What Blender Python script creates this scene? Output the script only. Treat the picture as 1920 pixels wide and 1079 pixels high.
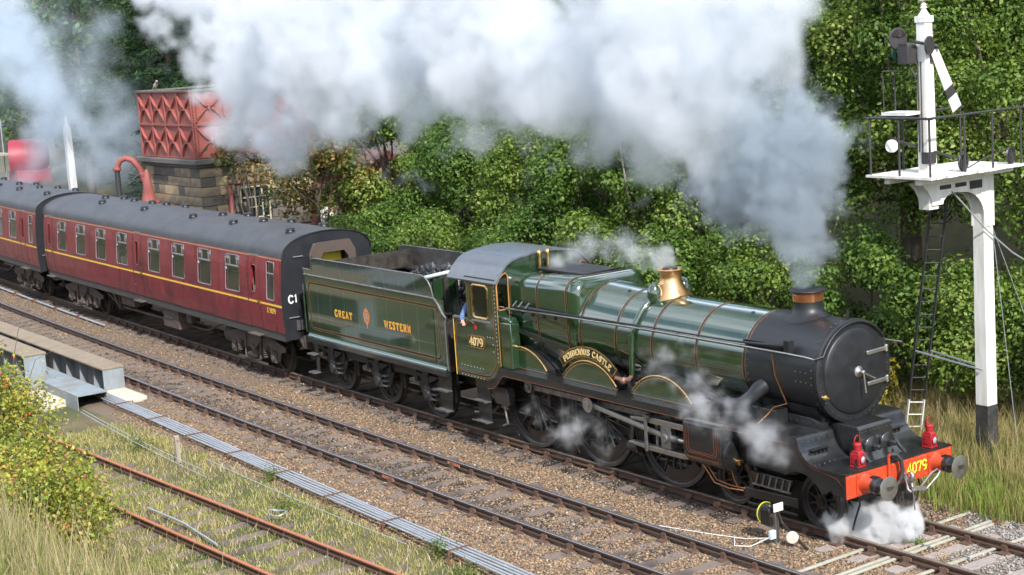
import bpy, bmesh, math, random
import numpy as np
from mathutils import Vector, Matrix

R = math.radians
scene = bpy.context.scene
for o in list(bpy.data.objects):
    bpy.data.objects.remove(o, do_unlink=True)
COL = scene.collection

# ---------------------------------------------------------------- camera
cam_d = bpy.data.cameras.new('camera')
cam = bpy.data.objects.new('camera', cam_d)
COL.objects.link(cam)
scene.camera = cam
cam_d.sensor_width = 36.0
cam_d.lens = 36.0 * 3087.83 / 1920.0
cam_d.clip_start = 0.5
cam_d.clip_end = 2000.0
_yaw, _pit, _rol = R(145.4855), R(-9.0109), R(-3.798)
_f = Vector((math.cos(_yaw) * math.cos(_pit), math.sin(_yaw) * math.cos(_pit), math.sin(_pit)))
_r = _f.cross(Vector((0, 0, 1))).normalized()
_u = _r.cross(_f)
_r2 = _r * math.cos(_rol) + _u * math.sin(_rol)
_u2 = -_r * math.sin(_rol) + _u * math.cos(_rol)
CAMP = Vector((19.5793, -20.37, 8.8614))
cam.matrix_world = Matrix(((_r2.x, _u2.x, -_f.x, CAMP.x), (_r2.y, _u2.y, -_f.y, CAMP.y), (_r2.z, _u2.z, -_f.z, CAMP.z), (0, 0, 0, 1)))
cam_d.dof.use_dof = True
cam_d.dof.focus_distance = 27.5
cam_d.dof.aperture_fstop = 4.0

# ---------------------------------------------------------------- world, sun, exposure
SUN_EL, SUN_AZ = R(40), R(-18)
SUN_DIR = Vector((math.cos(SUN_EL) * math.cos(SUN_AZ), math.cos(SUN_EL) * math.sin(SUN_AZ), math.sin(SUN_EL)))
world = bpy.data.worlds.new('World')
scene.world = world
world.use_nodes = True
wt = world.node_tree
wt.nodes.clear()
w_out = wt.nodes.new('ShaderNodeOutputWorld')
w_bg = wt.nodes.new('ShaderNodeBackground')
w_sky = wt.nodes.new('ShaderNodeTexSky')
w_sky.sky_type = 'NISHITA'
w_sky.sun_disc = False
w_sky.sun_elevation = SUN_EL
w_sky.sun_rotation = R(90) - SUN_AZ
w_sky.air_density = 1.0
w_sky.dust_density = 0.8
# broken cloud over the whole sky: the boiler mirrors it
w_tc = wt.nodes.new('ShaderNodeTexCoord')
w_map = wt.nodes.new('ShaderNodeMapping')
w_map.inputs['Scale'].default_value = (1.0, 1.0, 2.2)
w_n = wt.nodes.new('ShaderNodeTexNoise')
w_n.inputs['Scale'].default_value = 2.6
w_n.inputs['Detail'].default_value = 6
w_n.inputs['Roughness'].default_value = 0.55
w_r = wt.nodes.new('ShaderNodeValToRGB')
w_r.color_ramp.elements[0].position = 0.46
w_r.color_ramp.elements[1].position = 0.60
w_mix = wt.nodes.new('ShaderNodeMixRGB')
w_mix.inputs[2].default_value = (9.2, 9.9, 11.0, 1)
wt.links.new(w_tc.outputs['Generated'], w_map.inputs['Vector'])
wt.links.new(w_map.outputs[0], w_n.inputs['Vector'])
wt.links.new(w_n.outputs['Fac'], w_r.inputs['Fac'])
wt.links.new(w_r.outputs['Color'], w_mix.inputs[0])
wt.links.new(w_sky.outputs['Color'], w_mix.inputs[1])
wt.links.new(w_mix.outputs[0], w_bg.inputs['Color'])
w_bg.inputs['Strength'].default_value = 0.15
wt.links.new(w_bg.outputs[0], w_out.inputs['Surface'])

sun_d = bpy.data.lights.new('sun', 'SUN')
sun_d.energy = 3.9
sun_d.angle = R(1.5)
sun_d.color = (1.0, 0.965, 0.92)
sun = bpy.data.objects.new('sun', sun_d)
COL.objects.link(sun)
sun.rotation_euler = (-SUN_DIR).to_track_quat('-Z', 'Y').to_euler()
sun.location = (30, -10, 40)

vs = scene.view_settings
vs.view_transform = 'Standard'
vs.look = 'None'
vs.gamma = 1.0
vs.exposure = 0.76
try:
    vs.use_curve_mapping = False
except Exception:
    pass
cy = scene.cycles
cy.use_denoising = True
cy.use_adaptive_sampling = True
cy.adaptive_threshold = 0.03
cy.max_bounces = 12
cy.diffuse_bounces = 3
cy.glossy_bounces = 3
cy.transmission_bounces = 4
cy.transparent_max_bounces = 12
cy.volume_bounces = 4
cy.volume_step_rate = 1.0
cy.volume_max_steps = 256
cy.caustics_reflective = False
cy.caustics_refractive = False
cy.sample_clamp_indirect = 4.0
# ================================================================ helpers
RNG = random.Random(4079)


class MB:
    """collects shapes into one mesh"""

    def __init__(self):
        self.v, self.f = [], []

    def add(self, vs_, fs_):
        b = len(self.v)
        self.v.extend([tuple(p) for p in vs_])
        self.f.extend([tuple(i + b for i in f) for f in fs_])
        return self

    def box(self, x0, x1, y0, y1, z0, z1):
        return self.add([(x0, y0, z0), (x1, y0, z0), (x1, y1, z0), (x0, y1, z0), (x0, y0, z1), (x1, y0, z1), (x1, y1, z1), (x0, y1, z1)],
                        [(3, 2, 1, 0), (4, 5, 6, 7), (0, 1, 5, 4), (1, 2, 6, 5), (2, 3, 7, 6), (3, 0, 4, 7)])

    def bar(self, p0, p1, w, h, up=(0, 0, 1)):
        p0, p1 = Vector(p0), Vector(p1)
        t = (p1 - p0).normalized()
        s = t.cross(Vector(up))
        if s.length < 1e-5:
            s = t.cross(Vector((1, 0, 0)))
        s.normalize()
        u = s.cross(t)
        a, b = s * (w / 2), u * (h / 2)
        return self.add([p0 - a - b, p0 + a - b, p0 + a + b, p0 - a + b, p1 - a - b, p1 + a - b, p1 + a + b, p1 - a + b],
                        [(3, 2, 1, 0), (4, 5, 6, 7), (0, 1, 5, 4), (1, 2, 6, 5), (2, 3, 7, 6), (3, 0, 4, 7)])

    def tube(self, pts, r, n=8, cap=True, closed=False):
        pts = [Vector(p) for p in pts]
        m = len(pts)
        rs = r if isinstance(r, (list, tuple)) else [r] * m
        vs_, prev = [], None
        for i, p in enumerate(pts):
            if closed:
                t = pts[(i + 1) % m] - pts[i - 1]
            else:
                t = pts[min(i + 1, m - 1)] - pts[max(i - 1, 0)]
            t = t.normalized() if t.length > 1e-9 else Vector((0, 0, 1))
            if prev is None:
                a = Vector((0, 0, 1)) if abs(t.z) < 0.9 else Vector((1, 0, 0))
                s = t.cross(a).normalized()
            else:
                s = prev - t * prev.dot(t)
                s = s.normalized() if s.length > 1e-6 else t.orthogonal().normalized()
            prev = s
            u = t.cross(s)
            for k in range(n):
                a = 2 * math.pi * k / n
                vs_.append(p + (s * math.cos(a) + u * math.sin(a)) * rs[i])
        fs_ = []
        for i in range(m if closed else m - 1):
            j = (i + 1) % m
            for k in range(n):
                l = (k + 1) % n
                fs_.append((i * n + k, i * n + l, j * n + l, j * n + k))
        if cap and not closed:
            fs_.append(tuple(range(n - 1, -1, -1)))
            fs_.append(tuple((m - 1) * n + k for k in range(n)))
        return self.add(vs_, fs_)

    def cyl(self, p0, p1, r, r1=None, n=16, cap=True):
        return self.tube([p0, p1], [r, r if r1 is None else r1], n, cap)

    def lathe(self, origin, axis, prof, n=24, a0=0.0, a1=2 * math.pi, ref=None):
        """prof: (radius, height along axis)"""
        o, t = Vector(origin), Vector(axis).normalized()
        s = Vector(ref) if ref else (Vector((0, 0, 1)) if abs(t.z) < 0.9 else Vector((1, 0, 0)))
        s = (s - t * s.dot(t)).normalized()
        u = t.cross(s)
        full = abs(a1 - a0 - 2 * math.pi) < 1e-6
        k_ = n if full else n + 1
        vs_, fs_ = [], []
        for (r, h) in prof:
            for k in range(k_):
                a = a0 + (a1 - a0) * k / n
                vs_.append(o + t * h + (s * math.cos(a) + u * math.sin(a)) * max(r, 1e-4))
        for i in range(len(prof) - 1):
            for k in range(n):
                l = (k + 1) % k_
                fs_.append((i * k_ + k, i * k_ + l, (i + 1) * k_ + l, (i + 1) * k_ + k))
        return self.add(vs_, fs_)

    def prism(self, poly, axis, a0, a1):
        """extrude a polygon: axis 'y' -> poly (x,z); 'x' -> poly (y,z); 'z' -> poly (x,y)"""
        def P(q, a):
            return {'y': (q[0], a, q[1]), 'x': (a, q[0], q[1]), 'z': (q[0], q[1], a)}[axis]
        m = len(poly)
        vs_ = [P(q, a0) for q in poly] + [P(q, a1) for q in poly]
        fs_ = [tuple(range(m - 1, -1, -1)), tuple(range(m, 2 * m))]
        fs_ += [(i, (i + 1) % m, m + (i + 1) % m, m + i) for i in range(m)]
        return self.add(vs_, fs_)

    def loft(self, secs, cap=True, closed=True):
        """secs: list of equal-length point loops"""
        n = len(secs[0])
        vs_ = [p for s in secs for p in s]
        fs_ = []
        for i in range(len(secs) - 1):
            for k in range(n if closed else n - 1):
                l = (k + 1) % n
                fs_.append((i * n + k, i * n + l, (i + 1) * n + l, (i + 1) * n + k))
        if cap and closed:
            fs_.append(tuple(range(n - 1, -1, -1)))
            fs_.append(tuple((len(secs) - 1) * n + k for k in range(n)))
        return self.add(vs_, fs_)

    def ball(self, c, r, nu=10, nv=6):
        rx, ry, rz = r if isinstance(r, (tuple, list)) else (r, r, r)
        vs_, fs_ = [], []
        for j in range(nv + 1):
            b = math.pi * j / nv - math.pi / 2
            for i in range(nu):
                a = 2 * math.pi * i / nu
                vs_.append((c[0] + rx * math.cos(b) * math.cos(a), c[1] + ry * math.cos(b) * math.sin(a), c[2] + rz * math.sin(b)))
        for j in range(nv):
            for i in range(nu):
                k = (i + 1) % nu
                fs_.append((j * nu + i, j * nu + k, (j + 1) * nu + k, (j + 1) * nu + i))
        return self.add(vs_, fs_)

    def ribbon(self, pts, w, nrm, lift=0.0):
        """flat painted strip of width w along pts, lying in the plane with normal nrm"""
        pts = [Vector(p) for p in pts]
        nrm = Vector(nrm).normalized()
        vs_ = []
        m = len(pts)
        closed = (pts[0] - pts[-1]).length < 1e-6
        for i, p in enumerate(pts):
            if closed:
                a = pts[i - 1] if i > 0 else pts[m - 2]
                b = pts[i + 1] if i < m - 1 else pts[1]
            else:
                a, b = pts[max(i - 1, 0)], pts[min(i + 1, m - 1)]
            t1 = (p - a).normalized() if (p - a).length > 1e-9 else (b - p).normalized()
            t2 = (b - p).normalized() if (b - p).length > 1e-9 else t1
            t = (t1 + t2)
            t = t.normalized() if t.length > 1e-6 else t1
            s = nrm.cross(t)
            k = 1.0 / max(0.5, t.dot(t1))
            vs_ += [p - s * (w / 2 * k) + nrm * lift, p + s * (w / 2 * k) + nrm * lift]
        return self.add(vs_, [(2 * i, 2 * i + 2, 2 * i + 3, 2 * i + 1) for i in range(m - 1)])

    def mesh(self, name, smooth=38.0, recalc=True):
        me = bpy.data.meshes.new(name)
        me.from_pydata(self.v, [], self.f)
        if recalc:
            bm = bmesh.new()
            bm.from_mesh(me)
            bmesh.ops.remove_doubles(bm, verts=bm.verts, dist=1e-5)
            bmesh.ops.recalc_face_normals(bm, faces=bm.faces)
            bm.to_mesh(me)
            bm.free()
        if smooth:
            me.polygons.foreach_set('use_smooth', [True] * len(me.polygons))
            me.set_sharp_from_angle(angle=R(smooth))
        me.update()
        return me

    def build(self, name, mat, parent=None, smooth=38.0, bevel=0.0, recalc=True, loc=None, label=None):
        me = self.mesh(name, smooth, recalc)
        me.materials.append(mat)
        return put(name, me, parent, bevel, loc, label)


def put(name, me, parent=None, bevel=0.0, loc=None, label=None):
    ob = bpy.data.objects.new(name, me)
    COL.objects.link(ob)
    ob.parent = parent
    if loc is not None:
        ob.location = loc
    if bevel:
        b = ob.modifiers.new('edge', 'BEVEL')
        b.width = bevel
        b.segments = 2
        b.limit_method = 'ANGLE'
        b.angle_limit = R(40)
    if label:
        ob['label'] = label
    if name in SMALL:
        ob['kind'] = 'stuff'
    return ob


SMALL = ('rivets', 'corner_bolts', 'berries', 'letters')


def thing(name, label, cat, loc=(0, 0, 0), rotz=0.0, group=None):
    o = bpy.data.objects.new(name, None)
    COL.objects.link(o)
    o.location = loc
    o.rotation_euler = (0, 0, rotz)
    o.empty_display_size = 0.2
    tag(o, label, cat, group)
    return o


def tag(o, label, cat=None, group=None, kind=None):
    o['label'] = label
    if cat:
        o['category'] = cat
    if group:
        o['group'] = group
    if kind:
        o['kind'] = kind
    return o


def dup(o, parent=None, loc=None, rot=None):
    c = o.copy()
    COL.objects.link(c)
    c.parent = parent
    if loc is not None:
        c.location = loc
    if rot is not None:
        c.rotation_euler = rot
    for ch in list(o.children):
        dup(ch, c)
    return c


def arc(cx, cy, r, a0, a1, n):
    return [(cx + r * math.cos(a0 + (a1 - a0) * i / n), cy + r * math.sin(a0 + (a1 - a0) * i / n)) for i in range(n + 1)]


def rrect(x0, x1, z0, z1, r, n=4):
    p = []
    for cx, cz, a in ((x1 - r, z0 + r, -90), (x1 - r, z1 - r, 0), (x0 + r, z1 - r, 90), (x0 + r, z0 + r, 180)):
        p += arc(cx, cz, r, R(a), R(a + 90), n)
    return p


# ---------------------------------------------------------------- materials
def mat(name, base, rough=0.5, metal=0.0, col2=None, scale=3.0, amt=0.5, bump=0.0, bscale=40.0, coat=0.0, spec=0.5, detail=5.0,
        rough2=None, stretch=None, col3=None, scale3=0.7, attr=None, coat_ior=1.5):
    m = bpy.data.materials.new(name)
    m.use_nodes = True
    t = m.node_tree
    b = t.nodes['Principled BSDF']
    N, L = t.nodes, t.links
    b.inputs['Base Color'].default_value = (*base, 1)
    b.inputs['Roughness'].default_value = rough
    b.inputs['Metallic'].default_value = metal
    b.inputs['Specular IOR Level'].default_value = spec
    b.inputs['Coat Weight'].default_value = coat
    b.inputs['Coat Roughness'].default_value = 0.05
    b.inputs['Coat IOR'].default_value = coat_ior
    tc = N.new('ShaderNodeTexCoord')
    vec = tc.outputs['Object']
    if stretch:
        mp = N.new('ShaderNodeMapping')
        mp.inputs['Scale'].default_value = stretch
        L.new(vec, mp.inputs['Vector'])
        vec = mp.outputs[0]
    cur = None
    if col2 is not None:
        n = N.new('ShaderNodeTexNoise')
        n.inputs['Scale'].default_value = scale
        n.inputs['Detail'].default_value = detail
        n.inputs['Roughness'].default_value = 0.6
        L.new(vec, n.inputs['Vector'])
        r = N.new('ShaderNodeValToRGB')
        r.color_ramp.elements[0].position = 0.5 - 0.22
        r.color_ramp.elements[1].position = 0.5 + 0.22
        r.color_ramp.elements[0].color = (0, 0, 0, 1)
        r.color_ramp.elements[1].color = (amt, amt, amt, 1)
        L.new(n.outputs['Fac'], r.inputs['Fac'])
        mx = N.new('ShaderNodeMixRGB')
        mx.inputs[1].default_value = (*base, 1)
        mx.inputs[2].default_value = (*col2, 1)
        L.new(r.outputs['Color'], mx.inputs[0])
        cur = mx.outputs[0]
        if rough2 is not None:
            mr = N.new('ShaderNodeMapRange')
            mr.inputs['To Min'].default_value = rough
            mr.inputs['To Max'].default_value = rough2
            L.new(n.outputs['Fac'], mr.inputs['Value'])
            mr.inputs['From Min'].default_value = 0.3
            mr.inputs['From Max'].default_value = 0.7
            L.new(mr.outputs[0], b.inputs['Roughness'])
    if col3 is not None:
        n3 = N.new('ShaderNodeTexNoise')
        n3.inputs['Scale'].default_value = scale3
        n3.inputs['Detail'].default_value = 4
        L.new(tc.outputs['Object'], n3.inputs['Vector'])
        r3 = N.new('ShaderNodeValToRGB')
        r3.color_ramp.elements[0].position = 0.45
        r3.color_ramp.elements[1].position = 0.68
        L.new(n3.outputs['Fac'], r3.inputs['Fac'])
        mx3 = N.new('ShaderNodeMixRGB')
        if cur is not None:
            L.new(cur, mx3.inputs[1])
        else:
            mx3.inputs[1].default_value = (*base, 1)
        mx3.inputs[2].default_value = (*col3, 1)
        L.new(r3.outputs['Color'], mx3.inputs[0])
        cur = mx3.outputs[0]
    if attr:
        at = N.new('ShaderNodeAttribute')
        at.attribute_name = attr
        if cur is None:
            cur = at.outputs['Color']
        else:
            ml = N.new('ShaderNodeMixRGB')
            ml.blend_type = 'MULTIPLY'
            ml.inputs[0].default_value = 1.0
            L.new(cur, ml.inputs[1])
            L.new(at.outputs['Color'], ml.inputs[2])
            cur = ml.outputs[0]
    if cur is not None:
        L.new(cur, b.inputs['Base Color'])
    if bump:
        nb = N.new('ShaderNodeTexNoise')
        nb.inputs['Scale'].default_value = bscale
        nb.inputs['Detail'].default_value = 4
        L.new(vec, nb.inputs['Vector'])
        bp = N.new('ShaderNodeBump')
        bp.inputs['Strength'].default_value = bump
        bp.inputs['Distance'].default_value = 0.02
        L.new(nb.outputs['Fac'], bp.inputs['Height'])
        L.new(bp.outputs[0], b.inputs['Normal'])
    return m


def glass_mat(name, tint=(0.75, 0.8, 0.8), refl=0.12):
    m = bpy.data.materials.new(name)
    m.use_nodes = True
    t = m.node_tree
    t.nodes.clear()
    o = t.nodes.new('ShaderNodeOutputMaterial')
    tr = t.nodes.new('ShaderNodeBsdfTransparent')
    tr.inputs[0].default_value = (*tint, 1)
    gl = t.nodes.new('ShaderNodeBsdfGlossy')
    gl.inputs['Roughness'].default_value = 0.03
    gl.inputs['Color'].default_value = (0.9, 0.95, 0.95, 1)
    fr = t.nodes.new('ShaderNodeFresnel')
    fr.inputs['IOR'].default_value = 1.5
    ad = t.nodes.new('ShaderNodeMath')
    ad.operation = 'ADD'
    ad.inputs[1].default_value = refl
    mx = t.nodes.new('ShaderNodeMixShader')
    t.links.new(fr.outputs[0], ad.inputs[0])
    t.links.new(ad.outputs[0], mx.inputs[0])
    t.links.new(tr.outputs[0], mx.inputs[1])
    t.links.new(gl.outputs[0], mx.inputs[2])
    t.links.new(mx.outputs[0], o.inputs['Surface'])
    return m


M = dict(
    green=mat('loco_green_paint', (0.014, 0.036, 0.015), 0.13, 0, (0.018, 0.043, 0.017), 2.5, 0.7, coat=1.0, rough2=0.2, coat_ior=1.85),
    black=mat('loco_black_paint', (0.009, 0.010, 0.011), 0.26, 0, (0.022, 0.021, 0.020), 5, 0.7, rough2=0.48, coat=0.4),
    sbox=mat('smokebox_black', (0.009, 0.010, 0.012), 0.36, 0, (0.020, 0.021, 0.023), 4, 0.6, rough2=0.52, bump=0.03, bscale=30),
    dirty=mat('greasy_black', (0.014, 0.013, 0.012), 0.4, 0, (0.06, 0.047, 0.036), 6, 0.7, rough2=0.75, bump=0.1),
    steel=mat('polished_steel', (0.60, 0.59, 0.57), 0.30, 1.0, (0.36, 0.34, 0.32), 7, 0.6, rough2=0.5),
    dullsteel=mat('dull_steel', (0.36, 0.35, 0.34), 0.42, 0.8, (0.10, 0.09, 0.085), 8, 0.7, rough2=0.6),
    brass=mat('brass', (0.85, 0.55, 0.22), 0.2, 1.0, (0.6, 0.36, 0.12), 6, 0.5, rough2=0.35),
    copper=mat('copper', (0.86, 0.40, 0.20), 0.24, 1.0, (0.6, 0.24, 0.1), 6, 0.6, rough2=0.4),
    beam=mat('vermilion_beam', (0.52, 0.062, 0.020), 0.36, 0, (0.38, 0.045, 0.018), 5, 0.7, coat=0.3),
    red=mat('lamp_red', (0.36, 0.014, 0.018), 0.45, 0, (0.22, 0.010, 0.014), 14, 0.8, rough2=0.6),
    plategold=mat('plate_gold', (0.82, 0.62, 0.28), 0.45, 0.25),
    wheelblack=mat('wheel_black', (0.018, 0.018, 0.020), 0.30, 0, (0.045, 0.042, 0.040), 9, 0.7, rough2=0.45, coat=0.4),
    cyllining=mat('cylinder_lining', (0.34, 0.10, 0.04), 0.45),
    gold=mat('gold_leaf_yellow', (0.80, 0.50, 0.07), 0.4),
    yellow=mat('yellow_paint', (0.82, 0.62, 0.05), 0.45),
    orange=mat('lining_orange', (0.42, 0.19, 0.06), 0.4),
    redshade=mat('letter_red', (0.45, 0.03, 0.02), 0.4),
    white=mat('white_paint', (0.78, 0.78, 0.76), 0.5, 0, (0.6, 0.6, 0.57), 6, 0.5),
    lineblack=mat('lining_black', (0.012, 0.011, 0.010), 0.35),
    roofgrey=mat('cab_roof_grey', (0.07, 0.08, 0.098), 0.30, 0, (0.13, 0.145, 0.165), 4, 0.7, rough2=0.45, coat=0.3),
    maroon=mat('maroon_paint', (0.175, 0.013, 0.020), 0.25, 0, (0.22, 0.05, 0.055), 4.0, 0.75, rough2=0.5, stretch=(1.3, 1, 0.22), coat=0.2, col3=(0.11, 0.018, 0.024), scale3=0.9),
    coachroof=mat('coach_roof', (0.042, 0.044, 0.048), 0.55, 0, (0.078, 0.078, 0.082), 1.6, 0.8, bump=0.25, bscale=5),
    coachend=mat('coach_end_black', (0.012, 0.014, 0.018), 0.4, 0, (0.03, 0.03, 0.033), 4, 0.6),
    under=mat('underframe_dirt', (0.060, 0.050, 0.043), 0.8, 0, (0.13, 0.09, 0.065), 5, 0.8, bump=0.2),
    solebar=mat('solebar', (0.05, 0.046, 0.046), 0.6, 0, (0.09, 0.075, 0.068), 4, 0.6),
    coal=mat('coal', (0.012, 0.012, 0.014), 0.33, 0, (0.03, 0.03, 0.035), 10, 0.6, bump=0.6, bscale=20),
    rubber=mat('black_rubber', (0.03, 0.03, 0.032), 0.6),
    glass=glass_mat('window_glass', (0.9, 0.95, 0.95), 0.26),
    cabglass=glass_mat('cab_glass', (0.6, 0.6, 0.58), 0.06),
    lens=mat('lamp_lens', (0.30, 0.32, 0.34), 0.08, 0, coat=1.0),
    seat=mat('seat_cloth', (0.09, 0.11, 0.12), 0.9, 0, (0.14, 0.12, 0.1), 9, 0.6),
    table=mat('table_top', (0.35, 0.3, 0.22), 0.5),
    teal=mat('teal_headrest', (0.10, 0.55, 0.48), 0.7),
    interior=mat('coach_lining', (0.22, 0.17, 0.11), 0.6),
    woodpanel=mat('orange_wood', (0.42, 0.17, 0.03), 0.5),
    rust=mat('gangway_rust', (0.085, 0.055, 0.042), 0.85, 0, (0.05, 0.045, 0.043), 5, 0.8, bump=0.2),
    alu=mat('window_frame_grey', (0.30, 0.27, 0.28), 0.4, 0.3),
    skin=mat('skin', (0.50, 0.28, 0.20), 0.6),
    hair_white=mat('white_hair', (0.6, 0.58, 0.55), 0.8),
    hair_dark=mat('dark_hair', (0.03, 0.02, 0.015), 0.7),
    shirt=mat('cream_shirt', (0.62, 0.62, 0.55), 0.9),
    denim=mat('blue_denim', (0.10, 0.17, 0.32), 0.9, 0, (0.07, 0.12, 0.25), 12, 0.6),
    hiviz=mat('orange_hiviz', (0.85, 0.13, 0.02), 0.8),
)

# ---------------------------------------------------------------- stroke lettering with slab serifs (unit cap height)
GL = {
    'G': (0.82, [[(0.78, 0.78), (0.62, 0.97), (0.38, 1.0), (0.15, 0.82), (0.08, 0.5), (0.15, 0.18), (0.38, 0), (0.62, 0.03), (0.76, 0.16), (0.76, 0.42)]], [(0.76, 0.42, 0.3), (0.78, 0.86, 0.0)]),
    'R': (0.82, [[(0.18, 0), (0.18, 1)], [(0.18, 0.97), (0.55, 0.97), (0.70, 0.86), (0.70, 0.64), (0.55, 0.52), (0.18, 0.52)], [(0.46, 0.52), (0.76, 0.0)]], [(0.18, 0.03, 0.32), (0.14, 0.97, 0.2), (0.76, 0.03, 0.22)]),
    'E': (0.74, [[(0.18, 0), (0.18, 1)], [(0.18, 0.96), (0.68, 0.96), (0.68, 0.78)], [(0.18, 0.04), (0.70, 0.04), (0.70, 0.24)], [(0.18, 0.5), (0.50, 0.5)]], [(0.16, 0.03, 0.24), (0.16, 0.97, 0.24)]),
    'A': (0.86, [[(0.10, 0), (0.43, 1.0), (0.76, 0)], [(0.22, 0.32), (0.64, 0.32)]], [(0.10, 0.03, 0.26), (0.76, 0.03, 0.28)]),
    'T': (0.78, [[(0.39, 0), (0.39, 1)], [(0.07, 0.76), (0.07, 0.96), (0.71, 0.96), (0.71, 0.76)]], [(0.39, 0.03, 0.34)]),
    'W': (1.12, [[(0.10, 1), (0.32, 0), (0.56, 0.9), (0.80, 0), (1.02, 1)]], [(0.10, 0.97, 0.28), (1.02, 0.97, 0.26), (0.56, 0.97, 0.26)]),
    'S': (0.70, [[(0.60, 0.76), (0.55, 0.93), (0.35, 1.0), (0.14, 0.9), (0.12, 0.70), (0.30, 0.55), (0.52, 0.44), (0.60, 0.26), (0.52, 0.06), (0.33, 0), (0.14, 0.07), (0.09, 0.26)]], []),
    'N': (0.90, [[(0.18, 0), (0.18, 1), (0.72, 0), (0.72, 1)]], [(0.18, 0.03, 0.28), (0.72, 0.97, 0.28), (0.12, 0.97, 0.2)]),
    'P': (0.76, [[(0.18, 0), (0.18, 1)], [(0.18, 0.97), (0.54, 0.97), (0.69, 0.84), (0.69, 0.60), (0.54, 0.46), (0.18, 0.46)]], [(0.18, 0.03, 0.34), (0.14, 0.97, 0.2)]),
    'D': (0.84, [[(0.18, 0), (0.18, 1)], [(0.18, 0.97), (0.48, 0.97), (0.72, 0.76), (0.72, 0.24), (0.48, 0.03), (0.18, 0.03)]], [(0.14, 0.03, 0.2), (0.14, 0.97, 0.2)]),
    'I': (0.42, [[(0.21, 0), (0.21, 1)]], [(0.21, 0.03, 0.34), (0.21, 0.97, 0.34)]),
    'C': (0.78, [[(0.70, 0.76), (0.58, 0.95), (0.38, 1.0), (0.15, 0.82), (0.08, 0.5), (0.15, 0.18), (0.38, 0), (0.58, 0.05), (0.71, 0.24)]], []),
    'L': (0.70, [[(0.18, 0), (0.18, 1)], [(0.18, 0.04), (0.65, 0.04), (0.65, 0.26)]], [(0.18, 0.97, 0.32), (0.16, 0.03, 0.24)]),
    '4': (0.74, [[(0.52, 0), (0.52, 1), (0.08, 0.30), (0.70, 0.30)]], []),
    '0': (0.72, [[(0.36, 1.0), (0.14, 0.84), (0.09, 0.5), (0.14, 0.16), (0.36, 0), (0.58, 0.16), (0.63, 0.5), (0.58, 0.84), (0.36, 1.0)]], []),
    '7': (0.66, [[(0.07, 0.80), (0.07, 0.96), (0.60, 0.96), (0.26, 0)]], []),
    '9': (0.76, [[(0.37, 1.0), (0.15, 0.90), (0.08, 0.70), (0.15, 0.50), (0.37, 0.40), (0.58, 0.50), (0.66, 0.70), (0.58, 0.90), (0.37, 1.0)], [(0.66, 0.72), (0.66, 0.40), (0.55, 0.12), (0.28, 0.0)]], []),
    '5': (0.68, [[(0.58, 0.96), (0.17, 0.96), (0.13, 0.55), (0.36, 0.62), (0.56, 0.5), (0.59, 0.24), (0.42, 0.02), (0.12, 0.08)]], []),
    '2': (0.68, [[(0.10, 0.74), (0.18, 0.94), (0.38, 1.0), (0.57, 0.84), (0.54, 0.58), (0.10, 0.04), (0.62, 0.04)]], []),
    '1': (0.50, [[(0.12, 0.80), (0.27, 0.98), (0.27, 0)]], []),
    ' ': (0.45, [], []),
}


def lettering(txt, h, mapper, weight=0.17, serif=True, track=0.06, lift=(0.0, 0.004), dx=0.0, dz=0.0):
    """flat raised letters; mapper(s, t, d) -> xyz, s along the line (centred), t up, d off the surface"""
    mb = MB()
    wid = [GL[c][0] + track for c in txt]
    s0 = -sum(wid) * h / 2
    for c, wd in zip(txt, wid):
        _, strokes, serifs = GL[c]
        segs = []
        for st in strokes:
            segs.append((st, weight))
        if serif:
            for (sx, sz, sw) in serifs:
                if sw > 0:
                    segs.append(([(sx - sw / 2, sz), (sx + sw / 2, sz)], weight * 0.62))
        for st, wgt in segs:
            n = len(st)
            L_, R_ = [], []
            closed = n > 2 and st[0] == st[-1]
            for i, (px, pz) in enumerate(st):
                a = Vector(st[i - 1] if i > 0 else (st[-2] if closed else st[i]))
                b = Vector(st[i + 1] if i < n - 1 else (st[1] if closed else st[i]))
                q = Vector((px, pz))
                t1 = (q - a)
                t2 = (b - q)
                t1 = t1.normalized() if t1.length > 1e-6 else t2.normalized()
                t2 = t2.normalized() if t2.length > 1e-6 else t1
                t = t1 + t2
                t = t.normalized() if t.length > 0.3 else t1
                s = Vector((-t.y, t.x)) * (wgt / 2 / max(0.6, t.dot(t1)))
                L_.append(q + s)
                R_.append(q - s)
            for d0, d1 in (lift,):
                vs_ = []
                for l, r in zip(L_, R_):
                    for q in (l, r):
                        s_, t_ = s0 + q.x * h + dx, q.y * h + dz
                        vs_ += [mapper(s_, t_, d0), mapper(s_, t_, d1)]
                fs_ = []
                for i in range(n - 1):
                    a = i * 4
                    fs_ += [(a + 1, a + 5, a + 7, a + 3), (a, a + 4, a + 5, a + 1), (a + 2, a + 3, a + 7, a + 6)]
                if not closed:
                    fs_ += [(0, 1, 3, 2), (4 * n - 4, 4 * n - 2, 4 * n - 1, 4 * n - 3)]
                mb.add(vs_, fs_)
        s0 += wd * h
    return mb


def rivets(mb, pts, nrm, r=0.012, h=0.008, n=6):
    nrm = Vector(nrm).normalized()
    s = nrm.orthogonal().normalized()
    u = nrm.cross(s)
    for p in pts:
        p = Vector(p)
        vs_ = [p + (s * math.cos(2 * math.pi * k / n) + u * math.sin(2 * math.pi * k / n)) * r for k in range(n)]
        vs_ += [p + nrm * h + (s * math.cos(2 * math.pi * k / n) + u * math.sin(2 * math.pi * k / n)) * r * 0.5 for k in range(n)]
        mb.add(vs_, [(k, (k + 1) % n, n + (k + 1) % n, n + k) for k in range(n)] + [tuple(range(n, 2 * n))])


# ---------------------------------------------------------------- line of the running track (a gentle curve)
KX0, KA = -3.7063, 0.0012


def yA(x):
    d = min(x - KX0, 0.0)
    return KA * d * d / 2


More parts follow.
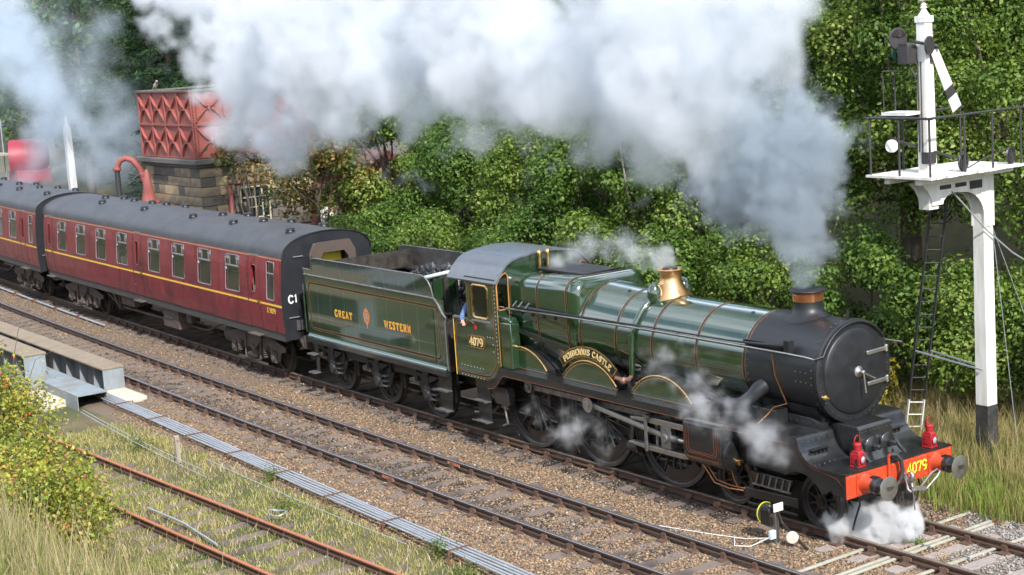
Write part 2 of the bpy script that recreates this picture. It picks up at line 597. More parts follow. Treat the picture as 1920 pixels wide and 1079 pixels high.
def slopeA(x):
    return KA * min(x - KX0, 0.0)


def yB(x):
    return -3.3747 - 0.0919 * (x + 10) / 10 + 0.0012 * (x + 10) ** 2 / 2


def slopeB(x):
    return -0.00919 + 0.0012 * (x + 10)


def yC(x):
    return -8.0 + 0.052 * (x + 6)


def slopeC(x):
    return 0.052
# ================================================================ ground
def sm(a, b, t):
    t = np.clip((t - a) / (b - a), 0, 1)
    return t * t * (3 - 2 * t)


def nz(x, y, s=1.0, seed=0.0):
    return (np.sin(x * 1.7 * s + seed) * np.cos(y * 1.3 * s - seed * 1.7) + np.sin(x * 0.61 * s - y * 0.83 * s + seed * 2.1) + 0.5 * np.sin(x * 3.9 * s + y * 3.1 * s + seed)) / 2.5


def ground_h(x, y):
    x = np.asarray(x, float)
    y = np.asarray(y, float)
    ya = KA * np.minimum(x - KX0, 0) ** 2 / 2
    h = np.full(np.broadcast(x, y).shape, -0.24)
    h = h - 0.12 * sm(2.2, 3.4, y - ya)
    h = h + 0.06 * nz(x, y, 0.9) * sm(2.6, 4.5, y - ya)
    h = h + sm(7.5, 60, y - ya) * 16.0 + sm(8, 12, y) * 0.3
    h = h + sm(60, 200, y) * 45.0
    h = h - 0.05 * sm(-5.9, -6.6, y)
    t = np.clip(-10.6 - y, 0, 11)
    h = h + t * 0.72 * sm(0, 2.0, t) + 0.08 * nz(x, y, 1.1, 2.0) * sm(0.2, 2, t)
    h = h + 40 * sm(-120, -400, x)
    return h


def grid_lines(lo, hi, fine_lo, fine_hi, step, grow=1.35):
    a = list(np.arange(fine_lo, fine_hi + 1e-6, step))
    s, v = step, fine_hi
    while v < hi:
        s *= grow
        v += s
        a.append(v)
    s, v = step, fine_lo
    while v > lo:
        s *= grow
        v -= s
        a.insert(0, v)
    return np.array(a)


def grid_mesh(name, xs, ys, hf):
    X, Y = np.meshgrid(xs, ys)
    Z = hf(X, Y)
    nx, ny = len(xs), len(ys)
    co = np.stack([X, Y, Z], -1).reshape(-1, 3)
    i = np.arange(nx - 1)[None, :] + np.arange(ny - 1)[:, None] * nx
    q = np.stack([i, i + 1, i + 1 + nx, i + nx], -1).reshape(-1, 4)
    return np_mesh(name, co, q, smooth=True)


def np_mesh(name, co, faces, smooth=False, cols=None):
    """fast mesh from arrays; faces (n,3) or (n,4); cols per-vertex rgb -> attribute 'tint'"""
    me = bpy.data.meshes.new(name)
    co = np.asarray(co, np.float32)
    faces = np.asarray(faces, np.int32)
    n, k = faces.shape
    me.vertices.add(len(co))
    me.vertices.foreach_set('co', co.ravel())
    me.loops.add(n * k)
    me.loops.foreach_set('vertex_index', faces.ravel())
    me.polygons.add(n)
    me.polygons.foreach_set('loop_start', np.arange(n, dtype=np.int32) * k)
    me.polygons.foreach_set('loop_total', np.full(n, k, np.int32))
    if smooth:
        me.polygons.foreach_set('use_smooth', np.ones(n, bool))
    if cols is not None:
        a = me.attributes.new('tint', 'FLOAT_COLOR', 'POINT')
        c = np.ones((len(co), 4), np.float32)
        c[:, :3] = cols
        a.data.foreach_set('color', c.ravel())
    me.update(calc_edges=True)
    me.validate()
    return me


def struct(name, me, m, label=None, parent=None):
    me.materials.append(m)
    o = put(name, me, parent)
    o['kind'] = 'structure'
    if label:
        o['label'] = label
    return o


def nrand(seed):
    return np.random.default_rng(seed)


M['earth'] = mat('earth_and_grass', (0.085, 0.080, 0.030), 0.95, 0, (0.14, 0.105, 0.055), 1.3, 0.9, bump=0.5, bscale=9, col3=(0.045, 0.06, 0.018), scale3=0.35)
M['ballast'] = mat('ballast_bed', (0.20, 0.14, 0.09), 0.95, 0, (0.08, 0.062, 0.047), 24, 0.9, bump=0.9, bscale=26, col3=(0.14, 0.105, 0.075), scale3=0.8)
struct('ground', grid_mesh('ground', grid_lines(-900, 400, -48, 22, 0.7), grid_lines(-120, 700, -20, 22, 0.6), ground_h), M['earth'],
       'earth and grass ground sloping up to the woods')


def bed_h(x, y):
    e = np.maximum(np.maximum(-5.75 - y, y - 2.1 - KA * np.minimum(x - KX0, 0) ** 2 / 2), 0)
    return -0.205 + 0.014 * nz(x, y, 2.0) + 0.008 * nz(x, y, 5.0, 3.0) - e * 0.35


bx = np.arange(-75, 14.01, 0.5)
by = np.arange(-6.3, 2.71, 0.18)
BX, BY = np.meshgrid(bx, by)
BYc = BY + (KA * np.minimum(BX - KX0, 0) ** 2 / 2) * np.clip((BY + 6.3) / 6.3, 0, 1)
co = np.stack([BX, BYc, bed_h(BX, BYc)], -1).reshape(-1, 3)
_i = np.arange(len(bx) - 1)[None, :] + np.arange(len(by) - 1)[:, None] * len(bx)
struct('ballast_bed', np_mesh('ballast_bed', co, np.stack([_i, _i + 1, _i + 1 + len(bx), _i + len(bx)], -1).reshape(-1, 4), True), M['ballast'],
       'brown stone ballast bed under the two running lines')

# ---------------------------------------------------------------- loose ballast stones
def stones(name, label, pts, rmin, rmax, cols, seed, m):
    g = nrand(seed)
    n = len(pts)
    base = np.array([(1, 0, 0), (-1, 0, 0), (0, 1, 0), (0, -1, 0), (0, 0, 1), (0, 0, -1)], float)
    fc = np.array([(0, 2, 4), (2, 1, 4), (1, 3, 4), (3, 0, 4), (2, 0, 5), (1, 2, 5), (3, 1, 5), (0, 3, 5)])
    v = base[None] * g.uniform(0.65, 1.25, (n, 6, 1)) + g.normal(0, 0.16, (n, 6, 3))
    ax = g.normal(size=(n, 3))
    ax /= np.linalg.norm(ax, axis=1, keepdims=True)
    an = g.uniform(0, 6.28, n)
    K = np.zeros((n, 3, 3))
    K[:, 0, 1], K[:, 0, 2], K[:, 1, 0], K[:, 1, 2], K[:, 2, 0], K[:, 2, 1] = -ax[:, 2], ax[:, 1], ax[:, 2], -ax[:, 0], -ax[:, 1], ax[:, 0]
    Rm = np.eye(3)[None] + np.sin(an)[:, None, None] * K + (1 - np.cos(an))[:, None, None] * (K @ K)
    v = np.einsum('nij,nkj->nki', Rm, v)
    v[:, :, 2] *= 0.75
    v *= g.uniform(rmin, rmax, (n, 1, 1)) * 1.0
    v += pts[:, None, :]
    f = (fc[None] + (np.arange(n) * 6)[:, None, None]).reshape(-1, 3)
    ci = g.choice(len(cols), n, p=np.array([c[3] for c in cols]) / sum(c[3] for c in cols))
    C = np.array([c[:3] for c in cols])[ci] * g.uniform(0.75, 1.25, (n, 1))
    me = np_mesh(name, v.reshape(-1, 3), f, False, np.repeat(C, 6, 0))
    me.materials.append(m)
    o = put(name, me)
    return tag(o, label, 'gravel', kind='stuff')


M['stone'] = mat('ballast_stone', (1, 1, 1), 0.92, attr='tint', col2=(0.7, 0.68, 0.66), scale=30, amt=0.6)
g = nrand(11)
_p = []
for (xa, xb, ya_, yb_, dens) in ((-46, -20, -4.6, -0.2, 120), (-20, -8, -5.8, -0.55, 400), (-8, 1.5, -5.9, -0.5, 680), (1.5, 5.5, -4.5, 2.3, 680), (-1, 1.5, -0.5, 2.3, 380)):
    n = int((xb - xa) * (yb_ - ya_) * dens)
    x = g.uniform(xa, xb, n)
    y = g.uniform(ya_, yb_, n)
    y = y + KA * np.minimum(x - KX0, 0) ** 2 / 2 * np.clip((y + 6) / 6, 0, 1)
    _p.append(np.stack([x, y], 1))
_p = np.concatenate(_p)
# thin the stones over the sleepers so that the timbers show here and there
SP = 0.762
offA = _p[:, 1] - (KA * np.minimum(_p[:, 0] - KX0, 0) ** 2 / 2)
offB = _p[:, 1] - (-3.3747 - 0.0919 * (_p[:, 0] + 10) / 10 + 0.0012 * (_p[:, 0] + 10) ** 2 / 2)
ph = np.abs(((_p[:, 0] / SP) % 1.0) - 0.5) * SP
on_sl = (ph < 0.13) & ((np.abs(offA) < 1.3) | (np.abs(offB) < 1.3))
bare = sm(0.15, 0.75, nz(_p[:, 0], _p[:, 1], 1.4, 5.0) + np.where(_p[:, 0] > 0.3, 0.6, 0.0) + np.where(np.abs(offB) < 1.3, 0.12, -0.1))
keep = ~(on_sl & (g.uniform(0, 1, len(_p)) < bare * 0.97))
rail_near = (np.abs(np.abs(offA) - 0.752) < 0.07) | (np.abs(np.abs(offB) - 0.752) < 0.07)
keep &= ~rail_near
_p = _p[keep]
_z = bed_h(_p[:, 0], _p[:, 1]) + g.uniform(0.0, 0.022, len(_p))
BALLAST_COLS = [(0.31, 0.205, 0.12, 5), (0.255, 0.172, 0.105, 6), (0.345, 0.25, 0.16, 3), (0.165, 0.118, 0.078, 3), (0.07, 0.062, 0.056, 1.5), (0.27, 0.16, 0.085, 1.8), (0.45, 0.42, 0.37, 0.25)]
GREY_COLS = [(0.28, 0.27, 0.25, 4), (0.19, 0.18, 0.17, 3), (0.36, 0.33, 0.30, 2), (0.25, 0.19, 0.14, 2)]
_gm = (_p[:, 0] + 0.5 * _p[:, 1]) > 2.0 + 0.4 * nz(_p[:, 0], _p[:, 1], 1.0)
_offA = _p[:, 1] - (KA * np.minimum(_p[:, 0] - KX0, 0) ** 2 / 2)
_offB = _p[:, 1] - (-3.3747 - 0.0919 * (_p[:, 0] + 10) / 10 + 0.0012 * (_p[:, 0] + 10) ** 2 / 2)
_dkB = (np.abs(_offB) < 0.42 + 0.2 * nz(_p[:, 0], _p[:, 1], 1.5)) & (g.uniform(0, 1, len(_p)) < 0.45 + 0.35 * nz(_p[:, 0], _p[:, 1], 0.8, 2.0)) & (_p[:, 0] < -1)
_dk = (np.abs(_offA + 0.35) < 0.95 + 0.12 * nz(_p[:, 0], _p[:, 1], 2.5)) & (_p[:, 0] < -1.5 + 0.5 * nz(_p[:, 0], _p[:, 1], 2)) & (g.uniform(0, 1, len(_p)) < 0.75)  # near-rail strip: oil, ash and the train's shadow put into stone colour
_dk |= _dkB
P3 = np.concatenate([_p, _z[:, None]], 1)
stones('gravel', 'loose brown ballast stones between and around the rails', P3[~_gm & ~_dk], 0.012, 0.036, BALLAST_COLS, 3, M['stone'])
stones('gravel', 'loose grey ballast stones at the near end of the line', P3[_gm & ~_dk], 0.012, 0.036, GREY_COLS, 4, M['stone'])
stones('gravel', 'ballast stones darkened by oil and painted train shade along the rail under the train', P3[_dk], 0.014, 0.034, [(0.035, 0.034, 0.036, 4), (0.06, 0.055, 0.05, 3), (0.12, 0.10, 0.08, 1)], 5, M['stone'])

# ---------------------------------------------------------------- tracks
def rail_mat(name, side, side2, top, topmetal, toprough, zc=-0.03):
    m = mat(name, side, 0.75, 0, side2, 7, 0.9, bump=0.15, bscale=60)
    t = m.node_tree
    b = t.nodes['Principled BSDF']
    geo = t.nodes.new('ShaderNodeNewGeometry')
    sx = t.nodes.new('ShaderNodeSeparateXYZ')
    t.links.new(geo.outputs['Position'], sx.inputs[0])
    gt = t.nodes.new('ShaderNodeMath')
    gt.operation = 'GREATER_THAN'
    gt.inputs[1].default_value = zc
    t.links.new(sx.outputs['Z'], gt.inputs[0])
    mx = t.nodes.new('ShaderNodeMixRGB')
    src = b.inputs['Base Color'].links[0].from_socket
    t.links.new(gt.outputs[0], mx.inputs[0])
    t.links.new(src, mx.inputs[1])
    mx.inputs[2].default_value = (*top, 1)
    t.links.new(mx.outputs[0], b.inputs['Base Color'])
    for nm, v, w in (('Metallic', topmetal, 0.0), ('Roughness', toprough, 0.75)):
        mr = t.nodes.new('ShaderNodeMapRange')
        mr.inputs['To Min'].default_value = w
        mr.inputs['To Max'].default_value = v
        t.links.new(gt.outputs[0], mr.inputs['Value'])
        t.links.new(mr.outputs[0], b.inputs[nm])
    return m


M['railA'] = rail_mat('rail_brown', (0.105, 0.055, 0.035), (0.065, 0.038, 0.027), (0.30, 0.245, 0.20), 0.6, 0.42, -0.008)
M['railB'] = rail_mat('rail_worn', (0.085, 0.048, 0.032), (0.055, 0.034, 0.026), (0.40, 0.38, 0.39), 0.85, 0.3, -0.008)
M['railC'] = rail_mat('rail_rusty', (0.10, 0.05, 0.032), (0.06, 0.035, 0.026), (0.36, 0.135, 0.07), 0.0, 0.85, -0.11)
M['chair'] = mat('cast_chair', (0.115, 0.058, 0.035), 0.85, 0, (0.06, 0.04, 0.03), 12, 0.8, bump=0.3)
M['sleeper'] = mat('sleeper_wood', (0.12, 0.08, 0.058), 0.9, 0, (0.22, 0.18, 0.155), 5, 0.9, bump=0.5, bscale=18, stretch=(9, 1, 1), col3=(0.06, 0.045, 0.037), scale3=1.1)
M['pale_sleeper'] = mat('weathered_pale_sleeper', (0.42, 0.37, 0.335), 0.9, 0, (0.17, 0.125, 0.10), 5, 0.95, bump=0.5, bscale=18, stretch=(9, 1, 1))
M['key'] = mat('wood_key', (0.13, 0.085, 0.055), 0.9)
RAILP = [(-0.035, -0.006), (-0.029, 0), (0.029, 0), (0.035, -0.006), (0.035, -0.04), (0.010, -0.056), (0.010, -0.104), (0.033, -0.115),
         (0.033, -0.145), (-0.033, -0.145), (-0.033, -0.115), (-0.010, -0.104), (-0.010, -0.056), (-0.035, -0.04)]

sl = MB()
sl.box(-0.125, 0.125, -1.3, 1.3, -0.13, 0.0)
SLEEPER = sl.mesh('sleeper', 0)
SLEEPER.materials.append(M['sleeper'])
PALE = sl.mesh('pale_sleeper', 0)
PALE.materials.append(M['pale_sleeper'])
ch = MB()
ch.prism([(-0.10, 0), (0.10, 0), (0.09, 0.03), (-0.09, 0.03)], 'y', -0.19, 0.19)
ch.prism([(-0.19, 0.03), (-0.038, 0.03), (-0.038, 0.135), (-0.062, 0.14), (-0.10, 0.05)], 'x', -0.055, 0.055)
ch.prism([(0.034, 0.03), (0.19, 0.03), (0.10, 0.05), (0.09, 0.145), (0.072, 0.15), (0.034, 0.04)], 'x', -0.05, 0.05)
CHAIR = ch.mesh('chair', 0)
CHAIR.materials.append(M['chair'])
ky = MB()
ky.box(-0.085, 0.085, -0.072, -0.036, 0.07, 0.125)
KEY = ky.mesh('wood_key', 0)
KEY.materials.append(M['key'])


def track(name, label, yf, sf, x0, x1, mrail, sl_z, chairs=(-60, 20), pale=(99, 99), z=0.0, far_chairs=True, skip=0.0):
    root = thing(name, label, 'railway track', (0, 0, 0))
    root['kind'] = 'structure'
    for s in (-1, 1):
        mb = MB()
        xs = np.arange(x0, x1 + 0.01, 1.5)
        mb.loft([[(x, yf(x) + s * 0.752 + py, pz + z) for (py, pz) in RAILP] for x in xs])
        mb.build('rail', mrail, root, 30)
    k0, k1 = int(math.floor(x0 / SP)), int(math.ceil(x1 / SP))
    for k in range(k0, k1):
        x = (k + 0.5) * SP
        if RNG.random() < skip:
            continue
        a = math.atan(sf(x))
        o = put('sleeper', PALE if pale[0] < x < pale[1] else SLEEPER, root, loc=(x + RNG.uniform(-0.03, 0.03), yf(x) + RNG.uniform(-0.05, 0.05), sl_z + z + RNG.uniform(-0.008, 0.006)))
        o.rotation_euler = (0, 0, a + RNG.uniform(-0.012, 0.012))
        if chairs[0] < x < chairs[1]:
            for s in (-1, 1):
                if s == 1 and not far_chairs and x < -0.5:
                    continue
                c = put('rail_chair', CHAIR, root, loc=(x, yf(x) + s * 0.752, z - 0.185))
                c.rotation_euler = (0, 0, a + (0 if s < 0 else math.pi))
                if x > -14:
                    q = put('wood_key', KEY, c)
    return root


track('railway_track', 'railway track under the train with rust brown rails', yA, slopeA, -75, 12, M['railA'], -0.178, (-34, 9), (0.2, 9), far_chairs=False)
trB = track('railway_track', 'empty railway track with polished rails next to the train', yB, slopeB, -70, 6, M['railB'], -0.178, (-27, 4))
track('railway_track', 'overgrown siding with orange rusty rails', yC, slopeC, -24, 4, M['railC'], -0.175, (99, 99), z=-0.09)
for (x, s) in ((-8.9, -1), (-8.75, 1)):
    fp = MB()
    fp.box(-0.23, 0.23, -0.03, -0.0, -0.11, -0.045)
    for dx_ in (-0.17, -0.06, 0.06, 0.17):
        fp.cyl((dx_, -0.045, -0.078), (dx_, 0, -0.078), 0.018, n=6)
    o = fp.build('fishplate', M['railC'], trB, 30)
    o.location = (x, yB(x) + s * 0.752 - 0.012, 0)

# ---------------------------------------------------------------- rods crossing the near end of the line
M['palerod'] = mat('pale_rod', (0.46, 0.47, 0.40), 0.6, 0.2, (0.32, 0.24, 0.14), 3, 0.7)
M['galv'] = mat('galvanised_tube', (0.50, 0.53, 0.57), 0.42, 0.5, (0.36, 0.38, 0.40), 4, 0.7)
M['rustiron'] = mat('rusty_iron', (0.15, 0.065, 0.035), 0.85, 0, (0.09, 0.05, 0.035), 10, 0.8, bump=0.2)
for k, (x, y0, y1, lab) in enumerate(((0.92, -2.35, 2.0, 'pale metal rod crossing the track closest to the steam under the buffer beam'),
                                      (1.50, -2.3, 1.85, 'left of two pale rods lying side by side across the near rails'),
                                      (1.63, -2.3, 1.75, 'right of two pale rods lying side by side across the near rails'),
                                      (2.42, -2.0, 2.1, 'pale rod crossing the track at the right edge of the picture'))):
    t = thing('cross_rod', lab, 'rod', (x, 0, -0.165), group='rods crossing the near end of the track')
    dxx = (-0.03, -0.03, -0.03, 0.0)[k]
    mb = MB()
    mb.bar((-dxx, y0, 0), (dxx, 0.02, 0.006), 0.065, 0.035)
    mb.build('rod', M['palerod'], t, bevel=0.006)
    mb = MB()
    mb.bar((dxx, 0.02, 0.0), (dxx * 2.2, y1, 0.0), 0.06, 0.035)
    mb.build('rod', M['palerod'], t, bevel=0.006)
    mb = MB()
    mb.bar((-0.045 + dxx, 0.0, -0.01), (0.045 + dxx, 0.04, -0.01), 0.11, 0.06)
    mb.cyl((dxx, 0.02, 0.02), (dxx, 0.02, 0.045), 0.018, n=8)
    mb.build('clevis', M['dullsteel'], t)
    mb = MB()
    mb.bar((dxx * 2.2, y1, 0), (dxx * 2.4, y1 + 0.32, -0.02), 0.035, 0.03)
    mb.build('rod_end', M['rustiron'], t)

# point rodding run beside the empty track
def yR(x):
    return -5.27 - 0.0285 * (x + 20)


pr = thing('point_rodding', 'bundle of five grey signal rods running beside the empty track', 'rodding', (-12, yR(-12), -0.2))
for k in range(5):
    mb = MB()
    mb.tube([(x + 12, yR(x) - yR(-12) + (k - 2) * 0.083 + 0.004 * math.sin(x * 1.3 + k * 2.2), 0.14 + 0.008 * math.sin(x * 0.9 + k)) for x in np.arange(-23, 4.1, 1.1)], 0.021, 7)
    mb.build('rod', M['galv'], pr)
x = -20.3
while x < 3:
    mb = MB()
    for s in (-1, 1):
        mb.bar((x + 12, yR(x) - yR(-12) + s * 0.235, -0.05), (x + 12, yR(x) - yR(-12) + s * 0.235, 0.19), 0.03, 0.012)
    mb.cyl((x + 12, yR(x) - yR(-12) - 0.25, 0.178), (x + 12, yR(x) - yR(-12) + 0.25, 0.178), 0.013, n=6)
    mb.cyl((x + 12, yR(x) - yR(-12) - 0.25, 0.105), (x + 12, yR(x) - yR(-12) + 0.25, 0.105), 0.016, n=6)
    mb.box(x + 11.9, x + 12.1, yR(x) - yR(-12) - 0.3, yR(x) - yR(-12) + 0.3, -0.1, -0.03)
    mb.build('roller_stand', M['rustiron'], pr)
    x += 2.35
wr = thing('point_rod', 'single pale rod in the ballast beside the rear coach', 'rod', (-39, -1.0, -0.12))
mb = MB()
mb.tube([(x + 39, yA(x) - 1.32 + 1.0 - (x + 39) * 0.006, 0) for x in np.arange(-47, -32.9, 1.0)], 0.035, 7)
mb.build('rod', M['galv'], wr)
for x in np.arange(-46, -33, 2.6):
    mb = MB()
    mb.box(x + 38.93, x + 39.07, yA(x) - 1.32 + 0.9, yA(x) - 1.32 + 1.1, -0.12, 0.05)
    mb.build('roller_stand', M['rustiron'], wr)

# old rods lying loose in the weeds
lo_ = thing('loose_rod', 'thin grey rod lying between the rusty siding rails', 'rod', (-9.4, -8.5, -0.2))
mb = MB()
mb.tube([(-1.6, -0.02, 0.04), (0, 0.05, 0.05), (1.7, -0.05, 0.03)], 0.022, 7)
mb.build('rod', M['galv'], lo_)
for k, (xa, ya1, xb, yb1, lab) in enumerate(((-20.2, -6.4, -12.2, -6.75, 'upper of the thin wires run low through the weeds'), (-20.0, -6.52, -11.6, -6.95, 'lower of the thin wires run low through the weeds'),
                                             (-13, -6.3, -4.6, -6.35, 'thin wire run low through the weeds beside the rodding'))):
    w = thing('signal_wire', lab, 'wire', (xa, ya1, -0.2), group='signal wires in the weeds')
    mb = MB()
    mb.tube([((xb - xa) * i / 6, (yb1 - ya1) * i / 6, 0.22 - 0.05 * math.sin(math.pi * i / 6)) for i in range(7)], 0.008, 5)
    mb.build('strand', M['galv'], w)
M['greywood'] = mat('weathered_wood', (0.36, 0.31, 0.24), 0.9, 0, (0.22, 0.18, 0.14), 8, 0.8, bump=0.3, stretch=(1, 1, 0.15))
for (x, y, h, lab) in ((-14.2, -6.45, 0.62, 'short weathered wooden stake in the weeds by the rodding'), (2.86, -0.98, 0.12, 'small square wooden peg at the bottom right by the rail')):
    t = thing('wooden_stake', lab, 'stake', (x, y, -0.25))
    mb = MB()
    mb.prism([(-0.055, -0.055), (0.055, -0.05), (0.05, 0.055), (-0.05, 0.05)], 'z', 0, h)
    mb.build('post', M['greywood'], t, bevel=0.01)
    mb = MB()
    mb.box(-0.06, 0.06, -0.03, 0.03, h * 0.8, h * 0.8 + 0.03)
    mb.build('clip', M['dullsteel'], t)

# ---------------------------------------------------------------- bridge girders at the left
M['girder'] = mat('girder_grey', (0.25, 0.285, 0.31), 0.55, 0, (0.17, 0.20, 0.215), 3, 0.8, bump=0.08, stretch=(2, 2, 0.5), col3=(0.19, 0.17, 0.14), scale3=1.7)
M['girdertop'] = mat('mossy_top', (0.20, 0.14, 0.105), 0.85, 0, (0.26, 0.235, 0.15), 3, 0.8, bump=0.2)
M['concrete'] = mat('pale_concrete', (0.55, 0.49, 0.40), 0.9, 0, (0.38, 0.33, 0.26), 5, 0.7, bump=0.25)


def girder(label, xe, y0, y1, zt, slope, length):
    t = thing('bridge_girder', label, 'girder', (xe, (y0 + y1) / 2, -0.28), math.atan(slope), group='bridge girders beside the line')
    w = (y1 - y0) / 2
    H = zt + 0.28
    mb = MB()
    mb.box(-0.02, 0.0, -w, w, 0, H - 0.05)
    rivets(mb, [(0.0, yy, zz) for yy in (-w + 0.08, -w + 0.16, w - 0.08) for zz in np.arange(0.15, H - 0.1, 0.11)], (1, 0, 0), 0.016, 0.01)
    mb.build('end_plate', M['girder'], t)
    mb = MB()
    mb.box(-length, 0.02, -w - 0.03, w + 0.03, H - 0.05, H)
    mb.build('top_flange', M['girdertop'], t, bevel=0.008)
    mb = MB()
    mb.box(-length, -0.02, -0.02, 0.02, 0.05, H - 0.05)
    mb.build('web', M['girder'], t)
    mb = MB()
    mb.box(-length, -0.02, -w, w, 0.0, 0.05)
    mb.build('bottom_flange', M['girder'], t)
    x = -0.9
    while x > -length:
        mb = MB()
        mb.prism([(-w + 0.02, 0.05), (-0.02, 0.05), (-0.02, H - 0.05), (-w + 0.08, H - 0.05)], 'x', x - 0.012, x + 0.012)
        mb.build('stiffener', M['girder'], t)
        x -= 1.1
    return t


girder('grey steel girder with brown mossy top nearer the empty track', -22.4, -4.96, -4.38, 0.53, -0.014, 24)
girder('shorter grey steel girder with mossy top behind the yellow bush', -24.1, -6.5, -5.9, 0.93, -0.014, 22)
t = thing('cable_cover', 'grey steel cover plate over the rods between the two girders', 'cover', (-21.3, -5.72, -0.28), -0.014)
mb = MB()
mb.box(-8, 0, -0.4, 0.42, 0.40, 0.43)
mb.build('lid', M['girder'], t)
mb = MB()
mb.box(-8, 0, -0.4, -0.375, 0.0, 0.40)
mb.build('side', M['girder'], t)
mb = MB()
mb.box(-8, 0, 0.395, 0.42, 0.0, 0.40)
mb.build('side', M['girder'], t)
for (x0, x1, y0, y1, lab) in ((-22.6, -20.85, -5.2, -4.35, 'pale concrete pad under the end of the girder by the empty track'), (-24.5, -22.2, -6.75, -5.95, 'pale concrete pad under the girder behind the bush')):
    t = MB()
    t.box(x0, x1, y0, y1, -0.36, -0.2)
    t.box(x0 + 0.03, x1 - 0.05, y0 + 0.03, y1 - 0.03, -0.2, -0.085)
    o = t.build('concrete_pad', M['concrete'], None, 0, 0.015)
    tag(o, lab, 'concrete pad', 'concrete pads under the girders')

# ---------------------------------------------------------------- ground signal
t = thing('ground_signal', 'low black ground signal lamp with white disc and weight beside the front wheels', 'signal', (-0.38, -1.50, -0.2), 0.0)
mb = MB()
mb.prism([(-0.03, -0.04), (0.03, -0.04), (0.03, -0.03), (-0.022, -0.03), (-0.022, 0.03), (0.03, 0.03), (0.03, 0.04), (-0.03, 0.04)], 'z', 0, 0.62)
mb.build('post', M['dullsteel'], t)
mb = MB()
mb.box(-0.32, 0.42, -0.16, 0.16, -0.02, 0.015)
mb.build('base_plate', M['sleeper'], t)
mb = MB()
mb.box(-0.25, -0.04, -0.12, 0.10, 0.34, 0.62)
mb.prism([(-0.25, 0.62), (-0.04, 0.62), (-0.08, 0.66), (-0.21, 0.66)], 'y', -0.11, 0.09)
case = mb.build('lamp_case', M['black'], t, bevel=0.008)
mb = MB()
mb.ball((-0.145, -0.01, 0.655), (0.065, 0.065, 0.055), 12, 6)
mb.build('lamp_top', M['black'], case)
mb = MB()
mb.box(-0.039, -0.033, -0.09, 0.07, 0.50, 0.56)
mb.build('brass_plate', M['brass'], case)
mb = MB()
mb.cyl((-0.275, -0.0, 0.52), (-0.255, -0.0, 0.52), 0.19, n=28)
dsc = mb.build('disc', mat('lime_rim', (0.5, 0.55, 0.03), 0.5), t, label='yellow edged round disc face')
mb = MB()
mb.cyl((-0.2545, -0.0, 0.52), (-0.250, -0.0, 0.52), 0.18, n=28)
mb.build('disc_back', M['dirty'], dsc)
mb = MB()
mb.box(0.035, 0.05, -0.085, 0.13, 0.60, 0.74)
mb.build('number_plate', M['white'], t)
mb = MB()
mb.box(-0.02, 0.04, -0.17, -0.045, 0.13, 0.28)
mb.build('junction_box', mat('pale_blue_box', (0.45, 0.62, 0.75), 0.6, 0, (0.6, 0.62, 0.55), 9, 0.8), t, bevel=0.006)
mb = MB()
mb.tube([(0.05, 0.02, 0.58), (0.07, 0.06, 0.42), (0.12, 0.08, 0.34)], 0.02, 6)
mb.bar((0.10, 0.07, 0.36), (0.62, 0.12, 0.02), 0.03, 0.05)
mb.build('balance_arm', M['dirty'], t)
mb = MB()
mb.lathe((0.35, 0.03, 0.20), (0.75, -0.66, 0.1), [(0.001, -0.02), (0.10, -0.02), (0.108, 0.0), (0.10, 0.02), (0.001, 0.028)], 24)
mb.build('balance_weight', mat('stained_white', (0.62, 0.60, 0.54), 0.7, 0, (0.36, 0.29, 0.20), 12, 0.8), t)
for pts, lab in (([(-0.42, -1.62, -0.06), (-0.9, -1.75, -0.15), (-1.6, -1.95, -0.17), (-2.6, -2.25, -0.17)], 'white cable running away along the ballast from the ground signal'),
                 ([(-0.4, -1.64, -0.04), (-0.55, -1.95, -0.16), (-0.8, -2.1, -0.17), (-0.95, -1.95, -0.17), (-1.1, -1.82, -0.16)], 'white cable looping on the ballast below the ground signal')):
    mb = MB()
    mb.tube(pts, 0.008, 6)
    tag(mb.build('cable', M['white']), lab, 'cable', 'cables at the ground signal')
# ================================================================ bracket semaphore signal
M['postwhite'] = mat('post_white', (0.80, 0.80, 0.78), 0.55, 0, (0.52, 0.46, 0.36), 5, 0.75, stretch=(1.5, 1.5, 0.16), bump=0.12)
M['postblack'] = mat('post_black', (0.012, 0.012, 0.012), 0.6, 0, (0.5, 0.48, 0.45), 9, 0.10)
M['ironblack'] = mat('iron_black', (0.025, 0.026, 0.03), 0.5, 0, (0.06, 0.05, 0.045), 8, 0.6)
PX, PY = -1.52, 5.42
sg = thing('bracket_signal', 'tall white bracket semaphore signal with railed platform and drooping striped arm', 'signal', (PX, PY, -0.4))
mb = MB()
mb.loft([[(s1 * a, s2 * a, z) for s1, s2 in ((-1, -1), (1, -1), (1, 1), (-1, 1))] for a, z in ((0.148, 1.2), (0.132, 5.82))])
mb.build('post', M['postwhite'], sg, 20, bevel=0.008)
mb = MB()
mb.loft([[(s1 * a, s2 * a, z) for s1, s2 in ((-1, -1), (1, -1), (1, 1), (-1, 1))] for a, z in ((0.156, 0.0), (0.150, 1.2))])
mb.build('post_base', M['postblack'], sg, 20)
